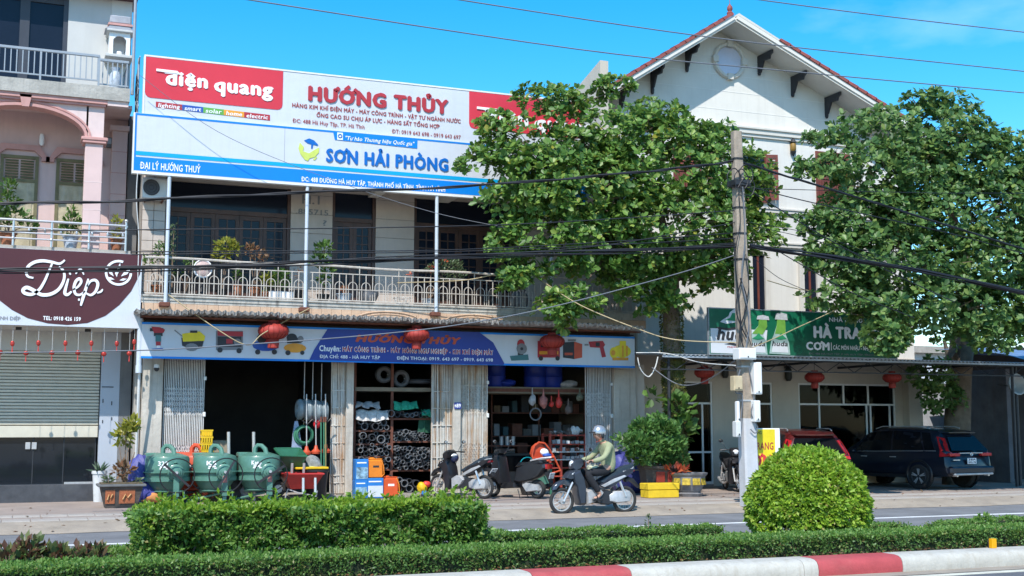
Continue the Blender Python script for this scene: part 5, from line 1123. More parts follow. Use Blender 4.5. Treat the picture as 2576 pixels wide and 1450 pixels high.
# ================================================================== PLANTS: generic foliage
def foliage(parent, blobs, ln, mat, name='foliage', up=.5, big=False):
    ps, ax = [], []
    for (x, y, z, rx, ry, rz, n) in blobs:
        d = nrm(rnd(n)); r_ = np.random.uniform(.45, 1.05, (n, 1)); p = d*r_*np.array([rx, ry, rz]); ps.append(p+np.array([x, y, z])); ax.append(d+np.array([0, 0, up])+.5*rnd(n))
    ps, ax = np.vstack(ps), np.vstack(ax); L_ = np.random.uniform(.7, 1.25, len(ps))*ln
    return leaves(name, ps, ax, np.array([0, -.3, 1.])+.55*rnd(len(ps)), L_, mat, parent, 'stuff', big)
def potshape(kind, X, Y, z, r, h):
    if kind == 'bowl': return MB().lathe([(r*.55, 0), (r*.8, h*.35), (r, h*.85), (r*1.06, h), (r*.92, h), (r*.85, h*.8), (.001, h*.78)], (X, Y, z), 14)
    if kind == 'box': return MB().cbox(X-r, X+r, Y-r*.6, Y+r*.6, z, z+h, .012)
    return MB().lathe([(r*.68, 0), (r*.95, h*.9), (r*1.08, h*.9), (r*1.08, h), (r*.9, h), (r*.86, h*.85), (.001, h*.84)], (X, Y, z), 14)
def potplant(name, label, X, Y, z, pot, r, h, blobs, ln, mat, stems=1, group=None, pm=None):
    t = thing(name, label, 'plant', (X, Y, z), group=group)
    part('pot', potshape(pot, X, Y, z, r, h), pm, t, True)
    if blobs:
        st = MB()
        for b in blobs: st.tube([(X, Y, z+h*.8), (X+b[0]*.4+rr.uniform(-.02, .02), Y, z+h+(b[2]-h)*.5), (X+b[0], Y+b[1], z+b[2])], [.014, .010, .006], 5)
        part('stem', st, twig, t, True)
        foliage(t, [(X+b[0], Y+b[1], z+b[2], b[3], b[3]*.8, b[4], b[5]) for b in blobs], ln, mat)
    return t
ZB, YBp = 4.545, 27.28
def bx(c_, o=500): return XX((o+c_/2.339)/1.584, YBp, 700)
def bz(c_, y=None): return P(900, (680+c_/2.339)/1.584, YBp).z
k = .0044/1.0
potplant('potted_plant', 'terracotta pot with leafy stem at the far left end of the shop balcony', bx(300), YBp, ZB, 'pot', .13, .22, [(.05, 0, .95, .16, .22, 130), (-.2, 0, .72, .12, .14, 60)], .09, leaf_pot, pm=terracotta)
potplant('climbing_plant', 'tall thin climbing vine in a black pot beside the first balcony post', bx(440), YBp+.1, ZB, 'pot', .11, .18, [(0, 0, .5+i*.17, .05, .10, 22) for i in range(7)], .07, leaf_dusty, pm=pot_black)
potplant('bonsai', 'low bonsai in a dark tray left of the pink dish on the balcony', bx(560), YBp, ZB, 'box', .22, .10, [(.1, 0, .75, .16, .09, 90), (-.15, 0, .55, .10, .07, 40), (.25, 0, .6, .09, .06, 40)], .07, leaf_pot, pm=planter_dark)
t = thing('stone_dish', 'round white dish leaning on a dark stand among the balcony pots', 'dish', (bx(715), YBp, ZB)); part('stand', MB().lathe([(.16, 0), (.10, .1), (.08, .3), (.14, .36)], (bx(715), YBp, ZB), 10), pot_black, t, True); part('dish', MB().ell((bx(715), YBp-.05, ZB+.62), (.2, .06, .18), 14, 8), M('dish_pink', (.5, .38, .36), .5, .1), t, True); part('rim', MB().torus((bx(715), YBp-.07, ZB+.62), .19, .02, 'y', 18, 5), letter_white, t, True)
potplant('potted_plant', 'yellow green plant in a black tub behind the balcony rail, left half', bx(900), YBp, ZB, 'pot', .14, .19, [(.08, 0, 1.18, .22, .12, 120), (-.02, 0, .95, .2, .1, 90), (.22, 0, 1.1, .14, .1, 60)], .12, leaf_pale, pm=pot_black)
potplant('potted_plant', 'tall terracotta pot with thin grass under the yellow plant', bx(1050), YBp, ZB, 'pot', .11, .30, [(0, 0, .5, .1, .14, 40)], .12, leaf_pot, pm=terracotta)
potplant('potted_plant', 'brown withered plant in a terracotta pot on the balcony', bx(1205), YBp, ZB, 'pot', .13, .26, [(.0, 0, 1.05, .22, .14, 70), (.2, 0, .9, .13, .12, 40), (-.15, 0, 1.12, .1, .1, 30)], .10, leaf_dry, pm=terracotta)
potplant('potted_plant', 'olive grassy plant in a small clay pot next to the white foam box', bx(1318), YBp, ZB, 'pot', .11, .17, [(0, 0, .42, .12, .2, 70)], .12, leaf_pale, pm=terracotta)
potplant('potted_plant', 'dense green herbs growing in a white foam box on the balcony', bx(1445), YBp, ZB, 'box', .28, .19, [(0, 0, .48, .24, .22, 260)], .08, leaf_pot, pm=letter_white)
potplant('potted_plant', 'black pot with a small red stemmed plant left of the second post', bx(1612), YBp, ZB, 'bowl', .18, .24, [(0, 0, .6, .08, .3, 40)], .06, leaf_dry, pm=pot_black)
potplant('potted_tree', 'slender young tree in a black pot right of the second balcony post', bx(1845), YBp, ZB, 'pot', .16, .17, [(0, 0, 1.2, .2, .16, 110), (-.12, 0, .95, .18, .14, 90), (.1, 0, .75, .16, .14, 70), (0, 0, .5, .12, .12, 40)], .12, leaf_pot, pm=pot_black)
potplant('flower_pot', 'blue white ceramic pot with orange flowers in front of the double door', bx(168, 1300), YBp, ZB, 'pot', .19, .20, [(0, 0, .3, .12, .08, 50)], .06, LEAF('orange_flower', [(0, (.5, .16, .05)), (1, (.6, .3, .12))], .3), pm=pot_blue)
t = thing('stone_bowl', 'wide grey stone bowl on the balcony right of the orange flowers', 'bowl', (bx(390, 1300), YBp, ZB)); part('bowl', potshape('bowl', bx(390, 1300), YBp, ZB, .26, .26), planter_grey, t, True); part('soil', MB().cyl((bx(390, 1300), YBp, ZB+.18), (bx(390, 1300), YBp, ZB+.21), .21, n=12), soil, t)
t = thing('wire_basket', 'white wire basket standing on the balcony floor', 'basket', (bx(715, 1300), YBp, ZB)); X = bx(715, 1300); part('frame', MB().torus((X, YBp, ZB+.16), .22, .008, 'z', 16, 4).torus((X, YBp, ZB+.02), .14, .008, 'z', 16, 4), ac_white, t)
wm = MB()
for i in range(14): a = 2*math.pi*i/14; wm.cyl((X+.14*math.cos(a), YBp+.14*math.sin(a), ZB+.02), (X+.22*math.cos(a), YBp+.22*math.sin(a), ZB+.16), .005, n=4)
part('wires', wm, ac_white, t, kind='stuff')
potplant('flower_pot', 'red flowering bush in a pale blue pot beside the third balcony post', bx(950, 1300), YBp, ZB, 'pot', .15, .16, [(.55, 0, .98, .3, .14, 200), (.35, 0, .75, .2, .12, 90), (.75, 0, .8, .2, .14, 80), (.1, 0, .9, .12, .1, 40)], .09, leaf_dusty, pm=pot_blue)
fl = LEAF('red_flower', [(0, (.5, .05, .03)), (1, (.6, .16, .04))], .3)
foliage([o for o in bpy.data.objects if o.get('label', '').startswith('red flowering bush')][0], [(bx(970, 1300), YBp-.05, bz(880), .06, .05, .05, 18), (bx(1085, 1300), YBp-.05, bz(800), .06, .05, .05, 16), (bx(775, 1300), YBp-.05, bz(955), .04, .04, .04, 8)], .08, fl, 'flowers')
t = thing('stone_bowl', 'dark shallow bowl on the balcony right of the third post', 'bowl', (bx(1300, 1300), YBp, ZB)); part('bowl', potshape('bowl', bx(1300, 1300), YBp, ZB, .2, .17), pot_black, t, True); part('soil', MB().cyl((bx(1300, 1300), YBp, ZB+.12), (bx(1300, 1300), YBp, ZB+.14), .15, n=12), soil, t)
t = thing('water_can', 'black plastic water can behind the balcony rail near the tree', 'can', (bx(1512, 1300), YBp, ZB)); X = bx(1512, 1300); part('body', MB().cbox(X-.13, X+.13, YBp-.1, YBp+.1, ZB, ZB+.42, .03), pot_black, t); part('handle', MB().tube([(X-.08, YBp, ZB+.41), (X-.06, YBp, ZB+.5), (X+.05, YBp, ZB+.5), (X+.08, YBp, ZB+.41)], .015, 6), pot_black, t, True); part('spout', MB().cyl((X+.1, YBp, ZB+.41), (X+.1, YBp, ZB+.46), .03, n=8), pot_black, t)
t = thing('stone_urn', 'grey stone urn at the right end of the balcony behind leaves', 'urn', (bx(1800, 1300), YBp, ZB)); part('body', MB().lathe([(.12, 0), (.2, .1), (.24, .25), (.18, .38), (.13, .42), (.17, .47)], (bx(1800, 1300), YBp, ZB), 14), planter_grey, t, True); part('foot', MB().cyl((bx(1800, 1300), YBp, ZB-.01), (bx(1800, 1300), YBp, ZB+.03), .15, n=12), planter_grey, t)
# townhouse balcony plants
for (x, lab, bl, mt, ln) in ((20, 'big leafy shrub at the left edge of the pink balcony', [(-.05, 0, .95, .22, .2, 100), (.12, 0, .65, .25, .16, 110), (-.2, 0, .5, .2, .16, 80), (-.05, 0, 1.25, .14, .14, 50), (.4, 0, .45, .16, .12, 60)], leaf_pot, .13),
                         (178, 'small glossy tree in a blue pot before the second pink door', [(0, 0, .62, .17, .14, 90), (-.12, 0, .42, .14, .1, 60), (.16, 0, .5, .12, .1, 50), (0, 0, .82, .08, .1, 24)], leaf_pot, .11),
                         (293, 'young yellowish shoot in a clay pot at the right end of the pink balcony', [(0, 0, .6, .09, .16, 60), (0, 0, .35, .12, .12, 50)], leaf_pale, .1)):
    X = XX(x, 27.35, 600); potplant('potted_plant', lab, X, 27.35, 5.47, 'pot', .17 if x != 293 else .13, .28, bl, ln, mt, pm=pot_blue if x == 178 else terracotta)

# ================================================================== GOODS IN FRONT OF THE SHOP
GZ = .19
def mixer_at(label, x, Y, mat, grp='concrete mixers', bar=40):
    c0 = Vector((XX(x, Y, 1190), Y, .132)); t = thing('concrete_mixer', label, 'concrete mixer', c0, group=grp)
    def W(dx, dz, dy=0): return Vector((c0.x+dx, Y+dy, c0.z+dz))
    part('drum', MB().lathe([(.26, .27), (.30, .29), (.44, .52), (.455, .66), (.455, .93), (.43, .98), (.25, 1.04), (.22, 1.05)], c0, 28), mat, t, True)
    part('drum_ring', MB().lathe([(.455, .64), (.50, .645), (.50, .665), (.455, .67)], c0, 28).lathe([(.452, .55), (.468, .555), (.468, .47), (.43, .46)], c0, 28).lathe([(.26, .25), (.31, .255), (.31, .285), (.26, .29)], c0, 24), mat, t, True)
    part('handle_hoop', MB().tube([W(-.10, .98, -.02), W(-.09, 1.14, -.02), W(-.04, 1.2, -.02), W(.04, 1.19, -.06), W(.10, 1.12, -.14), W(.12, .98, -.24), W(.12, .82, -.44)], .05, 8), mat, t, True)
    part('motor_box', MB().cbox(c0.x-.43, c0.x-.13, Y+.05, Y+.4, c0.z+.95, c0.z+1.05, .02), mat, t)
    hub = W(.12, .66, -.50)
    hb = part('gear_cover', MB().lathe([(.17, 0), (.165, .03), (.13, .05), (.12, .08), (.09, .09), (.075, .12), (.04, .13), (.035, .17), (.001, .18)], hub, 20, Matrix.Rotation(R(90), 3, 'X')), mat, t, True)
    part('shaft_cap', MB().cyl(hub+Vector((0, -.17, 0)), hub+Vector((0, -.2, 0)), .03, n=8), alu, hb)
    wc = W(.13, .60, -.70)
    hw = part('hand_wheel', MB().torus(wc, .345, .013, 'y', 30, 6), black_pl, t, True)
    d = Vector((math.cos(R(bar)), 0, math.sin(R(bar)))); part('spoke', MB().tube([wc-d*.33, wc+d*.33], .03, 4), print_black, hw); part('spoke', MB().tube([wc+Vector((0, .03, 0)), wc+Vector((0, .2, .05))], .02, 6), mat, hw)
    part('stand', MB().cbox(c0.x+.07, c0.x+.19, Y-.62, Y-.53, c0.z+.16, c0.z+.66, .01).cbox(c0.x+.09, c0.x+.17, Y-.60, Y-.55, c0.z, c0.z+.16, .008).box(c0.x+.19, c0.x+.3, Y-.6, Y-.56, c0.z+.27, c0.z+.29).box(c0.x+.28, c0.x+.3, Y-.6, Y-.56, c0.z+.1, c0.z+.27), mat, t)
    part('frame', MB().tube([W(-.6, .03, .1), W(.1, .2, -.2), W(.2, .24, .3)], .025, 6).tube([W(.45, .05, .4), W(.1, .24, 0), W(-.2, .24, .3)], .025, 6).cyl(W(-.3, .24, 0), W(.3, .24, 0), .03, n=6), mat, t, True)
    for s_ in (-.62,): 
        wl = part('wheel', MB().torus(W(s_, .15, .05), .10, .045, 'x', 16, 6), rubber, t, True); part('rim', MB().cyl(W(s_-.03, .15, .05), W(s_+.03, .15, .05), .08, n=12), rust_steel, wl)
    for (cx_, cz, ww, hh, m_) in ((-.1, .86, .09, .06, letter_white), (-.12, .77, .07, .015, letter_white), (-.11, .735, .09, .012, letter_white)):
        part('decal', MB().add([(c0.x+cx_+ww*a, Y-math.sqrt(max(.001, .457**2-(cx_+ww*a)**2))-.004, c0.z+cz+hh*b_) for a, b_ in ((-1, -1), (1, -1), (1, 1), (-1, 1))], [(0, 1, 2, 3)]), m_, t) if hh < .03 else None
    return t, c0
def drum_text(t, c0, body, x0, w_, z0, h_, Y):
    v, f = textmesh(body, .04); xs = [q[0] for q in v]; a, b = min(xs), max(xs); mb = MB()
    mb.add([((lambda xx: (c0.x+xx, Y-math.sqrt(max(.01, .455**2-xx*xx))-.006-q[2]*.004, c0.z+z0+q[1]/.73*h_))(x0+(q[0]-a)/(b-a)*w_)) for q in v], f); part('lettering', mb, letter_white, t)
t, c0 = mixer_at('orange red concrete mixer half hidden behind the green ones', 492, 27.45, orange_red, bar=60)
for lab, x, bar, tx in (('green concrete mixer numbered 320, leftmost of the three', 420, -42, '320'), ('middle one of the three green concrete mixers', 540, 60, 'KS'), ('green concrete mixer beside the wheelbarrows', 651, 32, 'Kato')):
    t, c0 = mixer_at(lab, x, 26.75, mixer_green, bar=bar); drum_text(t, c0, tx, -.23, .2, .80, .09, 26.75)
    if tx != '320': part('warning_label', MB().cbox(c0.x+.08, c0.x+.17, 26.75-.628, 26.75-.621, c0.z+.44, c0.z+.58, .002), bag_pink, t)
for x in (575, 638): q = P(x, 1110, 26.9); t = thing('steel_tube', 'shiny steel tube standing up behind the %s green mixer' % ('middle' if x < 600 else 'right'), 'tube', (q.x, 26.95, .13)); part('tube', MB().cyl((q.x+.06, 27.0, .13), (P(x, 1087, 26.95).x, 26.95, P(x, 1087, 26.95).z), .036, n=10), chrome, t, True); part('cap', MB().ell((P(x, 1087, 26.95).x, 26.95, P(x, 1087, 26.95).z), (.036, .036, .012), 8, 4), rubber, t)
def barrow(label, x, y, Y, mat, w_, h_, tilt, z0):
    X = XX(x, Y, y); t = thing('wheelbarrow', label, 'wheelbarrow', (X, Y, .13))
    Mx = Matrix.Translation((X, Y, z0)) @ Matrix.Rotation(tilt, 4, 'X'); hw = w_/2
    def tray(o, s_=1): 
        return [(-hw*s_, -.35, h_+o), (hw*s_, -.35, h_+o), (hw*s_, .4, h_+o), (-hw*s_, .4, h_+o), (-hw*.58, -.15, o), (hw*.62, -.15, o), (hw*.6, .25, o), (-hw*.58, .25, o)]
    v = tray(0)+tray(.025, .97); f = [(0, 4, 5, 1), (1, 5, 6, 2), (2, 6, 7, 3), (3, 7, 4, 0), (4, 7, 6, 5), (8, 9, 13, 12), (9, 10, 14, 13), (10, 11, 15, 14), (11, 8, 12, 15), (12, 13, 14, 15), (0, 1, 9, 8), (1, 2, 10, 9), (2, 3, 11, 10), (3, 0, 8, 11)]
    part('tray', MB().add(v, f).xf(Mx), mat, t); part('tray_rim', MB().tube([Mx @ Vector(p) for p in tray(0.0)[:4]], .018, 6, closed=True), mat, t, True)
    for s_ in (-.02, .24): part('handle', MB().tube([Mx @ Vector((s_, -.35, -.1)), Mx @ Vector((s_, -.34, .02)), Mx @ Vector((s_, -.32, .24))], .03, 8), chrome, t, True)
    part('leg', MB().tube([Mx @ Vector((-.35, -.1, -.18)), Mx @ Vector((-.3, -.1, 0)), Mx @ Vector((-.1, -.2, -.08)), Mx @ Vector((.3, -.2, -.16)), Mx @ Vector((.34, -.1, -.05))], .016, 6), alu, t, True)
    wl = part('wheel', MB().torus(Mx @ Vector((-hw-.05, .1, .0)), .13, .045, 'y', 18, 7), rubber, t, True); part('rim', MB().cyl(Mx @ Vector((-hw-.05, .07, 0)), Mx @ Vector((-hw-.05, .13, 0)), .09, n=12), alu, wl)
    return t
barrow('red wheelbarrow standing in front of the rusty folded gate', 757, 1210, 26.5, barrow_red, .84, .32, 0, P(757, 1232, 26.5).z+.02)
barrow('green wheelbarrow propped upright behind the red one', 729, 1160, 27.15, barrow_green, .58, .40, R(12), P(729, 1184, 27.15).z)
t = thing('tarp_bundle', 'crumpled bright blue tarpaulin bundle left of the green mixers', 'tarpaulin', (2.35, 26.9, .13))
def lump(c_, r_, amp, seed, nu=22, nv=16):
    rg = np.random.RandomState(seed); mb = MB().ell((0, 0, 0), (1, 1, 1), nu, nv); v = []
    ph = rg.uniform(0, 6, 12)
    for p in mb.v:
        x, y, z = p; d = 1+amp*(math.sin(3*x+ph[0]+2*z)*.5+math.sin(5*y+ph[1]-3*z)*.4+math.sin(7*z+ph[2]+4*x)*.35+math.sin(11*x+9*y+ph[3])*.25); v.append((c_[0]+x*r_[0]*d, c_[1]+y*r_[1]*d, c_[2]+z*r_[2]*d))
    mb.v = v; return mb
q = P(352, 1190, 26.9); part('cover', lump((q.x, 26.9, .72), (.24, .25, .42), .16, 3), tarp_blue, t, True); part('cover_fold', lump((q.x+.12, 26.85, .34), (.32, .3, .26), .16, 5), tarp_blue, t, True); part('rope', MB().torus((q.x, 26.9, .62), .26, .012, 'z', 16, 4), cable_blk, t)
t = thing('sack', 'orange sack under the blue tarpaulin bundle', 'sack', (q.x+.2, 26.7, .13)); part('bag', lump((q.x+.22, 26.7, .27), (.26, .2, .13), .12, 9), M('sack_orange', (.55, .24, .08), .8, .2, 6, .3), t, True); part('tie', MB().torus((q.x+.45, 26.7, .27), .04, .012, 'x', 8, 4), cable_tan, t)
# yellow crates
def crate(label, X, Y, z, w_=.32, d_=.3, h_=.13, rz=0., group='yellow crates by the folding gate'):
    t = thing('yellow_crate', label, 'crate', (X, Y, z), rz, group, local=True); hw, hd = w_/2, d_/2
    part('rim', MB().box(-hw, hw, -hd, -hd+.02, h_-.03, h_).box(-hw, hw, hd-.02, hd, h_-.03, h_).box(-hw, -hw+.02, -hd+.02, hd-.02, h_-.03, h_).box(hw-.02, hw, -hd+.02, hd-.02, h_-.03, h_).box(-hw+.01, hw-.01, -hd+.01, hd-.01, 0, .02), crate_yellow, t)
    me = MB().box(-.014, .014, -hd+.002, -hd+.014, .02, h_-.03).box(-.014, .014, hd-.014, hd-.002, .02, h_-.03).mesh('slat', crate_yellow)
    for i in range(5): put('slat', me, (-hw+.03+(w_-.06)*i/4, 0, 0), t)
    return t
q = P(521, 1080, 27.35)
for i in range(7): crate('yellow slatted crate, %s from the bottom of the tall stack' % NTH[i], q.x-.02+rr.uniform(-.015, .015), 27.35, .60+i*.155-.1 if False else .62+i*.15, .26, .28, .145, rr.uniform(-.1, .1))
crate('yellow slatted crate leaning lowest beside the tall stack', P(534, 1105, 27.2).x, 27.2, .93, .24, .24, .16, .3)
t = thing('cardboard_box', 'brown cardboard box in the dark shop carrying the yellow crates', 'box', (q.x, 27.5, .19)); part('carton', MB().cbox(q.x-.2, q.x+.35, 27.2, 27.6, .19, .62, .008), M('cardboard', (.3, .2, .11), .9, .1), t); part('flap', MB().box(q.x-.2, q.x+.35, 27.2, 27.39, .621, .626), M('cardboard', (.3, .2, .11)), t)
t = thing('cardboard_box', 'pale cardboard box deeper in the dark left doorway', 'box', (4.6, 28.3, .19)); X = P(545, 1090, 28.3).x; part('carton', MB().cbox(X-.1, X+.28, 28.2, 28.6, .19, 1.42, .01), M('cardboard_pale', (.32, .26, .18), .9, .1), t); part('flap', MB().box(X-.1, X+.28, 28.2, 28.4, 1.421, 1.426), M('cardboard_pale', (.32, .26, .18)), t)
# hanging goods right of the left doorway
def CQ(c_, d_, o=(500, 1550), s_=2.862): return ((o[0]+c_/s_)/1.584, (o[1]+d_/s_)/1.584)
for i, (cx_, cy, r_) in enumerate(((2035, 235, .22), (2130, 245, .23), (2230, 262, .24))):
    q = P(*CQ(cx_, cy), 27.75); t = thing('hose_coil', ('clear plastic hose coil hanging by the rusty gate, leftmost', 'clear plastic hose coil hanging by the rusty gate, middle', 'clear plastic hose coil hanging by the rusty gate, rightmost')[i], 'hose', q, group='clear hose coils')
    part('coil', MB().torus(q-Vector((.09, 0, 0)), r_*.72, .085, 'x', 22, 8).torus(q+Vector((.06, 0, 0)), r_*.72, .085, 'x', 22, 8), M('clear_hose', (.20, .24, .255), .3, .2, 10), t, True); part('tie', MB().cyl(q+Vector((0, 0, r_*.7)), q+Vector((0, 0, 1.1)), .01, n=5), alu, t)
q = P(*CQ(2030, 530), 27.8); t = thing('hose_coil', 'green garden hose coil hanging in the doorway', 'hose', q); part('coil', MB().torus(q, .2, .035, 'y', 22, 7).torus(q+Vector((.02, -.05, .01)), .18, .03, 'y', 22, 7), green_paint, t, True); part('tie', MB().cyl(q+Vector((0, 0, .2)), q+Vector((0, 0, .7)), .008, n=4), cable_tan, t)
q = P(*CQ(1950, 580), 27.85); t = thing('raincoat', 'pale blue plastic raincoat hanging in the left doorway', 'raincoat', q); part('coat', MB().plate([(q.x-.12, q.z-.38), (q.x+.14, q.z-.38), (q.x+.08, q.z+.1), (q.x+.02, q.z+.42), (q.x-.05, q.z+.42), (q.x-.09, q.z+.1)], 27.82, 27.88), M('raincoat', (.30, .36, .48), .5, .3, 9), t); part('hook', MB().cyl((q.x, 27.85, q.z+.42), (q.x, 27.85, q.z+.6), .006, n=4), alu, t)
q = P(*CQ(2182, 405), 27.6); t = thing('red_lamp', 'round red beacon lamp hanging below the clear hose coils', 'lamp', q); part('globe', MB().ell(q, (.085, .085, .095), 14, 10), M('red_gloss', (.5, .02, .03), .2), t, True); part('cord', MB().cyl(q+Vector((0, 0, .08)), q+Vector((0, 0, .5)), .006, n=4), dark_metal, t)
for i, (cx_, cy) in enumerate(((2065, 725), (2172, 715), (2285, 705))):
    q = P(*CQ(cx_, cy), 27.45); t = thing('brush_cutter', 'brush cutter hanging head down with orange guard, %s' % ('left one in the shade', 'middle one', 'right one against the rusty gate')[i], 'garden tool', q, group='hanging brush cutters')
    part('guard', MB().lathe([(.10, -.05), (.11, 0), (.05, .06), (.03, .14)], q, 10), orange_red, t, True); part('shaft', MB().cyl(q+Vector((0, 0, .1)), P(*CQ(cx_-(4 if i else 0), 60), 27.5), .014, n=6), alu, t, True); part('handle', MB().tube([q+Vector((-.12, 0, .72)), q+Vector((0, -.02, .62)), q+Vector((.12, 0, .74))], .012, 5), black_pl, t, True)
for i, cx_ in enumerate((2230, 2262, 2282)):
    a, b = P(*CQ(cx_, 380), 27.35), P(*CQ(cx_+4, 1230), 27.2); t = thing('garden_pole', 'thin green pole leaning at the rusty gate, %s' % ('left', 'middle', 'right')[i], 'pole', (b.x, b.y, .13), group='green poles at the rusty gate'); part('pole', MB().cyl((b.x, 27.2, .13), a, .016, n=6), green_paint if i < 2 else M('pole_olive', (.2, .2, .08), .6), t, True); part('grip', MB().cyl(a, a+Vector((0, 0, .12)), .022, n=6), rust_steel, t)
q = P(*CQ(2165, 1080), 27.0); t = thing('waste_bin', 'black bin with a yellow tray on top behind the red wheelbarrow', 'bin', (q.x, 27.0, .13)); part('bin', MB().lathe([(.22, 0), (.28, .6), (.3, .62), (.3, .66), (.25, .66)], (q.x, 27, .13), 16), black_pl, t, True); part('tray', MB().cbox(q.x-.48, q.x+.25, 26.8, 27.2, .80, .85, .012), crate_yellow, t)
q = P(*CQ(2140, 860), 27.3); t = thing('sack', 'grey green netted sack slumped behind the bin', 'sack', (q.x, 27.3, .13)); part('bag', lump((q.x, 27.3, q.z-.1), (.22, .2, .3), .15, 21), M('sack_grey', (.22, .24, .24), .8, .4, 14), t, True); part('net', MB().torus((q.x, 27.3, q.z-.05), .2, .012, 'z', 14, 4), lime, t)
q = P(*CQ(1305, 1090), 27.4); t = thing('engine', 'black petrol engine with grey cowl between the middle and right mixers', 'engine', (q.x, 27.3, .13)); part('block', MB().cbox(q.x-.3, q.x+.02, 27.1, 27.5, .13, .75, .04), black_pl, t); part('cowl', lump((q.x+.1, 27.2, .36), (.2, .16, .24), .1, 31), M('cowl_grey', (.42, .42, .44), .5, .3, 9), t, True); part('pulley', MB().lathe([(.16, 0), (.16, .05), (.05, .07)], (q.x-.15, 27.09, .5), 14, Matrix.Rotation(R(90), 3, 'X')), dark_metal, t, True)
# boxes and sprayer tanks before the pipe rack
def C3(c_, d_): return ((1300+c_/2.417)/1.584, (1400+d_/2.417)/1.584)
def goodsbox(label, c0_, c1_, d0, d1, Y, mats, name='printed_box', zb2=None):
    a, b = P(*C3(c0_, d0), Y), P(*C3(c1_, d1), Y); t = thing(name, label, 'box', ((a.x+b.x)/2, Y, b.z))
    part('carton', MB().cbox(a.x, b.x, Y-.12, Y+.12, b.z, a.z, .008), mats[0], t); h_ = a.z-b.z
    part('printed_panel', MB().box(a.x+.015, b.x-.015, Y-.125, Y-.1205, b.z+.03, b.z+h_*.62), mats[1], t); part('printed_band', MB().box(a.x+.03, b.x-.05, Y-.126, Y-.1205, b.z+h_*.8, b.z+h_*.86), letter_white, t); return t
def base(c_, Y): return P(*C3(c_, 1000), Y).x
goodsbox('blue printed carton on top of another, left of the orange tank', 272, 392, 1040, 1240, 27.0, (box_blue, box_print)); goodsbox('blue printed carton at the bottom left beside the pillar', 265, 380, 1243, 1412, 27.0, (box_blue, box_print)); goodsbox('blue and white printed carton under the orange tank', 384, 536, 1222, 1412, 27.0, (box_blue, box_white))
def tank(label, c0_, c1_, d0, d1, Y, mat):
    a, b = P(*C3(c0_, d0), Y), P(*C3(c1_, d1), Y); t = thing('sprayer_tank', label, 'tank', ((a.x+b.x)/2, Y, b.z)); w_ = b.x-a.x; h_ = a.z-b.z
    part('body', MB().cbox(a.x, b.x, Y-.1, Y+.1, b.z, a.z-h_*.10, .03), mat, t); part('lid', MB().lathe([(.075, 0), (.075, .03), (.03, .05)], (a.x+w_*.3, Y, a.z-h_*.10), 12), mat, t, True); part('shoulder', MB().cbox(a.x+.02, b.x-.01, Y-.08, Y+.08, a.z-h_*.10, a.z-h_*.05, .015), mat, t)
    part('label_print', MB().box(a.x+w_*.3, b.x-w_*.3, Y-.103, Y-.1005, b.z+h_*.52, b.z+h_*.62), print_black if mat is jug_orange else letter_white, t); part('hose', MB().tube([(b.x-.06, Y-.1, a.z-h_*.1), (b.x-.01, Y-.14, b.z+h_*.6), (b.x+.01, Y-.13, b.z+h_*.2), (b.x-.05, Y-.12, b.z+.03)], .012, 6), jug_orange, t, True); return t
tank('orange sprayer tank standing on the blue and white carton', 398, 538, 1025, 1222, 27.0, jug_orange); tank('red orange sprayer tank on the ground right of the cartons', 540, 686, 1200, 1402, 27.0, M('tank_red', (.58, .085, .02), .45, .1, 6))
q = P(*C3(925, 1335), 27.2); t = thing('toy_figure', 'small yellow and red plastic toy lying at the shop threshold', 'toy', (q.x, 27.2, .19)); part('body', lump((q.x, 27.2, .34), (.13, .1, .13), .12, 41), crate_yellow, t, True); part('cap', lump((q.x+.1, 27.18, .42), (.1, .08, .07), .1, 42), bag_red, t, True); part('foot', lump((q.x+.03, 27.14, .22), (.07, .07, .06), .1, 43), box_blue, t, True)
# pipe rack with all its pipes
rk = thing('pipe_rack', 'tall steel rack full of grey plastic pipes between the two rusty gates', 'rack', (8.1, 28.2, .19))
for x in (892, 986, 1088): X = XX(x, 28.0); part('upright', MB().box(X-.03, X+.03, 27.97, 28.03, .19, 3.3), rust_steel, rk)
def C3z(d_, Y=28): return P(*C3(600, d_), Y).z
for d_ in (345, 900, 1025): pass
for (d_, a, b) in ((760, 892, 986), (888, 892, 986), (1008, 892, 986), (1132, 892, 986), (645, 892, 1088), (866, 986, 1088), (1145, 986, 1088)):
    z = C3z(d_); part('shelf', MB().box(XX(a, 28)+.03, XX(b, 28)-.03, 27.96, 30.5, z-.04, z), rust_steel, rk)
z = C3z(350); part('top_shelf', MB().box(XX(892, 28), XX(1088, 28), 27.95, 29.4, z-.09, z), M('shelf_wood', (.22, .18, .13), .8, .2, 5), rk)
pcache = {}
def pipe_me(r, th_, dark):
    k_ = (round(r, 3), dark)
    if k_ not in pcache:
        n = 14; ri = r-th_; mb = MB(); v = []
        for (rad, y) in ((r, 0), (r, 1), (ri, 0), (ri, 1)):
            v += [(rad*math.cos(2*math.pi*i/n), y, rad*math.sin(2*math.pi*i/n)) for i in range(n)]
        f = []
        for i in range(n):
            j = (i+1) % n; f += [(i, n+i, n+j, j), (2*n+j, 3*n+j, 3*n+i, 2*n+i), (i, j, 2*n+j, 2*n+i)]
        me = mb.add(v, f).mesh('pipe', pipe_dark if dark else pipe_grey); me.polygons.foreach_set('use_smooth', [True]*len(me.polygons)); me.set_sharp_from_angle(angle=R(40)); pcache[k_] = me
    return pcache[k_]
npipes = 0
def addpipe(X, z, r, label, group, dark=False, y=27.92):
    global npipes
    o = put('plastic_pipe', pipe_me(r, max(.006, r*.16), dark), (X, y+rr.uniform(-.12, .08), z), None, scale=(1, 1.6, 1)); tag(o, label, 'pipe', group); npipes += 1; return o
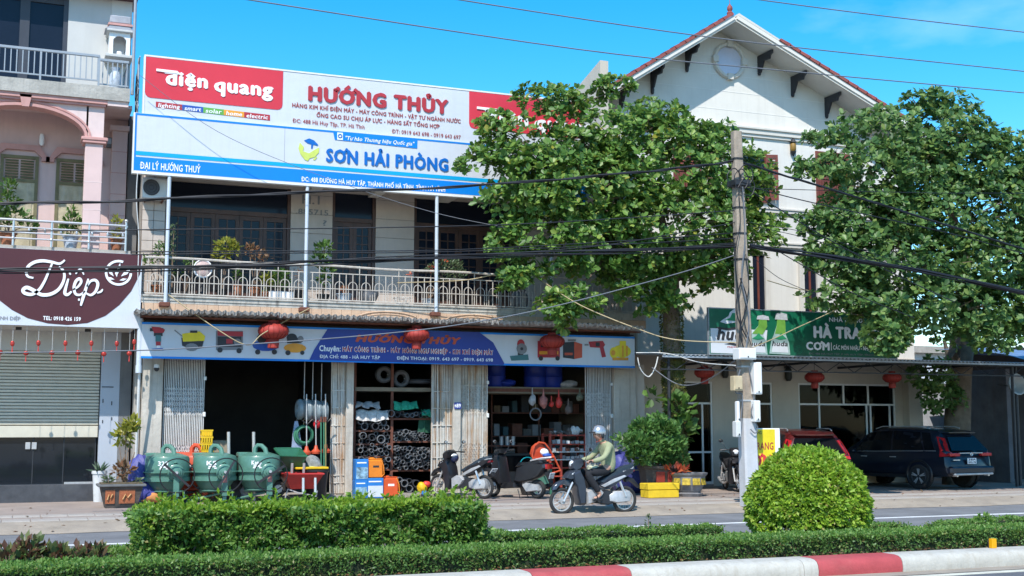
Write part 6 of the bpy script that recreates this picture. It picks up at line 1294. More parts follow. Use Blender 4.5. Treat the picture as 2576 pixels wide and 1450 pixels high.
def heap(x0, x1, z0, z1, rs, label, group, dark=.3, prof=None, limit=60):
    """pipes resting on each other: a row of circles, then each next row in the hollows"""
    placed = []; k_ = 0
    z = z0
    tries = 0
    def rest(X, r):
        return max([z0+r]+[b+math.sqrt((r+c_)**2-(X-a)**2) for a, b, c_ in placed if abs(X-a) < r+c_])
    while tries < 500 and k_ < limit:
        tries += 1; r = rr.choice(rs); X = min((rr.uniform(x0+r, x1-r) for _ in range(24)), key=lambda q: rest(q, r)); zt_ = rest(X, r)
        top = z1 if prof is None else z0+(z1-z0)*prof((X-x0)/(x1-x0))
        if zt_+r <= top: placed.append((X, zt_, r)); addpipe(X, zt_, r, label, group, rr.random() < dark); k_ += 1
    return placed
x0, xm, x1 = XX(894, 28)+.03, XX(986, 28), XX(1088, 28)-.03
for (db, dt, rs, lab, lim) in ((760, 665, (.085, .06, .075), 'open end of a grey pipe on the top left shelf of the rack', 9), (888, 780, (.10, .085, .05), 'open end of a wide grey pipe on the second left shelf', 9), (1008, 908, (.05, .06, .045), 'open end of a thin grey pipe on the third left shelf', 22), (1132, 1035, (.06, .075), 'open end of a grey pipe on the lowest left shelf behind the cartons', 10)):
    ps_ = heap(x0, xm-.04, C3z(db), C3z(dt)+.06, rs, lab, lab.replace('open end of a ', ''), .35, limit=lim)
    for (a, b, r) in ps_:
        if r > .07: addpipe(a+.003, b-r*.3, r*.55, lab, lab.replace('open end of a ', ''), True)
heap(xm+.04, x1, C3z(866), C3z(690), (.034, .045, .06, .03), 'open end of a grey pipe in the sloping upper right pile of the rack', 'grey pipes in the upper right pile', .3, lambda t: 1-.65*t, 70)
heap(xm+.04, x1, C3z(1145), C3z(900), (.036, .05, .06, .042, .033), 'open end of a grey pipe in the big lower right pile of the rack', 'grey pipes in the lower right pile', .3, lambda t: 1-.12*t, 110)
heap(base(545, 28), base(890, 28), .2, C3z(1165), (.07, .085, .06), 'open end of a grey pipe lying on the floor under the rack', 'grey pipes on the floor', .2, lambda t: 1-.25*t, 15)
for i, (cx_, dy, r) in enumerate(((560, 225, .20), (720, 265, .21))):
    q = P(*C3(cx_, dy), 28.1); t = thing('hose_roll', ('roll of grey hose on the rack\'s top shelf, left one', 'roll of grey hose on the rack\'s top shelf, right one')[i], 'hose', q, group='hose rolls on top shelf'); part('roll', MB().torus(q, r*.75, .055, 'y', 22, 8).torus(q+Vector((0, .1, 0)), r*.75, .055, 'y', 22, 8), M('hose_dark', (.09, .09, .095), .6, .2, 8), t, True); part('tie', MB().torus(q+Vector((r*.75, .05, 0)), .07, .008, 'z', 10, 4), alu, t)
q = P(*C3(890, 275), 28.3); t = thing('wire_roll', 'flat roll of grey wire on the right of the rack\'s top shelf', 'wire', q); part('roll', MB().torus(q-Vector((0, 0, .05)), .3, .06, 'z', 20, 7), pipe_dark, t, True); part('tie', MB().torus(q+Vector((-.3, 0, -.05)), .07, .008, 'y', 10, 4), alu, t)
def drape(label, c0_, c1_, d0, d1, Y, mat, seed):
    a, b = P(*C3(c0_, d0), Y), P(*C3(c1_, d1), Y); rg = np.random.RandomState(seed); nx_, nz_ = 22, 9; v = []; ph = rg.uniform(0, 6, 6)
    for i in range(nx_+1):
        for k_ in range(nz_+1):
            s_, t_ = i/nx_, k_/nz_; ln_ = (.55+.45*math.sin(s_*9+ph[0])*math.sin(s_*5+ph[1]))
            v.append((a.x+(b.x-a.x)*s_+.02*math.sin(t_*5+s_*20), Y+.25*(1-t_)**2-.04*math.sin(s_*25+ph[2])*t_-.05*t_, a.z-(a.z-b.z)*max(0, t_-.25)/.75*(.5+.5*abs(ln_))-.02*math.sin(s_*14+ph[3])))
    t = thing('dust_sheet', label, 'sheet', ((a.x+b.x)/2, Y, b.z)); part('cloth', MB().add(v, [(i*(nz_+1)+k_, (i+1)*(nz_+1)+k_, (i+1)*(nz_+1)+k_+1, i*(nz_+1)+k_+1) for i in range(nx_) for k_ in range(nz_)]), mat, t, True); part('hem', MB().tube([v[i*(nz_+1)+nz_] for i in range(nx_+1)], .008, 4), mat, t); return t
drape('crumpled white plastic sheet hanging over the upper left pipes', 288, 600, 565, 690, 27.86, M('plastic_sheet', (.55, .53, .51), .35, .3, 12, .3), 1); drape('grey blue plastic sheet on top of the upper left pipes', 285, 520, 488, 560, 27.95, cloth_grey, 2)
drape('bright green net lying over the top right pipes', 650, 880, 485, 580, 27.86, net_green, 3); drape('small green net hanging at the rack\'s right end', 925, 1015, 565, 640, 27.84, net_green, 4)
heap(xm, x1, C3z(640), C3z(575), (.05, .065), 'open end of a pipe under the green net', 'pipes under the green net', .2, limit=9)
addpipe(P(*C3(612, 595), 28).x, C3z(600), .085, 'single wide pipe end between the white sheet and the green net', None)
q = P(*C3(940, 700), 28.0); t = thing('green_cloth', 'dark green cloth hanging at the right of the pipe rack', 'cloth', q); part('cloth', MB().plate([(q.x-.15, q.z-.2), (q.x+.2, q.z-.22), (q.x+.2, q.z+.28), (q.x-.1, q.z+.28)], 28.0, 28.03), M('cloth_green', (.02, .09, .05), .8, .4, 9), t); part('fold', MB().tube([(q.x, 27.99, q.z-.2), (q.x+.05, 27.98, q.z+.28)], .02, 5), M('cloth_green', (.02, .09, .05)), t)
# right doorway: shelf boards, barrels, shelf unit, chair
def C4(c_, d_): return ((1900+c_/2.071)/1.584, (1400+d_/2.071)/1.584)
def Q4(c_, d_, Y): return P(*C4(c_, d_), Y)
a, b = Q4(105, 300, 28.4), Q4(905, 305, 28.4); t = thing('loft_shelf', 'long wooden loft shelf across the right doorway', 'shelf', ((a.x+b.x)/2, 28.4, a.z)); part('board', MB().box(a.x-.1, b.x+.4, 28.3, 29.6, a.z-.14, a.z+.02), M('shelf_wood', (.22, .18, .13)), t); part('batten', MB().box(a.x-.1, b.x+.4, 28.27, 28.3, a.z-.10, a.z-.02), rust_steel, t); zs = a.z+.02
for i, (cx_, lab) in enumerate(((140, 'blue plastic barrel on the loft shelf, far left'), (480, 'blue plastic barrel on the loft shelf, middle'), (612, 'blue plastic barrel on the loft shelf, next to the folding gate'))):
    X = Q4(cx_, 200, 28.7).x; t = thing('blue_barrel', lab, 'barrel', (X, 28.7, zs), group='blue barrels on the loft shelf'); part('body', MB().lathe([(.26, 0), (.29, .05), (.29, .25), (.305, .27), (.29, .29), (.29, .5), (.305, .52), (.29, .54), (.27, .78)], (X, 28.7, zs), 18), barrel_blue, t, True); part('lid', MB().cyl((X, 28.7, zs+.78), (X, 28.7, zs+.81), .275, n=18), barrel_blue, t)
X = Q4(250, 255, 28.5).x; t = thing('tarp_roll', 'low folded blue tarpaulin on the loft shelf', 'tarpaulin', (X, 28.55, zs)); part('roll', lump((X, 28.55, zs+.1), (.24, .2, .1), .12, 51), barrel_blue, t, True); part('tie', MB().torus((X, 28.55, zs+.1), .11, .01, 'x', 10, 4), cable_blk, t)
X = Q4(755, 265, 28.5).x; t = thing('sack', 'pale sack lying at the right of the loft shelf', 'sack', (X, 28.5, zs)); part('bag', lump((X, 28.5, zs+.09), (.24, .2, .1), .1, 52), cloth_grey, t, True); part('seam', MB().torus((X+.2, 28.5, zs+.09), .05, .008, 'x', 8, 4), cable_tan, t)
for (cx_, d0, d1, w_, m_, lab) in ((458, 340, 445, .14, cloth_grey, 'pale bag hanging under the loft shelf, leftmost'), (550, 348, 465, .18, bag_pink, 'pinkish bag of small parts hanging under the loft shelf'), (615, 408, 460, .09, bag_red, 'tiny red bag hanging low between two bigger ones'), (676, 358, 470, .13, bag_red, 'bright red bag hanging under the loft shelf'), (850, 340, 410, .16, M('bag_olive', (.16, .17, .12), .8, .3, 9), 'olive cloth bag hanging at the right of the doorway'), (755, 430, 520, .14, M('bag_brown', (.14, .10, .085), .8, .4, 9), 'brown net of parts hanging over the shelf unit')):
    p0, p1 = Q4(cx_, d0, 28.05), Q4(cx_, d1, 28.05); t = thing('hanging_bag', lab, 'bag', p1, group='bags hanging in the right doorway'); h_ = p0.z-p1.z; mb = lump((p1.x, 28.05, p1.z+h_*.4), (w_*.62, .08, h_*.42), .14, int(cx_)); part('bag', mb, m_, t, True); part('neck', MB().cyl((p1.x, 28.05, p1.z+h_*.7), (p1.x, 28.05, p0.z+.12), w_*.2, .012, n=8), m_, t, True)
q = Q4(485, 520, 28.1); t = thing('hose_coil', 'thin grey hose ring hanging under the pale bag', 'hose', q); part('coil', MB().torus(q, .15, .014, 'y', 20, 6).torus(q+Vector((.01, .03, 0)), .14, .014, 'y', 20, 6), pipe_grey, t, True); part('tie', MB().cyl(q+Vector((0, 0, .15)), q+Vector((0, 0, .3)), .006, n=4), cable_tan, t)
a, b = Q4(607, 680, 27.75), Q4(905, 1110, 27.75); t = thing('shelf_unit', 'rusty red shelf unit with trays of small parts beside the rider', 'shelf', ((a.x+b.x)/2, 27.9, .15))
xm_ = Q4(697, 700, 27.75).x
for X in (a.x, xm_, b.x-.02): part('upright', MB().box(X-.025, X+.025, 27.75, 27.8, .19, a.z), shelf_red, t); part('upright', MB().box(X-.025, X+.025, 28.2, 28.25, .19, a.z), shelf_red, t)
for d_ in (690, 765, 828, 892, 960, 1028): 
    z = Q4(700, d_, 27.75).z; part('shelf', MB().box(a.x, b.x, 27.74, 28.25, z-.025, z), shelf_red if d_ in (690, 765, 960, 1028) else ac_white, t)
trays = []
for d_ in (765, 828, 892):
    z = Q4(700, d_, 27.75).z
    for i in range(7):
        X = a.x+.06+(b.x-a.x-.1)*i/7
        o = part('parts_tray', MB().cbox(X, X+.10, 27.76, 27.95, z+.001, z+.06+rr.uniform(0, .05), .006), rr.choice((ac_white, alu, teal if False else cloth_grey, rust_steel, print_grey)), None); tag(o, '%s small tray from the left on the %s board of the rusty shelf unit' % (NTH[i], {765: 'top', 828: 'middle', 892: 'lower'}[d_]), 'tray', 'parts trays on the shelf unit')
z = Q4(700, 690, 27.75).z; tp = thing('parts_heap', 'heap of pale plastic fittings on top of the shelf unit', 'fittings', ((a.x+b.x)/2, 27.9, z))
for i in range(9): X = a.x+.1+(b.x-a.x-.2)*i/8; part('fitting', lump((X, 27.9+rr.uniform(-.08, .1), z+.05+(.05 if i > 5 else 0)), (.08, .08, .05+(.06 if 4 < i < 8 else 0)), .25, 60+i, 10, 8), rr.choice((cloth_grey, ac_white, M('bag_brown', (.14, .10, .085)))), tp, True)
# green table frame and the orange child's chair on it
a, b = Q4(482, 925, 26.9), Q4(690, 1160, 26.9); t = thing('green_table', 'small green metal table frame under the orange chair', 'table', ((a.x+b.x)/2, 27.1, .13)); zt_ = a.z
for X in (a.x+.02, b.x-.25): 
    for y in (26.9, 27.3): part('leg', MB().box(X-.02, X+.02, y-.02, y+.02, .13, zt_-.05), green_paint, t)
part('table_top', MB().box(a.x, b.x-.2, 26.87, 27.33, zt_-.05, zt_), green_paint, t); part('panel', MB().box(a.x+.04, b.x-.27, 26.885, 26.895, .3, zt_-.1), M('panel_green', (.06, .17, .12), .7, .2), t)
ch = thing('child_chair', 'orange red child seat tilted on the green table', 'chair', ((a.x+b.x)/2, 27.1, zt_)); cr = orange_red
pt_ = [Q4(x, y, 26.85) for x, y in ((462, 850), (478, 790), (510, 760), (550, 765), (585, 800), (610, 850))]
part('backrest', MB().plate([(p.x, p.z) for p in pt_]+[(Q4(590, 890, 26.85).x, Q4(590, 890, 26.85).z), (Q4(480, 890, 26.85).x, Q4(480, 890, 26.85).z)], 27.0, 27.05), cr, ch)
part('back_frame', MB().tube([Q4(x, y, 26.95) for x, y in ((485, 1010), (472, 930), (458, 850), (476, 780), (512, 752), (560, 760), (600, 810), (640, 880), (690, 985))], .022, 6), cr, ch, True)
part('seat', MB().add([Q4(490, 905, 26.7), Q4(640, 870, 26.7), Q4(600, 850, 27.2), Q4(470, 880, 27.2)], [(0, 1, 2, 3)]), cr, ch)
for pts in (((472, 880), (530, 905), (640, 870)), ((485, 1000), (580, 1020), (690, 985)), ((530, 905), (580, 1020)), ((490, 930), (600, 900))): part('rail', MB().tube([Q4(x, y, 26.68) for x, y in pts], .02, 6), cr, ch, True)
q = Q4(558, 835, 26.8); t = thing('cap_hat', 'white and blue cap lying on the orange chair', 'cap', q); part('crown', lump((q.x, 26.8, q.z), (.11, .1, .09), .08, 71), letter_white, t, True); part('peak', MB().ell((q.x+.03, 26.72, q.z-.07), (.12, .08, .05), 12, 6), print_blue, t, True)
q = Q4(418, 950, 27.0); t = thing('plastic_basin', 'turquoise plastic basket on a stack beside the orange chair', 'basket', (q.x, 27.0, q.z)); part('body', MB().lathe([(.13, -.12), (.16, .03), (.21, .05), (.21, .07), (.15, .06), (.12, -.1)], q, 16), teal, t, True); part('handle', MB().tube([q+Vector((.18*math.cos(R(x)), 0, .06+.15*math.sin(R(x)))) for x in range(0, 181, 20)], .012, 6), teal, t, True)
t = thing('bucket_stack', 'stack of dark buckets under the turquoise basket', 'bucket', (q.x, 27.0, .15)); 
for i in range(4): part('bucket', MB().lathe([(.14, 0), (.19, .18), (.2, .18), (.2, .2), (.17, .2)], (q.x, 27.0, .15+i*.10), 14), planter_grey if i % 2 else pot_black, t, True)
q = Q4(250, 710, 29.0); t = thing('tin_cans', 'row of shiny cans on a dark shelf deep in the right doorway', 'cans', q)
for i in range(3): part('can', MB().cyl((q.x+i*.16-.16, 29.0, q.z-.2), (q.x+i*.16-.16, 29.0, q.z+.02), .055, n=10), alu, t, True)
part('shelf', MB().box(q.x-.8, q.x+.6, 28.9, 29.3, q.z-.23, q.z-.2), rust_steel, t)
stock_m = (print_grey, pipe_grey, rust_steel, M('carton_brown', (.13, .085, .05), .9, .3), pot_black, dark_room, M('stock_teal', (.03, .07, .08), .6))
for bay, xa, xb, Yb, grp in (('right', Q4(120, 700, 29.6).x, Q4(900, 700, 29.6).x, 29.6, 'stock boxes in the right bay'),):
    us = thing('stock_shelf', 'dark steel shelf of boxed stock deep in the %s bay' % bay, 'shelf', (xa, Yb, .19))
    for z in (.9, 1.5, 2.1): part('shelf', MB().box(xa, xb, Yb, Yb+.5, z-.03, z), rust_steel, us)
    for X in (xa+.02, (xa+xb)/2, xb-.02): part('upright', MB().box(X-.02, X+.02, Yb+.02, Yb+.06, .19, 2.6), rust_steel, us)
    for z in (.9, 1.5, 2.1):
        X = xa+.08
        while X < xb-.25:
            w_ = rr.uniform(.12, .3); h_ = rr.uniform(.15, .48); o = part('stock_box', MB().cbox(X, X+w_, Yb+.02, Yb+.35, z, z+h_, .008), rr.choice(stock_m)); tag(o, 'boxed goods on the dark steel shelf deep in the %s bay' % bay, 'box', grp); X += w_+rr.uniform(.01, .12)
q = Q4(330, 850, 29.0); t = thing('display_counter', 'dark glass counter deep inside the right doorway', 'counter', q); part('body', MB().cbox(q.x-1., q.x+.5, 29.2, 29.8, .19, 1.05, .02), dark_room, t); part('glass_front', MB().box(q.x-.95, q.x+.45, 29.18, 29.195, .6, 1.0), car_glass, t)
q = P(394, 928, YC-.1); t = thing('dome_camera', 'white dome security camera under the sign on the left pillar', 'camera', q); part('housing', MB().cyl(q+Vector((0, 0, .02)), q+Vector((0, 0, .09)), .065, .05, n=14), letter_white, t, True); part('dome', MB().ell(q, (.055, .055, .06), 12, 8), print_black, t, True); part('bracket', MB().box(q.x-.02, q.x+.02, q.y, YC-.002, q.z+.06, q.z+.1), letter_white, t)
# planters and tarps on the right
t = thing('tarp_bundle', 'dark blue tarpaulin heap behind the motorcycle and the yellow foam box', 'tarpaulin', (14.2, 26.9, .13)); q = Q4(1185, 1030, 27.0); part('cover', lump((q.x, 27.0, .62), (.30, .3, .56), .10, 81), tarp_blue, t, True); q = Q4(1330, 1050, 26.7); part('cover_fold', lump((q.x, 26.8, .55), (.52, .4, .52), .12, 82, 28, 20), tarp_navy, t, True); part('rope', MB().torus((q.x-.1, 26.8, .7), .45, .012, 'z', 18, 4), cable_tan, t)
a, b = Q4(1418, 1098, 24.7), Q4(1670, 1212, 24.7); t = thing('foam_box', 'bright yellow foam box on the pavement under the red glazed pot', 'box', ((a.x+b.x)/2, 24.8, .132)); part('body', MB().cbox(a.x, b.x, 24.7, 25.1, .135, .135+(a.z-b.z)*.55, .012), styro_yellow, t); part('lid', MB().cbox(a.x-.012, b.x+.012, 24.688, 25.112, .138+(a.z-b.z)*.55, .135+(a.z-b.z), .012), styro_yellow, t)
a, b = Q4(1430, 985, 25.4), Q4(1622, 1100, 25.4); X = (a.x+b.x)/2; t = thing('glazed_pot', 'dark red glazed square pot holding the big bush behind the foam box', 'plant', (X, 25.6, .13)); part('pot', MB().lathe([(.30, 0), (.40, .3), (.44, .62), (.48, .64), (.48, .70), (.40, .70)], (X, 25.6, .13), 8, Matrix.Rotation(R(22.5), 3, 'Z')), planter_dark, t)
for s_ in (-.15, .15): part('glazed_panel', MB().cbox(X+s_-.11, X+s_+.11, 25.6-.44, 25.6-.39, .35, .70, .01), glaze_red, t)
part('stem', MB().tube([(X, 25.6, .8), (X-.05, 25.6, 1.1), (X-.25, 25.5, 1.5)], [.05, .04, .02], 6).tube([(X, 25.6, .8), (X+.1, 25.6, 1.2), (X+.25, 25.6, 1.6)], [.04, .03, .015], 6).tube([(X-.05, 25.6, 1.0), (X-.5, 25.5, 1.2)], [.03, .012], 5), twig, t, True)
bl = []
for (cx_, cy, rx_, rz2, n) in ((1400, 640, 110, 70, 620), (1560, 650, 110, 70, 620), (1300, 760, 110, 80, 560), (1480, 790, 160, 90, 1100), (1620, 780, 100, 80, 520), (1180, 730, 45, 45, 60), (1360, 870, 110, 60, 460), (1560, 880, 110, 50, 360), (1690, 880, 50, 70, 160), (1500, 560, 60, 40, 120)):
    q = Q4(cx_, cy, 25.4); kx2 = .00290; bl.append((q.x, 25.4+rr.uniform(-.1, .2), q.z, rx_*kx2, .34, rz2*kx2, n))
foliage(t, bl, .13, LEAF('ficus_leaf', [(0, (.05, .13, .03)), (.6, (.10, .22, .055)), (1, (.17, .30, .085))], .3))
q = Q4(1782, 1190, 24.9); X, Y = q.x, 25.1; t = thing('stone_planter', 'round grey planter with gold relief panels right of the foam box', 'planter', (X, Y, .132)); part('bowl', MB().lathe([(.30, 0), (.34, .07), (.27, .10), (.30, .13), (.37, .28), (.40, .46), (.44, .50), (.46, .54), (.38, .54), (.34, .44), (.001, .42)], (X, Y, .132), 10), planter_grey, t, False)
for k_ in range(10):
    a = R(36*k_+18); rc = .372; part('relief_panel', MB().cbox(-.095, .095, -.012, .012, -.10, .10, .004).xf(Matrix.Translation((X+rc*math.cos(a), Y+rc*math.sin(a), .50)) @ Matrix.Rotation(a+math.pi/2, 4, 'Z') @ Matrix.Rotation(R(-10), 4, 'X')), relief_gold, t)
foliage(t, [(X-.3, Y, .72, .25, .2, .05, 50)], .16, LEAF('red_leaf', [(0, (.4, .06, .03)), (1, (.5, .14, .05))], .3), 'red_leaves')
# left planter, white pot, stalk plant
q = G(306, 1279, .135); X, Y = q.x, q.y+.35; t = thing('stone_planter', 'dark rectangular planter with orange relief panels left of the mixers', 'planter', (X, Y, .132))
def frus(x, y, z0, z1, a0, b0, a1, b1): return MB().add([(x-a0, y-b0, z0), (x+a0, y-b0, z0), (x+a0, y+b0, z0), (x-a0, y+b0, z0), (x-a1, y-b1, z1), (x+a1, y-b1, z1), (x+a1, y+b1, z1), (x-a1, y+b1, z1)], [(3, 2, 1, 0), (4, 5, 6, 7), (0, 1, 5, 4), (1, 2, 6, 5), (2, 3, 7, 6), (3, 0, 4, 7)])
part('body', frus(X, Y, .132, .55, .30, .22, .40, .30), planter_dark, t); part('rim', MB().cbox(X-.46, X+.46, Y-.36, Y+.36, .55, .60, .012), M('rim_grey', (.13, .13, .13), .6, .2), t); part('soil', MB().cbox(X-.4, X+.4, Y-.3, Y+.3, .60, .625, .005), soil, t)
for (a, w_) in ((-.22, .09), (.10, .15)): part('relief_panel', MB().cbox(X+a-w_, X+a+w_, -.012, .012, -.13, .13, .006).xf(Matrix.Translation((0, Y-.262-.012, .345)) @ Matrix.Rotation(R(10.5), 4, 'X')) if False else MB().add([(X+a-w_, Y-.245-.012, .22), (X+a+w_, Y-.245-.012, .22), (X+a+w_, Y-.282-.012, .49), (X+a-w_, Y-.282-.012, .49)], [(0, 1, 2, 3)]), relief_red, t); part('relief_dragon', MB().tube([(X+a-w_*.5, Y-.285, .30), (X+a-w_*.2, Y-.295, .40), (X+a+w_*.1, Y-.29, .33), (X+a+w_*.5, Y-.30, .41)], .018, 5), M('relief_pale', (.5, .28, .12), .6), t, True)
pl = thing('stalk_plant', 'tall leafy stalk growing in the dark planter by the concrete pillar', 'plant', (X+.02, Y+.1, .62)); st = MB()
for (dx, dz) in ((.02, 1.1), (.1, .9), (-.1, .7), (.2, .6)): st.tube([(X+.05+dx*.1, Y+.1, .62), (X+.06+dx*.5, Y+.12, .62+dz*.5), (X+.05+dx, Y+.1, .62+dz)], [.018, .014, .008], 5)
part('stem', st, twig, pl, True); foliage(pl, [(X+.06, Y+.1, 1.62, .17, .15, .15, 70), (X+.16, Y+.1, 1.78, .12, .1, .10, 40), (X-.0, Y+.1, 1.48, .15, .12, .1, 40)], .16, leaf_pale); foliage(pl, [(X+.02, Y, .85, .18, .14, .16, 90)], .13, leaf_dry, 'dry_leaves')
s2_ = thing('succulent', 'pale green succulents at the rim of the dark planter', 'plant', (X-.25, Y-.1, .62)); foliage(s2_, [(X-.25, Y-.12, .68, .10, .1, .05, 60), (X+.32, Y-.12, .66, .07, .08, .04, 30)], .08, leaf_dusty); part('stem', MB().cyl((X-.25, Y-.12, .6), (X-.25, Y-.12, .68), .015, n=6), twig, s2_)
q = P(249, 1210, 28.0); X = q.x; potplant('agave_pot', 'grey white pot with a spiky agave beside the glass doors', X, 27.95, .132, 'pot', .15, .66, [], .2, leaf_pot, pm=pot_white)
t = [o for o in bpy.data.objects if o.get('label', '').startswith('grey white pot')][0]; sp = MB()
for i in range(16): a = 2*math.pi*i/16+rr.uniform(-.2, .2); e = rr.uniform(.3, 1.2); d = Vector((math.cos(a)*math.cos(e), math.sin(a)*math.cos(e), math.sin(e))); sp.tube([(X, 27.95, .72), Vector((X, 27.95, .74))+d*.16, Vector((X, 27.95, .72))+d*.3], [.03, .028, .003], 4)
part('leaf', sp, M('agave', (.05, .09, .05), .6, .2, 6), t)
q = P(285, 1190, 27.3)
# yellow restaurant light box by the pole
a, b = P(1892, 1078, 22.5), P(1951, 1172, 22.5); c_ = P(1962, 1078, 22.5); t = thing('light_box_sign', 'yellow light box sign with red lettering standing right of the power pole', 'sign', ((a.x+b.x)/2, 22.5, .13)); part('box', MB().cbox(a.x-.16, c_.x, 22.5, 22.72, .35, a.z, .01), letter_white, t); part('yellow_face', MB().box(a.x-.15, b.x, 22.492, 22.499, .4, a.z-.02), print_yellow, t); part('stand', MB().box(a.x-.1, a.x-.05, 22.55, 22.65, .13, .35).box(b.x-.05, b.x, 22.55, 22.65, .13, .35), grey_rail, t)
letter(t, 'NHÀ HÀNG', (1878, 1093), (1916, 1093), 9, 22.49, print_black, .02, 0, .004); letter(t, 'HÀ TRANG', (1868, 1131), (1946, 1132), 19, 22.49, letter_red, .02, 0, .006); letter(t, 'CƠM', (1868, 1172), (1942, 1172), 28, 22.49, bag_red, .05, 0, .006)
q = G(2486, 1378, .197); t = thing('reflector_block', 'small orange reflector block standing on the white kerb', 'marker', (q.x, 12.42, .197)); part('block', MB().cbox(q.x-.035, q.x+.04, 12.36, 12.42, .197, .315, .004), marker_yellow, t); part('back', MB().cbox(q.x-.03, q.x+.05, 12.421, 12.45, .197, .305, .004), print_black, t)
# ================================================================== TWO WHEELERS
bX = lambda c_: .00252*(c_-697); bZ = lambda c_: .00241*(1385-c_)
def BP(pts): return [(bX(a), bZ(b)) for a, b in pts]
def wheel(t, x, z, R0, r=.036, spokes=18, disc=False):
    w_ = part('wheel', MB().torus((x, 0, z), R0-r, r, 'y', 30, 8), rubber, t, True)
    part('rim', MB().torus((x, 0, z), R0-2*r-.004, .015, 'y', 30, 6), chrome if not disc else alu, w_, True)
    hb = MB().cyl((x, -.06, z), (x, .06, z), .055, n=14).cyl((x, -.075, z), (x, .075, z), .02, n=8); part('hub', hb, alu, w_, True)
    sp = MB()
    for i in range(spokes):
        a = 2*math.pi*i/spokes; b = a+(.5 if i % 2 else -.5); s_ = .035 if i % 4 < 2 else -.035
        if disc: sp.tube([(x+.04*math.cos(a), 0, z+.04*math.sin(a)), (x+(R0-.07)*math.cos(a), 0, z+(R0-.07)*math.sin(a))], .014, 4)
        else: sp.cyl((x+.05*math.cos(b), s_, z+.05*math.sin(b)), (x+(R0-.075)*math.cos(a), 0, z+(R0-.075)*math.sin(a)), .003, n=3)
    part('spokes', sp, alu if disc else chrome, w_)
def hull(pts, w_, bev=.02, taper=1.):
    """side outline given width with a rounded edge"""
    pts = BP(pts); a = sum(pts[i][0]*pts[(i+1) % len(pts)][1]-pts[(i+1) % len(pts)][0]*pts[i][1] for i in range(len(pts)))
    if a < 0: pts = pts[::-1]
    n = len(pts); cx_ = sum(p[0] for p in pts)/n; cz = sum(p[1] for p in pts)/n; mb = MB(); v = []
    for y, s_ in ((-w_, .86*taper), (-w_+bev, 1.), (w_-bev, 1.), (w_, .86*taper)): v += [(cx_+(p[0]-cx_)*s_, y, cz+(p[1]-cz)*s_) for p in pts]
    f = [tuple(range(n)), tuple(range(4*n-1, 3*n-1, -1))]+[(k_*n+(i+1) % n, k_*n+i, k_*n+n+i, k_*n+n+(i+1) % n) for k_ in range(3) for i in range(n)]
    return mb.add(v, f)
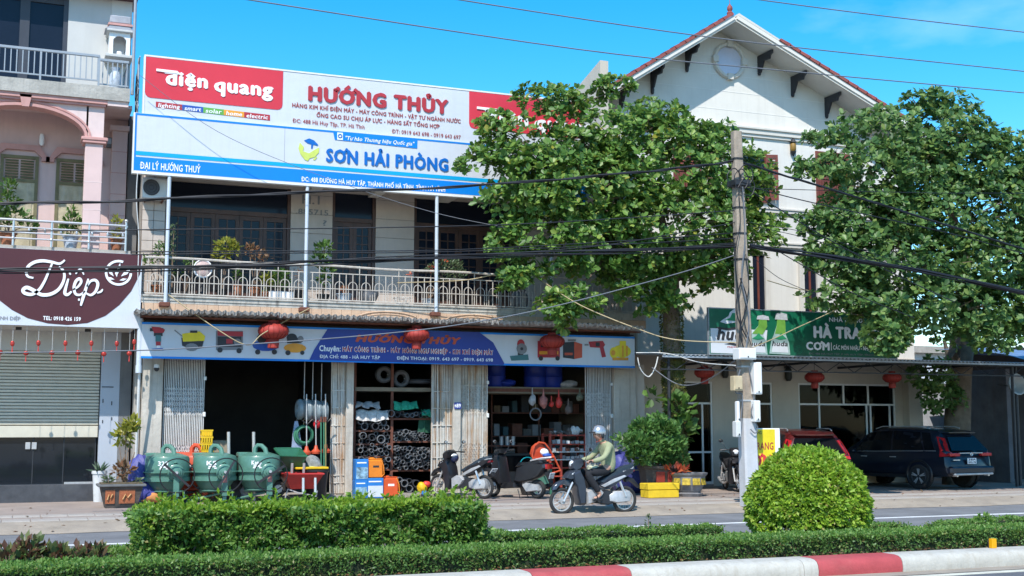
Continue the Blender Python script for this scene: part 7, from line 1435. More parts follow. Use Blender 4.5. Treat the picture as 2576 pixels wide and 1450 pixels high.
def motorbike(label, loc, rz, paint, seatm, plate=None):
    t = thing('motorbike', label, 'motorbike', loc, rz, 'motorbikes by the shop', local=True)
    wheel(t, 0, .258, .262); wheel(t, bX(1232), .262, .266)
    part('front_fender', hull([(612, 1190), (622, 1160), (650, 1130), (700, 1108), (770, 1105), (800, 1125), (790, 1160), (770, 1185), (752, 1160), (700, 1140), (655, 1158), (632, 1190)], .065), paint, t, True)
    fk = MB()
    for s_ in (-.085, .085): fk.cyl((bX(700), s_, bZ(1280)), (bX(775), s_, bZ(1130)), .022, n=8)
    part('fork', fk, chrome, t, True)
    part('leg_shield', hull([(770, 1050), (830, 1030), (862, 1090), (880, 1180), (872, 1310), (832, 1312), (815, 1235), (800, 1160), (775, 1100)], .17, .05), paint, t, True)
    part('front_cowl', hull([(712, 1095), (745, 1050), (800, 1025), (842, 1030), (838, 1070), (800, 1095), (745, 1110)], .13, .04), paint, t, True)
    for s_ in (-.10, .10): part('turn_signal', MB().ell((bX(775), s_, bZ(1058)), (.10, .035, .035), 10, 6, Matrix.Rotation(R(-28), 3, 'Y')), lamp_glass, t, True)
    part('handlebar_cowl', hull([(768, 985), (800, 950), (850, 938), (876, 955), (868, 985), (845, 1020), (800, 1040), (772, 1020)], .11, .04), paint, t, True)
    part('headlight', MB().ell((bX(783), 0, bZ(985)), (.045, .085, .07), 12, 8), lamp_glass, t, True)
    hbm = part('handlebar', MB().tube([(bX(885), -.33, bZ(962)), (bX(862), -.16, bZ(958)), (bX(850), 0, bZ(965)), (bX(862), .16, bZ(958)), (bX(885), .33, bZ(962))], .014, 6), dark_metal, t, True)
    for s_ in (-1, 1): 
        part('grip', MB().cyl((bX(872), s_*.22, bZ(960)), (bX(888), s_*.34, bZ(963)), .019, n=8), rubber, hbm, True); part('brake_lever', MB().tube([(bX(862), s_*.2, bZ(955)), (bX(850), s_*.28, bZ(958)), (bX(860), s_*.35, bZ(965))], .006, 4), chrome, hbm)
    for s_ in (-1, 1):
        mr = part('mirror', MB().ell((bX(885), s_*.31, bZ(868)), (.02, .06, .04), 10, 6), black_pl, t, True); part('mirror_stem', MB().tube([(bX(862), s_*.2, bZ(950)), (bX(868), s_*.25, bZ(905)), (bX(885), s_*.3, bZ(875))], .006, 4), dark_metal, mr); part('mirror_glass', MB().ell((bX(892), s_*.31, bZ(868)), (.006, .05, .033), 10, 6), chrome, mr, True)
    part('side_panel', hull([(1000, 1160), (1055, 1095), (1150, 1065), (1260, 1015), (1310, 1022), (1300, 1050), (1200, 1115), (1130, 1165), (1060, 1185)], .12, .035), paint, t, True)
    part('side_stripe', hull([(1012, 1158), (1120, 1105), (1215, 1075), (1235, 1085), (1140, 1130), (1040, 1172)], .124, .006), alu, t, True)
    part('seat', hull([(985, 1128), (1040, 1098), (1120, 1060), (1225, 1005), (1298, 990), (1302, 1008), (1205, 1060), (1090, 1112), (1005, 1145)], .115, .05), seatm, t, True)
    part('grab_rail', MB().tube([(bX(1200), -.11, bZ(1050)), (bX(1290), -.10, bZ(1022)), (bX(1315), 0, bZ(1015)), (bX(1290), .10, bZ(1022)), (bX(1200), .11, bZ(1050))], .014, 6), alu, t, True)
    part('tail_light', hull([(1240, 1040), (1305, 1022), (1308, 1048), (1255, 1066)], .09, .02), tail_red, t, True)
    part('rear_fender', hull([(1225, 1110), (1262, 1092), (1310, 1112), (1365, 1180), (1352, 1186), (1300, 1140), (1262, 1122), (1235, 1135)], .06), black_pl, t, True)
    if plate is not None:
        Mx = Matrix.Translation((bX(1338), 0, bZ(1128))) @ Matrix.Rotation(R(38), 4, 'Y'); pl_ = part('number_plate', MB().cbox(-.004, .004, -.095, .095, -.07, .07, .002).xf(Mx), plate_white, t)
        for r_, txt in ((.008, plate[0]), (-.055, plate[1])):
            v, f = textmesh(txt, .02); xs = [q[0] for q in v]; mb = MB(); mb.add([(.0055+q[2]*.002, -.075+(q[0]-min(xs))/(max(xs)-min(xs))*.15, r_+q[1]*.062) for q in v], f); part('lettering', mb.xf(Mx), print_black, pl_)
    part('engine', hull([(985, 1205), (1075, 1195), (1130, 1215), (1140, 1290), (1080, 1315), (965, 1300)], .10, .03), dark_metal, t, True)
    part('chain_cover', hull([(1080, 1235), (1130, 1205), (1260, 1205), (1275, 1250), (1262, 1290), (1150, 1302), (1085, 1285)], .115, .02), alu, t, True)
    part('under_cover', hull([(885, 1205), (940, 1175), (1000, 1180), (1035, 1215), (1010, 1250), (960, 1290), (890, 1308)], .14, .04), alu, t, True)
    sk = MB()
    for s_ in (-.115, .115): sk.cyl((bX(1172), s_, bZ(1130)), (bX(1222), s_, bZ(1250)), .024, n=8)
    part('shock_absorber', sk, chrome, t, True)
    part('footrest', MB().cyl((bX(965), -.26, bZ(1282)), (bX(965), .26, bZ(1282)), .014, n=6).cyl((bX(965), -.27, bZ(1282)), (bX(965), -.17, bZ(1282)), .022, n=8), rubber, t, True)
    part('exhaust', MB().tube([(bX(1000), .1, bZ(1290)), (bX(1080), .14, bZ(1312)), (bX(1180), .15, bZ(1290)), (bX(1300), .15, bZ(1250))], [.02, .025, .045, .045], 8), chrome, t, True)
    if plate is not None: part('side_stand', MB().cyl((bX(985), -.1, bZ(1300)), (bX(1040), -.2, .06 if plate is None else .005), .01, n=5), dark_metal, t)
    return t
# the moving bike; its own frame: front to the left of the picture
ga = G(1413, 1303, .0); gb = G(1562, 1300, .0)
BK = Vector((P(1413, 1262, 21.85).x, 21.85, .045))
mb_ = motorbike('dark blue grey motorbike being ridden along the road edge', BK, 0, bike_blue, seat_blue)
# two parked ones
def at_ground(cx_, cy, z=.14): x, y = C3(cx_, cy); return G(x, y, z)
p = P(1104, 1236, 27.0); motorbike('black motorbike parked in front of the house number pillar, helmet on its mirror', (p.x, 27.0, .135), R(-60), bike_black, seat_blue, ('36-F8', '578.13'))
hm = P(1141, 1152, 26.75); t = thing('helmet', 'navy helmet hanging from the mirror of the parked black motorbike', 'helmet', hm); part('shell', MB().ell(hm, (.12, .14, .12), 16, 10), M('helmet_navy', (.02, .025, .07), .2, .1, 5, coat=.5), t, True); part('visor', MB().ell(hm+Vector((-.04, -.10, .06)), (.10, .06, .04), 12, 6), lamp_glass, t, True); part('strap', MB().torus(hm+Vector((0, 0, -.1)), .07, .008, 'y', 10, 4), rubber, t)
def scooter(label, loc, rz, paint, plate):
    t = thing('scooter', label, 'scooter', loc, rz, 'motorbikes by the shop', local=True); k_ = 1.0
    wheel(t, 0, .21, .215, .045, 8, True); wheel(t, 1.24, .21, .215, .05, 8, True)
    S = lambda pts, w_, b=.04: hull([(697+a/.00252, 1385-z/.00241) for a, z in pts], w_, b)
    part('front_fender', S([(-.2, .3), (-.1, .43), (.1, .45), (.2, .36), (.12, .33), (0, .39), (-.12, .33)], .08), paint, t, True)
    part('apron', S([(.02, .45), (.10, .80), (.16, .98), (.26, .95), (.34, .60), (.40, .30), (.32, .26), (.2, .4)], .19, .06), paint, t, True)
    part('handlebar_cowl', S([(.10, 1.0), (.18, 1.10), (.30, 1.08), (.30, 1.0), (.2, .95)], .13, .05), paint, t, True); part('headlight', MB().ell((.13, 0, 1.03), (.05, .09, .05), 12, 8), lamp_glass, t, True)
    for s_ in (-1, 1): part('turn_signal', MB().ell((.09, s_*.12, .78), (.05, .05, .05), 10, 6), lamp_glass, t, True)
    part('floorboard', S([(.32, .26), (.40, .34), (.72, .34), (.74, .24), (.4, .2)], .17), black_pl, t, True)
    part('rear_body', S([(.66, .36), (.74, .66), (.95, .76), (1.30, .80), (1.52, .78), (1.55, .70), (1.40, .52), (1.15, .42), (.8, .34)], .17, .06), paint, t, True)
    part('seat', S([(.70, .70), (.80, .80), (1.05, .80), (1.15, .85), (1.42, .86), (1.44, .80), (1.0, .74)], .14, .05), black_pl, t, True)
    part('grab_rail', MB().tube([(1.15, -.15, .84), (1.45, -.13, .90), (1.60, 0, .92), (1.45, .13, .90), (1.15, .15, .84)], .018, 6), alu, t, True)
    part('tail_light', S([(1.42, .78), (1.58, .76), (1.56, .66), (1.44, .68)], .12, .03), tail_red, t, True)
    Mx = Matrix.Translation((1.60, 0, .52)) @ Matrix.Rotation(R(18), 4, 'Y'); part('rear_fender', S([(1.40, .60), (1.56, .62), (1.64, .34), (1.6, .32), (1.50, .5)], .06, .02), black_pl, t, True); pl_ = part('number_plate', MB().cbox(.02, .028, -.095, .095, -.07, .07, .002).xf(Mx), plate_white, t)
    for r_, txt in ((.008, plate[0]), (-.055, plate[1])):
        v, f = textmesh(txt, .02); xs = [q[0] for q in v]; mb = MB(); mb.add([(.030+q[2]*.002, -.075+(q[0]-min(xs))/(max(xs)-min(xs))*.15, r_+q[1]*.062) for q in v], f); part('lettering', mb.xf(Mx), print_black, pl_)
    hbm = part('handlebar', MB().tube([(.34, -.33, 1.06), (.25, -.12, 1.05), (.25, .12, 1.05), (.34, .33, 1.06)], .014, 6), dark_metal, t, True)
    for s_ in (-1, 1): part('grip', MB().cyl((.31, s_*.23, 1.06), (.35, s_*.34, 1.06), .02, n=8), rubber, hbm, True)
    for s_ in (-1, 1):
        mr = part('mirror', MB().ell((.28, s_*.32, 1.26), (.02, .065, .045), 10, 6), black_pl, t, True); part('mirror_stem', MB().tube([(.28, s_*.2, 1.07), (.27, s_*.26, 1.16), (.28, s_*.31, 1.24)], .007, 4), dark_metal, mr); part('mirror_glass', MB().ell((.29, s_*.32, 1.26), (.008, .055, .036), 10, 6), chrome, mr, True)
    part('engine_case', S([(.88, .3), (1.0, .36), (1.30, .30), (1.32, .18), (1.0, .14)], .13, .04), alu, t, True); part('exhaust', MB().cyl((1.05, .17, .2), (1.5, .18, .3), .05, n=10), dark_metal, t, True); part('centre_stand', MB().tube([(.8, -.14, .2), (.88, -.16, .0), (.88, .16, .0), (.8, .14, .2)], .012, 5), dark_metal, t, True)
    return t
p = P(1210, 1240, 27.0); scooter('black scooter with silver grab rail parked right of the black motorbike', (p.x+.12, 26.55, .135), R(-57), bike_black, ('38-K1', '137.27'))
p = P(1836, 1210, 26.6); t = motorbike('small black motorbike parked facing out in front of the restaurant beside the pole', (p.x, 26.2, .135), R(72), bike_black, black_pl, ('38-B1', '604.21'))

# ================================================================== PEOPLE
def skinned(name, V, E, mat, parent, sub=2, root=0):
    """one continuous surface grown over a skeleton: V = (x,y,z,radius[,radius2])"""
    me = bpy.data.meshes.new(name); me.from_pydata([v[:3] for v in V], E, []); o = bpy.data.objects.new(name, me); COL.objects.link(o)
    m = o.modifiers.new('s', 'SKIN'); m.use_smooth_shade = True; sv = me.skin_vertices[0].data
    for i, v in enumerate(V): sv[i].radius = (v[3], v[4] if len(v) > 4 else v[3]); sv[i].use_root = (i == root)
    s_ = o.modifiers.new('u', 'SUBSURF'); s_.levels = sub; s_.render_levels = sub
    bpy.context.view_layer.update(); ev = o.evaluated_get(bpy.context.evaluated_depsgraph_get()); nm = bpy.data.meshes.new_from_object(ev); nm.name = name
    bpy.data.objects.remove(o); nm.materials.clear(); nm.materials.append(mat); nm.polygons.foreach_set('use_smooth', [True]*len(nm.polygons))
    o = bpy.data.objects.new(name, nm); COL.objects.link(o)
    if parent: o.parent = parent; CH.setdefault(parent.name, []).append(o)
    ORIG[o.name] = Z0; return o
def J(cx_, cy, y, r, r2=None): return (bX(cx_), y, bZ(cy), r) if r2 is None else (bX(cx_), y, bZ(cy), r, r2)
pr = thing('person', 'motorbike rider in an olive green shirt, black trousers and silver helmet', 'person', BK, 0, local=True)
V = [J(1088, 1015, 0, .11, .09), J(1092, 930, 0, .10, .09), J(1072, 855, 0, .10, .09), J(1050, 808, 0, .058), J(1034, 788, 0, .056), J(1014, 750, 0, .088, .078), J(1010, 715, 0, .095, .085),
     J(985, 778, 0, .045, .04), J(969, 762, 0, .013)]
E_l = [(0, 1), (1, 2), (2, 3), (3, 4), (4, 5), (5, 6), (5, 7), (5, 8)]
def addchain(par, pts):
    for p in pts: V.append(p); E_l.append((par, len(V)-1)); par = len(V)-1
    return par
for s_ in (-1, 1):
    sh = addchain(2, [J(1068, 845, s_*.15, .06), J(1040, 885, s_*.23, .047), J(1000, 935, s_*.27, .04), J(930, 955, s_*.27, .033), J(900, 962, s_*.27, .026), J(888, 962, s_*.275, .03, .02)])
    for j, yy in enumerate((-.032, -.011, .011, .032)): addchain(sh, [J(876, 956+j, s_*(.275)+yy, .0095), J(866, 968+j, s_*.275+yy, .009), J(872, 978, s_*.275+yy, .008)])
    addchain(sh, [J(886, 975, s_*.275-s_*.035, .010), J(874, 984, s_*.275-s_*.03, .009)])
    hp = addchain(0, [J(1065, 1030, s_*.10, .085), J(965, 1045, s_*.14, .075), J(884, 1052, s_*.17, .056), J(915, 1120, s_*.18, .052), J(962, 1190, s_*.19, .042), J(990, 1228, s_*.195, .036), J(965, 1248, s_*.2, .032, .026), J(930, 1256, s_*.205, .03, .018)])
body = skinned('body', V, E_l, skin, pr)
V = [J(1086, 1066, 0, .165, .14), J(1100, 985, 0, .172, .155), J(1096, 910, 0, .165, .15), J(1074, 850, 0, .16, .14), J(1056, 818, 0, .085, .08)]; E_l = [(0, 1), (1, 2), (2, 3), (3, 4)]
for s_ in (-1, 1): addchain(3, [J(1070, 842, s_*.165, .078), J(1045, 885, s_*.24, .066), J(1002, 936, s_*.285, .056), J(940, 956, s_*.28, .05), J(908, 962, s_*.275, .045)])
part('shirt_fold', MB().tube([(bX(1060), -.16, bZ(1030)), (bX(1120), -.12, bZ(1022)), (bX(1135), 0, bZ(1018))], .03, 8), shirt_green, pr, True) if False else None
skinned('shirt', V, E_l, shirt_green, pr)
part('collar', MB().torus((bX(1048), 0, bZ(803)), .062, .016, 'z', 16, 6).xf(Matrix.Identity(4)), shirt_green, pr, True)
V = [J(1088, 1030, 0, .15, .10), J(1096, 1010, 0, .14, .11)]; E_l = [(0, 1)]
for s_ in (-1, 1): addchain(0, [J(1050, 1038, s_*.10, .108), J(965, 1048, s_*.145, .095), J(886, 1056, s_*.172, .076), J(918, 1122, s_*.182, .074), J(960, 1180, s_*.19, .068), J(978, 1206, s_*.193, .068)])
skinned('trousers', V, E_l, trouser, pr)
hx, hz = bX(1014), bZ(735)
hl = part('helmet', MB().lathe([(.001, .152), (.06, .142), (.105, .105), (.13, .05), (.135, 0), (.132, -.025), (.125, -.03), (.12, 0)], (hx+.012, 0, hz), 24, Matrix.Rotation(R(8), 3, 'Y') @ Matrix.Diagonal((1.1, .95, 1.0))), helmet_m, pr, True)
part('helmet_peak', MB().ell((hx-.13, 0, hz+.01), (.07, .10, .012), 12, 6, Matrix.Rotation(R(-12), 3, 'Y')), dark_metal, hl, True); part('helmet_stripe', MB().tube([(hx+.012+.146*math.cos(R(a)), 0, hz+.02+.13*math.sin(R(a))) for a in range(20, 165, 12)], .012, 6), dark_metal, hl, True)
part('ear_flap', MB().ell((hx+.04, -.108, hz-.055), (.035, .022, .06), 10, 8), black_pl, hl, True); part('chin_strap', MB().tube([(hx+.03, -.10, hz-.08), (hx-.02, -.07, hz-.165), (hx-.05, 0, hz-.185), (hx-.02, .07, hz-.165), (hx+.03, .10, hz-.08)], .008, 5), shelf_red, hl)
for s_ in (-1, 1): part('eye', MB().ell((hx-.088, s_*.034, hz-.03), (.008, .014, .008), 8, 6), hair, pr, True); part('ear', MB().ell((hx+.012, s_*.088, hz-.05), (.02, .012, .03), 8, 6), skin, pr, True)
part('eyebrow', MB().tube([(hx-.09, -.055, hz-.012), (hx-.096, -.03, hz-.008)], .006, 4), hair, pr); part('mouth', MB().ell((hx-.092, 0, hz-.098), (.008, .026, .006), 8, 6), M('lip', (.30, .10, .08), .5), pr, True); part('hair', MB().ell((hx+.055, 0, hz-.035), (.065, .085, .05), 12, 8), hair, pr, True)
for s_ in (-1, 1): sd_ = part('sandal', MB().cbox(bX(925), bX(1008), s_*.2-.045, s_*.2+.045, bZ(1276), bZ(1263), .006), black_pl, pr); part('strap', MB().torus((bX(955), s_*.2, bZ(1256)), .045, .010, 'x', 12, 4), black_pl, sd_)
t = thing('shopping_bag', 'pale green patterned bag hanging between the rider and the handlebar', 'bag', BK+Vector((bX(950), 0, bZ(995)))); part('bag', lump((BK.x+bX(955), BK.y-.05, bZ(1000)), (.14, .12, .07), .1, 91), M('bag_pattern', (.40, .40, .28), .7, .5, 22), t, True); part('handle', MB().torus((BK.x+bX(950), BK.y-.05, bZ(975)), .06, .008, 'y', 12, 4), cloth_grey, t)
# guest in the restaurant
q = P(2150, 1108, 29.5); OX, OY = q.x, 29.5
g_ = thing('person', 'seated guest in an orange shirt seen through the restaurant window', 'person', (OX, OY, .2), R(25), local=True)
V = [(0, 0, .5, .13, .11), (0, -.02, .72, .125, .10), (0, -.04, .95, .14, .10), (0, -.03, 1.1, .055), (0, .02, 1.2, .08), (0, .03, 1.28, .09)]; E_l = [(0, 1), (1, 2), (2, 3), (3, 4), (4, 5)]
for s_ in (-1, 1):
    sh = addchain(2, [(s_*.17, -.03, 1.0, .05), (s_*.24, .05, .78, .042), (s_*.2, .28, .75, .032), (s_*.18, .36, .75, .028)])
    for j in (-.02, 0, .02): addchain(sh, [(s_*.18+j, .42, .745, .009), (s_*.18+j, .45, .74, .008)])
    addchain(0, [(s_*.1, .05, .48, .085), (s_*.12, .42, .47, .06), (s_*.12, .42, .1, .04), (s_*.12, .5, .04, .03)])
skinned('body', V, E_l, skin, g_)
V = [(0, 0, .5, .15, .125), (0, -.02, .72, .145, .12), (0, -.04, .95, .155, .12), (0, -.03, 1.06, .075)]; E_l = [(0, 1), (1, 2), (2, 3)]
for s_ in (-1, 1): addchain(2, [(s_*.18, -.03, 1.0, .066), (s_*.25, .04, .80, .055)])
skinned('shirt', V, E_l, shirt_orange, g_); part('hair', MB().ell((0, 0, 1.31), (.10, .11, .11), 14, 10), hair, g_, True)
V = [(0, 0, .47, .15, .11), (0, 0, .52, .14, .11)]; E_l = [(0, 1)]
for s_ in (-1, 1): addchain(0, [(s_*.1, .1, .47, .1), (s_*.12, .42, .46, .075), (s_*.12, .42, .12, .055)])
skinned('trousers', V, E_l, trouser, g_)
st_ = thing('stool', 'dark stool under the seated restaurant guest', 'stool', (OX, OY, .2), R(25), local=True); part('seat', MB().cbox(-.17, .17, -.15, .17, .34, .38, .01), M('stool_red', (.3, .04, .03), .5), st_)
for sx_ in (-.14, .14):
    for sy in (-.12, .14): part('leg', MB().cyl((sx_, sy, 0), (sx_, sy, .34), .015, n=6), dark_metal, st_)

# ================================================================== CARS
def car(name, label, loc, rz, paint, W=.92, Ls=1., rear_glass=True, plate=('', ''), suv=True):
    t = thing(name, label, 'car', loc, rz, local=True)
    ST = [(-2.28, -2.24, -1.90, .46, 1.02, .76, 1.535, .48), (-2.22, -2.14, -1.74, .38, 1.03, .88, 1.615, .57), (-1.6, -1.55, -1.25, .33, 1.03, .92, 1.675, .62), (-.6, -.6, -.5, .30, 1.0, .925, 1.715, .66),
          (.3, .3, .12, .30, .985, .925, 1.69, .65), (1.0, 1.0, .50, .30, .975, .925, 1.575, .60), (1.28, 1.28, 1.22, .30, .975, .915, 1.03, .72), (1.85, 1.9, 1.85, .32, .93, .90, .985, .68), (2.25, 2.25, 2.2, .38, .82, .80, .86, .5), (2.36, 2.33, 2.28, .46, .70, .58, .74, .35)]
    def sec(s_):
        xb, xm, xr_, zb2, zm, w_, zr_, wr_ = s_; xl_ = xb*.5+xm*.5
        return [(xb, 0, zb2), (xb, w_*.86, zb2), (xb, w_*.97, zb2+.10), (xl_, w_*1.0, (zb2+zm)/2), (xm, w_*.975, zm-.03), (xm, w_*.95, zm+.015), (xm+(xr_-xm)*.5, (w_*.95+wr_)/2+.035, (zm+zr_)/2), (xr_-(xr_-xm)*.08, wr_+.03, zr_-.05), (xr_, wr_*.8, zr_-.008), (xr_, 0, zr_)]
    n = 10; v = []
    for s_ in ST:
        h_ = sec(s_); v += h_+[(x, -y, z) for x, y, z in h_[-2:0:-1]]
    m = 2*n-2; f = []
    for i in range(len(ST)-1):
        for k_ in range(m): f.append((i*m+k_, i*m+(k_+1) % m, (i+1)*m+(k_+1) % m, (i+1)*m+k_))
    f += [tuple(range(m-1, -1, -1)), tuple((len(ST)-1)*m+k_ for k_ in range(m))]
    part('body', MB().add(v, f), paint, t, True)
    def surf(i, u_, tt, s_, off=.008):
        """point on the side glass: between stations i and i+1 at u, from belt (0) to roof (1)"""
        a, b = sec(ST[i]), sec(ST[i+1]); p = []
        for h_ in (a, b):
            lo, mi, hi = Vector(h_[5]), Vector(h_[6]), Vector(h_[7]); p.append(lo.lerp(mi, tt*2) if tt < .5 else mi.lerp(hi, tt*2-1))
        q_ = p[0].lerp(p[1], u_); return Vector((q_.x, s_*(q_.y+off), q_.z))
    for s_ in (-1, 1):
        for (nm, segs) in (('rear_quarter_glass', ((1, .45, .95),)), ('rear_door_glass', ((2, .02, 1), (3, 0, .10))), ('front_door_glass', ((3, .18, 1), (4, 0, .78)))):
            mb = MB()
            for i, u0, u1 in segs:
                for k_ in range(4):
                    t0, t1 = .06+.84*k_/4, .06+.84*(k_+1)/4; mb.add([surf(i, u0, t0, s_), surf(i, u1, t0, s_), surf(i, u1, t1, s_), surf(i, u0, t1, s_)], [(0, 1, 2, 3) if s_ < 0 else (3, 2, 1, 0)])
            part('window', mb, car_glass, t, True)
        part('window_trim', MB().tube([surf(1, .4, .02, s_), surf(2, .5, .02, s_), surf(3, .5, .02, s_), surf(4, .8, .02, s_)], .008, 4), chrome, t)
        for x in (-.55, .45): part('door_handle', MB().cbox(x-.1, x+.1, s_*.93-.015, s_*.93+.015, .86, .885, .006), chrome, t)
        part('sill_trim', MB().cbox(-1.0, 1.0, s_*.915-.02, s_*.915+.02, .30, .40, .01), black_pl, t); part('mirror', MB().ell((.72, s_*1.02, 1.02), (.07, .11, .07), 10, 7), paint, t, True)
        part('roof_rail', MB().tube([(-1.5, s_*.58, 1.67), (-1.35, s_*.58, 1.715), (.05, s_*.60, 1.725), (.3, s_*.58, 1.66)], .018, 6), alu, t, True)
        part('tail_light', MB().add([surf(0, .0, .8, s_, .03), surf(1, .08, .75, s_, .035), surf(1, .14, .05, s_, .04), (-2.05, s_*.91, .90), (-2.27, s_*.86, .92), (-2.262, s_*.66, .93), (-2.25, s_*.66, 1.0), surf(0, 0, .05, s_, .03)], [(0, 1, 2, 3, 4, 5, 6, 7)]), tail_red, t)
        part('tail_lamp', MB().cbox(-2.30, -2.2, min(s_*.42, s_*.80), max(s_*.42, s_*.80), .915, 1.0, .01), tail_red, t)
        part('reflector', MB().cbox(-2.33, -2.26, min(s_*.62, s_*.82), max(s_*.62, s_*.82), .545, .60, .008), tail_red, t)
        part('exhaust_tip', MB().cyl((-2.34, s_*.60, .40), (-2.2, s_*.60, .40), .04, n=12), chrome, t, True)
        part('headlight', MB().ell((2.2, s_*.66, .78), (.14, .16, .07), 12, 8), lamp_glass, t, True)
        for x in (-1.38, 1.38):
            part('wheel_arch', MB().torus((x, s_*.895, .40), .385, .045, 'y', 24, 6), black_pl, t, True)
            w_ = part('wheel', MB().lathe([(.20, -.10), (.31, -.11), (.345, -.08), (.35, 0), (.345, .08), (.31, .11), (.20, .10)], (x, s_*.82, .35), 26, Matrix.Rotation(R(90), 3, 'X')), rubber, t, True)
            rm = MB().cyl((x, s_*.88, .35), (x, s_*.90, .35), .22, n=22).torus((x, s_*.925, .35), .225, .018, 'y', 24, 6).cyl((x, s_*.90, .35), (x, s_*.935, .35), .05, n=10); part('rim', rm, dark_metal, w_, True)
            sp = MB()
            for k_ in range(5):
                a = R(72*k_+18); 
                for da in (-.13, .13): sp.tube([(x+.04*math.cos(a), s_*.925, .35+.04*math.sin(a)), (x+.22*math.cos(a+da), s_*.928, .35+.22*math.sin(a+da))], .018, 4)
            part('spokes', sp, alu, w_)
    # rear
    part('rear_window', MB().add([(-2.245, -.70, 1.06), (-2.245, .70, 1.06), (-1.965, .52, 1.46), (-1.965, -.52, 1.46)], [(3, 2, 1, 0)]).xf(Matrix.Translation((-.022, 0, .005))), car_glass, t)
    part('spoiler', MB().add([(-1.72, -.56, 1.635), (-1.72, .56, 1.635), (-2.04, .50, 1.565), (-2.04, -.50, 1.565), (-1.78, -.56, 1.55), (-1.78, .56, 1.55), (-2.04, .50, 1.54), (-2.04, -.50, 1.54)], [(0, 1, 2, 3), (4, 7, 6, 5), (3, 2, 6, 7), (0, 3, 7, 4), (1, 5, 6, 2)]), paint, t)
    part('chrome_strip', MB().cbox(-2.305, -2.25, -.44, .44, .985, 1.01, .006), chrome, t); part('emblem', MB().torus((-2.31, 0, .97), .045, .009, 'x', 14, 5), chrome, t, True); part('emblem', MB().box(-2.315, -2.305, -.03, -.018, .945, .995).box(-2.315, -2.305, .018, .03, .945, .995).box(-2.315, -2.305, -.018, .018, .965, .977), chrome, t)
    part('bumper', MB().cbox(-2.36, -2.2, -.84, .84, .42, .64, .05), paint, t); part('bumper_trim', MB().cbox(-2.375, -2.3, -.74, .74, .40, .455, .012), alu, t)
    pl_ = part('number_plate', MB().cbox(-2.318, -2.30, -.17, .17, .70, .86, .004), plate_white, t)
    for z, txt in zip((.795, .72), plate):
        if not txt: continue
        v, f = textmesh(txt, .03); xs = [q[0] for q in v]; mb = MB(); mb.add([(-2.3195-q[2]*.002, .14-(q[0]-min(xs))/(max(xs)-min(xs))*.28, z+q[1]*.075) for q in v], f); part('lettering', mb, print_black, pl_)
    part('model_badge', MB().box(-2.312, -2.29, .45, .70, .80, .825), chrome, t)
    return t
hd = Vector((-.16, .987)); ang = math.atan2(hd.y, hd.x); w0 = G(2325, 1232, .13)
# rear left wheel contact at local (-1.38, +.82): forward = local +x, left = local +y
la = Matrix.Rotation(ang, 2); off = la @ Vector((-1.38, .88))
car('parked_car', 'dark blue car parked nose in under the right tree', (w0.x-off.x, w0.y-off.y+.15, .135), ang, car_blue, plate=('38A', '095.78')).scale = (1, 1, .93)
t = None
qr = P(2060, 1100, 26.0); hd2 = math.atan2(.92, .36); rx = P(2130, 1135, 24.4)
la = Matrix.Rotation(hd2, 2); off = la @ Vector((-2.0, -.72))
car('parked_car', 'dark red car parked behind the round clipped shrub', (rx.x-off.x, 24.4-off.y, .135), hd2, car_red, plate=('38A', '112.06')).scale = (.92, .92, .90)
q = G(2500, 1215, .135); motorbike('motorbike mostly hidden behind the right rear corner of the dark blue car', (q.x-.35, q.y+1.2, .135), R(62), bike_black, black_pl, ('38-H2', '291.40'))

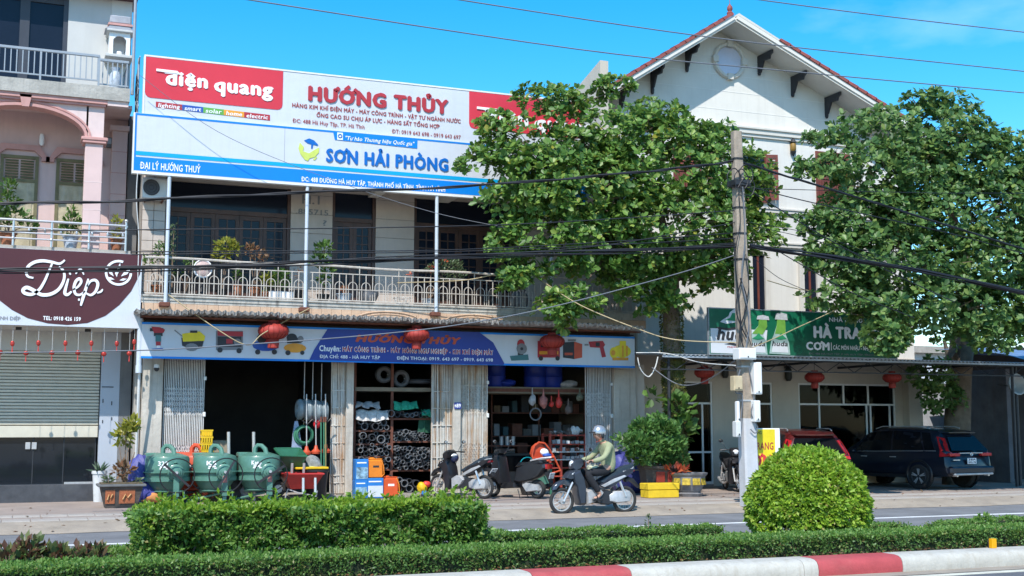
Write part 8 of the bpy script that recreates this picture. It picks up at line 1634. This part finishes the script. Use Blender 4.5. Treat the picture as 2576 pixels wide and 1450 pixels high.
# ================================================================== HEDGES, SHRUBS
def lumpf(x, y, s_=1.): return np.sin(x*3.1*s_+1)*np.cos(y*2.7*s_+.5)*.5+np.sin(x*7.3*s_+y*5.1)*.3+np.sin(x*13.7*s_-y*9+2)*.2
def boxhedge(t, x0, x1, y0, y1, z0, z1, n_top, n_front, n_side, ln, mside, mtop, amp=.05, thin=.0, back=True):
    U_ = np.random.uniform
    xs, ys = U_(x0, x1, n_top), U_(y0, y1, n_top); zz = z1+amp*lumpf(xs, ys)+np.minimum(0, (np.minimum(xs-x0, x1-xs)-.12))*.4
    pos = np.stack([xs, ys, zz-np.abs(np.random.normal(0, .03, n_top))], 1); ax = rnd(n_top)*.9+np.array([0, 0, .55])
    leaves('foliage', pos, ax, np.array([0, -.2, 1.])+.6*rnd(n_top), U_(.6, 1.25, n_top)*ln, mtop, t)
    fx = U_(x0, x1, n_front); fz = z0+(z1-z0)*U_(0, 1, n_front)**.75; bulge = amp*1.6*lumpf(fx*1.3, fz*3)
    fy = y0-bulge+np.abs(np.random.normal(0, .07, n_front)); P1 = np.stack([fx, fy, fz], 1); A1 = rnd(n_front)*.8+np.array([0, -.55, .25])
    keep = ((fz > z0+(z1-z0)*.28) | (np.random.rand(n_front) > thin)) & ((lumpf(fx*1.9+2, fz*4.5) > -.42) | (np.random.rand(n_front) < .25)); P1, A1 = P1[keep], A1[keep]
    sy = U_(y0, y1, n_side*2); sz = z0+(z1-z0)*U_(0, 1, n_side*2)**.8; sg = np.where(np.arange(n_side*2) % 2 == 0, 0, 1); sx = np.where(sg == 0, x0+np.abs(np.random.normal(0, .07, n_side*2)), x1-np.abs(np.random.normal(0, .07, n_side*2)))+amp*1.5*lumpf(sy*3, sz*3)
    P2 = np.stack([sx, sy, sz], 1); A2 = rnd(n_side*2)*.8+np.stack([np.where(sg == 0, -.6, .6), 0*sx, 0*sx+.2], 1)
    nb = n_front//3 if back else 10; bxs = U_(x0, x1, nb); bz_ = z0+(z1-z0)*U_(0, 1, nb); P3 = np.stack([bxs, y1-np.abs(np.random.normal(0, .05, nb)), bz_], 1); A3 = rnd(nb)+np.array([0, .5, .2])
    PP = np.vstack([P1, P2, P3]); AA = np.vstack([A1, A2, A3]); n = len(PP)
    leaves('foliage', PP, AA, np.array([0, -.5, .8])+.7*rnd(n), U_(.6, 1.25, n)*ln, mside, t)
HX0, HX1 = P(352, 1350, 13.9).x, P(1218, 1350, 13.9).x
hg = thing('hedge', 'big clipped box hedge on the median in front of the cement mixers', 'hedge', ((HX0+HX1)/2, 14.2, .13))
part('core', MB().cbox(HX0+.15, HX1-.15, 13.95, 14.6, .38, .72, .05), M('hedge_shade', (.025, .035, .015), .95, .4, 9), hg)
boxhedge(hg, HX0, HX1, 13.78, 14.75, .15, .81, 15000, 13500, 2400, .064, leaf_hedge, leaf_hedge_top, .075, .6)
stm = MB()
for i in range(34):
    x = rr.uniform(HX0+.1, HX1-.1); y = rr.uniform(13.85, 14.2); stm.tube([(x, y, .12), (x+rr.uniform(-.05, .05), y+rr.uniform(-.08, .02), .35), (x+rr.uniform(-.18, .18), y-.08, .6)], [.012, .009, .005], 5)
part('stem', stm, twig, hg, True, kind='stuff')
np_ = 60; ux = np.random.uniform(HX0+.1, HX1, np_); base_ = np.stack([ux, np.random.uniform(13.85, 14.6, np_), np.full(np_, .84)], 1); pp, aa = [], []
for b in base_:
    h_ = np.random.uniform(.02, .15)
    for k_ in range(9): d = rnd(1)[0]; d[2] = abs(d[2])*.8+.3; pp.append(b+np.array([0, 0, h_*(k_/8)])); aa.append(d)
leaves('shoots', np.array(pp), np.array(aa), rnd(len(pp))+np.array([0, 0, .6]), np.random.uniform(.05, .085, len(pp)), leaf_hedge_top, hg)
# round clipped shrub
dc = P(2031, 1240, 14.2); DX, DY = dc.x, 14.2; dr = (P(2183, 1240, 14.0).x-P(1879, 1240, 14.0).x)/2
dm = thing('round_shrub', 'bright green dome shaped clipped shrub on the median', 'shrub', (DX, DY, .13))
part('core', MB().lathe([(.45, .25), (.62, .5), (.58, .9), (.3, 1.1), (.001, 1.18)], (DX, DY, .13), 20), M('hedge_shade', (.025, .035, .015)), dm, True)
n = 22000; uu = np.random.uniform(-.52, 1, n); ph = np.random.uniform(0, 2*np.pi, n); rr_ = np.sqrt(1-uu*uu); d = np.stack([rr_*np.cos(ph), rr_*np.sin(ph), uu], 1)
tier = .035*np.sin(uu*16+2*lumpf(ph*1.2, uu*2)*2)+.05*lumpf(ph*2.2, uu*3.5)
rad = np.array([dr*.82, dr*.84, .78])*(1+tier-np.abs(np.random.normal(0, .035, n)))[:, None]; pos = d*rad+np.array([DX, DY, .64]); keep = (pos[:, 2] > .16) & ~((uu < -.22) & (np.random.rand(n) < .45+.5*lumpf(ph*2, uu*4)))
ax = d*.55+rnd(n)*.55+np.array([0, 0, -.12]); leaves('foliage', pos[keep], ax[keep], (d+np.array([0, -.1, .6])+.5*rnd(n))[keep], np.random.uniform(.045, .085, keep.sum()), leaf_dome, dm)
part('stem', MB().cyl((DX, DY, .1), (DX, DY, .6), .06, .05, n=8).tube([(DX, DY, .2), (DX+.2, DY-.3, .4)], .02, 5).tube([(DX, DY, .2), (DX-.3, DY-.25, .4)], .02, 5), twig, dm, True)
# low strip hedges
def lowstrip(label, segs, y0, y1, zt_, dens, ln, ms, mt_, ragged=0.):
    t = thing('low_hedge', label, 'hedge', ((segs[0][0]+segs[-1][1])/2, (y0+y1)/2, .13))
    for (x0, x1, h_) in segs:
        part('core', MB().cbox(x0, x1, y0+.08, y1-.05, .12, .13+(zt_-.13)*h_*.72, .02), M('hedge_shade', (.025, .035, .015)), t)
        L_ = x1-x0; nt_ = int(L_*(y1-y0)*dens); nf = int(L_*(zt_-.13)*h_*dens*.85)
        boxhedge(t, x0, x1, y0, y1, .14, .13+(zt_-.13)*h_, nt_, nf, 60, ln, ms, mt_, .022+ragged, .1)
    return t
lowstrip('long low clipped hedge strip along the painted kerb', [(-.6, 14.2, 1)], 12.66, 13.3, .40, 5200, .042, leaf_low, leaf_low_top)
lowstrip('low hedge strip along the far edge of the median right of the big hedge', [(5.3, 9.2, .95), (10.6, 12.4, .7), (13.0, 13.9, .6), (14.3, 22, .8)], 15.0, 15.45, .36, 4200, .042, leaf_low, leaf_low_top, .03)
lowstrip('low hedge strip at the left end of the median behind the red leaved plants', [(-1.5, 2.4, .9)], 14.6, 15.3, .34, 3600, .045, leaf_low, leaf_low_top, .02)
t = thing('weed_tuft', 'bushy green tuft sticking up from the far low hedge at the right', 'plant', G(2475, 1335, .2)); q = P(2478, 1318, 15.2); foliage(t, [(q.x, 15.2, q.z, .20, .15, .14, 500)], .06, leaf_low_top); part('stem', MB().cyl((q.x, 15.2, .1), (q.x, 15.2, q.z), .01, n=5), twig, t)
t = thing('weed_tuft', 'single thin weed rising above the far low hedge below the rider', 'plant', G(1632, 1340, .2)); q = P(1631, 1312, 15.2); foliage(t, [(q.x, 15.2, q.z, .03, .03, .10, 26)], .05, leaf_dusty); part('stem', MB().cyl((q.x, 15.2, .1), (q.x, 15.2, q.z+.1), .006, n=5), twig, t)
t = thing('ground_cover', 'grassy ground cover between the hedge strips', 'ground cover'); 
n = 26000; pos = np.stack([np.random.uniform(-.6, 16, n), np.random.uniform(13.25, 15.5, n), np.full(n, .13)], 1); ax = rnd(n)*.5+np.array([0, 0, 1.]); gco = leaves('grass', pos, ax, rnd(n), np.random.uniform(.04, .13, n), leaf_low_top, t); t['kind'] = 'stuff'
n = 420; pos = np.stack([np.random.uniform(-.6, 13, n), np.random.uniform(12.48, 12.66, n), np.full(n, .2)], 1); leaves('fallen_leaves', pos, rnd(n)*np.array([1, 1, .2]), np.array([0, 0, 1.])+.3*rnd(n), np.random.uniform(.03, .06, n), leaf_dry, t)
n = 260; pos = np.stack([np.random.uniform(-1, 24, n), np.random.uniform(21.3, 26.5, n), np.full(n, .15)], 1); pos[:, 2] = np.interp(pos[:, 1], [21.5, 22.0, 22.5], [.012, .105, .14]); lt = leaves('leaf_litter', pos, rnd(n)*np.array([1, 1, .15]), np.array([0, 0, 1.])+.3*rnd(n), np.random.uniform(.04, .11, n), leaf_dry)
lt['label'] = 'dry leaves scattered on the pavement'
# croton plants at the lower left
for i, (x, y, lab, n) in enumerate(((20, 1395, 'red leaved plant at the very left end of the median', 150), (72, 1388, 'tallest red and green leaved plant at the left of the median', 190), (130, 1398, 'red leaved plant in the middle of the row on the left median', 170), (185, 1405, 'low reddish plant with a pale leaf near the middle of the row', 160), (235, 1398, 'reddish plant at the right end of the row before the low hedge', 150))):
    q = P(x, y, 13.75); t = thing('croton', lab, 'plant', (q.x, 13.75, .13), group='red leaved plants on the median'); st = MB()
    for k_ in range(5): st.tube([(q.x+rr.uniform(-.05, .05), 13.75, .13), (q.x+rr.uniform(-.14, .14), 13.75+rr.uniform(-.1, .1), q.z+.02)], [.008, .005], 4)
    part('stem', st, twig, t); foliage(t, [(q.x, 13.75, q.z-.04, .15, .14, .13 if i != 1 else .16, n)], .10, leaf_croton, up=.9)

# ================================================================== TREES
def tree(label, trunk, blobs, Yc, mat, mtrunk, limbs, nleaf=250, seed=5, dens=1.0, name='broadleaf_tree'):
    np.random.seed(seed); t = thing(name, label, 'tree', trunk[0])
    tk = part('trunk', MB().tube([p for p, r in [(trunk[i], trunk_r[i]) for i in range(len(trunk))]], trunk_r, 12), mtrunk, t, True)
    for pts in limbs: part('limb', MB().tube([Vector(p[:3]) for p in pts], [p[3] for p in pts], 8), bark, t, True)
    Pl, Al, Nl, Ll = [], [], [], []; tw = MB()
    for (cx_, cy, rx_, ry_, Y, dy, n) in blobs:
        c0 = P(cx_, cy, Y); kx2 = (P(cx_+10, cy, Y)-P(cx_, cy, Y)).x/10*.94; kz2 = (P(cx_, cy-10, Y)-c0).z/10
        n = int(n*dens*1.35); d = nrm(rnd(n)); rad = np.random.uniform(.35, 1.0, (n, 1))**.45; p = d*rad*np.array([rx_*kx2, dy, ry_*kz2]); p += .12*np.stack([lumpf(p[:, 2]*2, p[:, 1]*2), 0*p[:, 0], lumpf(p[:, 0]*2.2, p[:, 1]*2)], 1)
        ctr = p+np.array(c0); g_ = np.sin(ctr[:, 0]*2.3+seed)*np.sin(ctr[:, 2]*2.7+1)*np.sin(ctr[:, 1]*2.1+2)+.5*np.sin(ctr[:, 0]*4.9+2)*np.sin(ctr[:, 2]*5.3); kp = g_ > -.5; ctr, d, n = ctr[kp], d[kp], int(kp.sum()); a0 = nrm(d*.7+np.array([-.1, -.25, .75])+.35*rnd(n))
        nl_ = 8
        for j in range(nl_):
            phi = 2*np.pi*j/nl_+np.random.uniform(-.35, .35, n); th_ = np.random.uniform(R(38), R(88), n)
            u_ = nrm(np.cross(a0, np.array([.3, .9, .2]))); w_ = np.cross(a0, u_); ra = np.cos(phi)[:, None]*u_+np.sin(phi)[:, None]*w_
            ax = np.cos(th_)[:, None]*a0+np.sin(th_)[:, None]*ra; nn = a0*np.sin(th_)[:, None]-ra*np.cos(th_)[:, None]*.6+.25*rnd(n)
            L_ = np.random.uniform(.075, .20, n); Pl.append(ctr+ax*.02); Al.append(ax); Nl.append(nn); Ll.append(L_)
        for q in ctr[::14]: tw.tube([tuple(q), tuple((q+np.array(c0))/2+np.array([0, .1, -.1]))], [.006, .012], 4)
    part('twigs', tw, twig, t, kind='stuff')
    Pl, Al, Nl, Ll = np.vstack(Pl), np.vstack(Al), np.vstack(Nl), np.hstack(Ll)
    score = Pl[:, 1]-4*Ll+np.random.uniform(0, .8, len(Pl)); idx = np.argsort(score); sel, rest = idx[:nleaf], idx[nleaf:]
    leaves('crown', Pl[rest], Al[rest], Nl[rest], Ll[rest], mat, t, big=True)
    me = leaf_mesh('leaf', mat)
    for i in sel:
        ax = Vector(Al[i]).normalized(); sd_ = ax.cross(Vector(Nl[i])).normalized(); nn = sd_.cross(ax)
        o = bpy.data.objects.new('leaf', me); COL.objects.link(o); o.parent = t; l_ = Ll[i]
        o.matrix_local = Matrix(((sd_.x*l_, ax.x*l_, nn.x*l_, Pl[i][0]-trunk[0].x), (sd_.y*l_, ax.y*l_, nn.y*l_, Pl[i][1]-trunk[0].y), (sd_.z*l_, ax.z*l_, nn.z*l_, Pl[i][2]-trunk[0].z), (0, 0, 0, 1)))
    return t
TY = 26.2
trunk = [Vector((P(1700, 1200, TY).x, TY, .1)), P(1702, 1080, TY), P(1694, 960, TY), P(1690, 840, TY), P(1688, 740, TY), P(1690, 640, 25.9)]
trunk_r = [.30, .25, .24, .22, .21, .17]
lim = lambda *pts: [(*P(x, y, Y), r) for x, y, Y, r in pts]
tree('broad leaved tree with mossy trunk between the hardware shop and the gable house', trunk,
     [(1570, 345, 250, 85, 25.4, 1.0, 330), (1700, 420, 260, 120, 25.2, 1.1, 480), (1390, 400, 215, 105, 25.3, .9, 360), (1480, 480, 220, 95, 25.0, 1.0, 380), (1850, 450, 105, 90, 25.3, .9, 190), (1690, 560, 230, 85, 25.0, 1.1, 420), (1330, 470, 140, 110, 25.3, .8, 220),
      (1470, 590, 190, 70, 25.2, .9, 270), (1880, 600, 80, 60, 25.2, .8, 110), (1290, 610, 80, 60, 25.4, .6, 80), (1390, 250, 110, 30, 25.6, .6, 80), (1540, 215, 60, 18, 25.6, .4, 34), (1490, 235, 60, 22, 25.6, .4, 36), (1660, 290, 60, 40, 25.4, .6, 50), (1790, 330, 60, 30, 25.4, .5, 40), (1185, 415, 45, 25, 25.4, .4, 26), (1240, 310, 40, 30, 25.5, .4, 26),
      (1480, 668, 90, 32, 25.2, .6, 64), (1620, 650, 110, 40, 25.2, .7, 100), (1330, 690, 80, 25, 25.4, .4, 30), (1440, 760, 85, 36, 25.0, .5, 60), (1410, 810, 40, 22, 25.0, .3, 18), (1760, 660, 90, 38, 25.2, .7, 90), (1930, 570, 40, 30, 25.2, .5, 26), (1560, 735, 60, 20, 25.2, .4, 22), (1600, 700, 100, 40, 25.6, .7, 110), (1800, 690, 80, 45, 25.5, .7, 100), (1700, 740, 70, 40, 25.5, .5, 60), (1290, 700, 60, 30, 25.4, .4, 30), (1400, 790, 60, 40, 25.0, .4, 44), (1640, 770, 40, 26, 25.5, .3, 20)],
     25.2, leaf_tree, bark, [lim((1688, 720, 26.1, .17), (1620, 670, 25.9, .12), (1540, 620, 25.6, .09), (1440, 540, 25.4, .05)), lim((1690, 700, 26.0, .15), (1760, 670, 25.6, .12), (1745, 690, 25.3, .11), (1830, 600, 25.3, .06)), lim((1690, 660, 25.9, .15), (1660, 540, 25.6, .10), (1600, 400, 25.4, .05)), lim((1690, 680, 25.9, .12), (1760, 540, 25.5, .08), (1800, 440, 25.4, .04)), lim((1540, 620, 25.6, .06), (1480, 700, 25.3, .04), (1430, 760, 25.1, .02)), lim((1480, 400, 25.5, .04), (1440, 270, 25.6, .025), (1580, 215, 25.6, .012))], seed=5)
t = [o for o in bpy.data.objects if o.get('label', '').startswith('broad leaved tree with mossy')][0]
part('mossy_bark', MB().tube([(p.x, p.y, p.z) for p in [trunk[0].lerp(trunk[1], .2), trunk[1], trunk[2], trunk[2].lerp(trunk[3], .6)]], [.295, .262, .252, .236], 14), mossy, t, True)
n = 3600; zz = np.random.uniform(.5, 4.6, n)**1.0; aa = np.random.uniform(0, 2*np.pi, n); tx = np.interp(zz, [p.z for p in trunk], [p.x for p in trunk]); pos = np.stack([tx+.25*np.cos(aa), TY+.25*np.sin(aa), zz], 1); leaves('creeper', pos, np.stack([np.cos(aa), np.sin(aa), 0*aa-.6], 1)+.4*rnd(n), rnd(n)+np.array([0, -.5, .5]), np.random.uniform(.03, .09, n), LEAF('creeper_leaf', [(0, (.06, .07, .02)), (.6, (.11, .12, .025)), (1, (.17, .16, .03))], .3), t)
foliage(t, [(Q4(1660, 440, 25.9).x, 25.8, Q4(1660, 460, 25.9).z, .32, .2, .22, 60), (Q4(1690, 600, 25.9).x, 25.8, Q4(1690, 640, 25.9).z, .22, .2, .4, 60), (Q4(1440, 365, 25.9).x, 25.9, Q4(1440, 375, 25.9).z, .14, .1, .14, 16)], .24, leaf_pot, 'sprouts', big=True)
TY = 27.4
trunk = [P(2408, 1200, TY)*1, P(2408, 1080, TY), P(2412, 960, TY), P(2420, 860, TY), P(2430, 760, TY), P(2420, 640, 27.0)]
trunk[0].z = .1; trunk_r = [.42, .36, .34, .33, .28, .2]
tree('larger broad leaved tree over the dark car at the right edge', trunk,
     [(2320, 345, 230, 70, 23.7, 1.1, 360), (2440, 410, 220, 90, 23.7, 1.2, 420), (2250, 450, 220, 95, 23.5, 1.1, 440), (2420, 540, 240, 100, 23.4, 1.2, 520), (2210, 560, 170, 90, 23.4, 1.0, 330), (2280, 660, 210, 90, 23.2, 1.0, 420), (2480, 660, 180, 90, 23.3, 1.2, 360), (2560, 480, 130, 110, 23.6, 1.2, 280), (2130, 660, 110, 75, 23.4, .8, 180), (2110, 745, 90, 38, 23.4, .7, 90), (2390, 770, 190, 70, 23.0, 1.0, 320), (2530, 790, 130, 60, 23.2, 1.0, 180), (2250, 780, 130, 40, 23.0, .7, 120),
      (2222, 842, 60, 26, 22.4, .4, 64), (2240, 872, 45, 18, 22.4, .3, 40), (2480, 850, 120, 30, 23.0, .7, 100), (2330, 255, 60, 22, 23.8, .5, 44), (2400, 270, 60, 36, 23.8, .5, 50), (2290, 275, 50, 18, 23.8, .4, 26), (2080, 348, 60, 14, 23.6, .4, 36), (2060, 435, 60, 40, 23.5, .6, 60), (2050, 560, 40, 40, 23.4, .5, 40), (2040, 640, 40, 26, 23.4, .4, 28), (2340, 940, 60, 40, 27.0, .5, 60), (2370, 1000, 60, 40, 27.2, .5, 60), (2560, 350, 40, 18, 23.7, .4, 20), (2690, 640, 150, 130, 22.9, 1.2, 520), (2760, 780, 160, 110, 22.6, 1.1, 420), (2640, 800, 90, 60, 22.8, .9, 200), (2700, 470, 150, 90, 23.2, 1.2, 300)],
     26, leaf_tree2, bark, [lim((2425, 800, 27.3, .22), (2350, 700, 25.3, .14), (2250, 600, 23.7, .08), (2160, 520, 23.6, .04)), lim((2430, 780, 27.3, .2), (2500, 680, 25.3, .12), (2560, 520, 23.8, .06)), lim((2422, 680, 27.1, .18), (2400, 560, 25.2, .12), (2360, 400, 23.8, .06), (2380, 270, 23.8, .02)), lim((2350, 700, 25.3, .1), (2260, 740, 23.6, .06), (2150, 740, 23.4, .03)), lim((2420, 850, 27.3, .14), (2370, 920, 27.2, .05), (2350, 990, 27.1, .02))], seed=9)
# sky backdrop trees far right so no bare horizon shows between the shed and the crown
trunk = [Vector((33, 37, 0)), Vector((33, 37, 2.5)), Vector((33.2, 37, 5))]; trunk_r = [.35, .3, .2]
tree('distant tree partly seen behind the blue tarpaulin shed', trunk, [(2560, 700, 160, 160, 36.5, 1.6, 260), (2520, 860, 180, 70, 36.5, 1.4, 160)], 36, leaf_tree2, bark, [[(33, 37, 3, .15), (32.2, 36.7, 5, .06)], [(33.1, 37, 3.5, .15), (34.2, 36.8, 6, .06)]], 0, 13)
print('OBJECTS', len(bpy.data.objects), 'pipes', npipes)
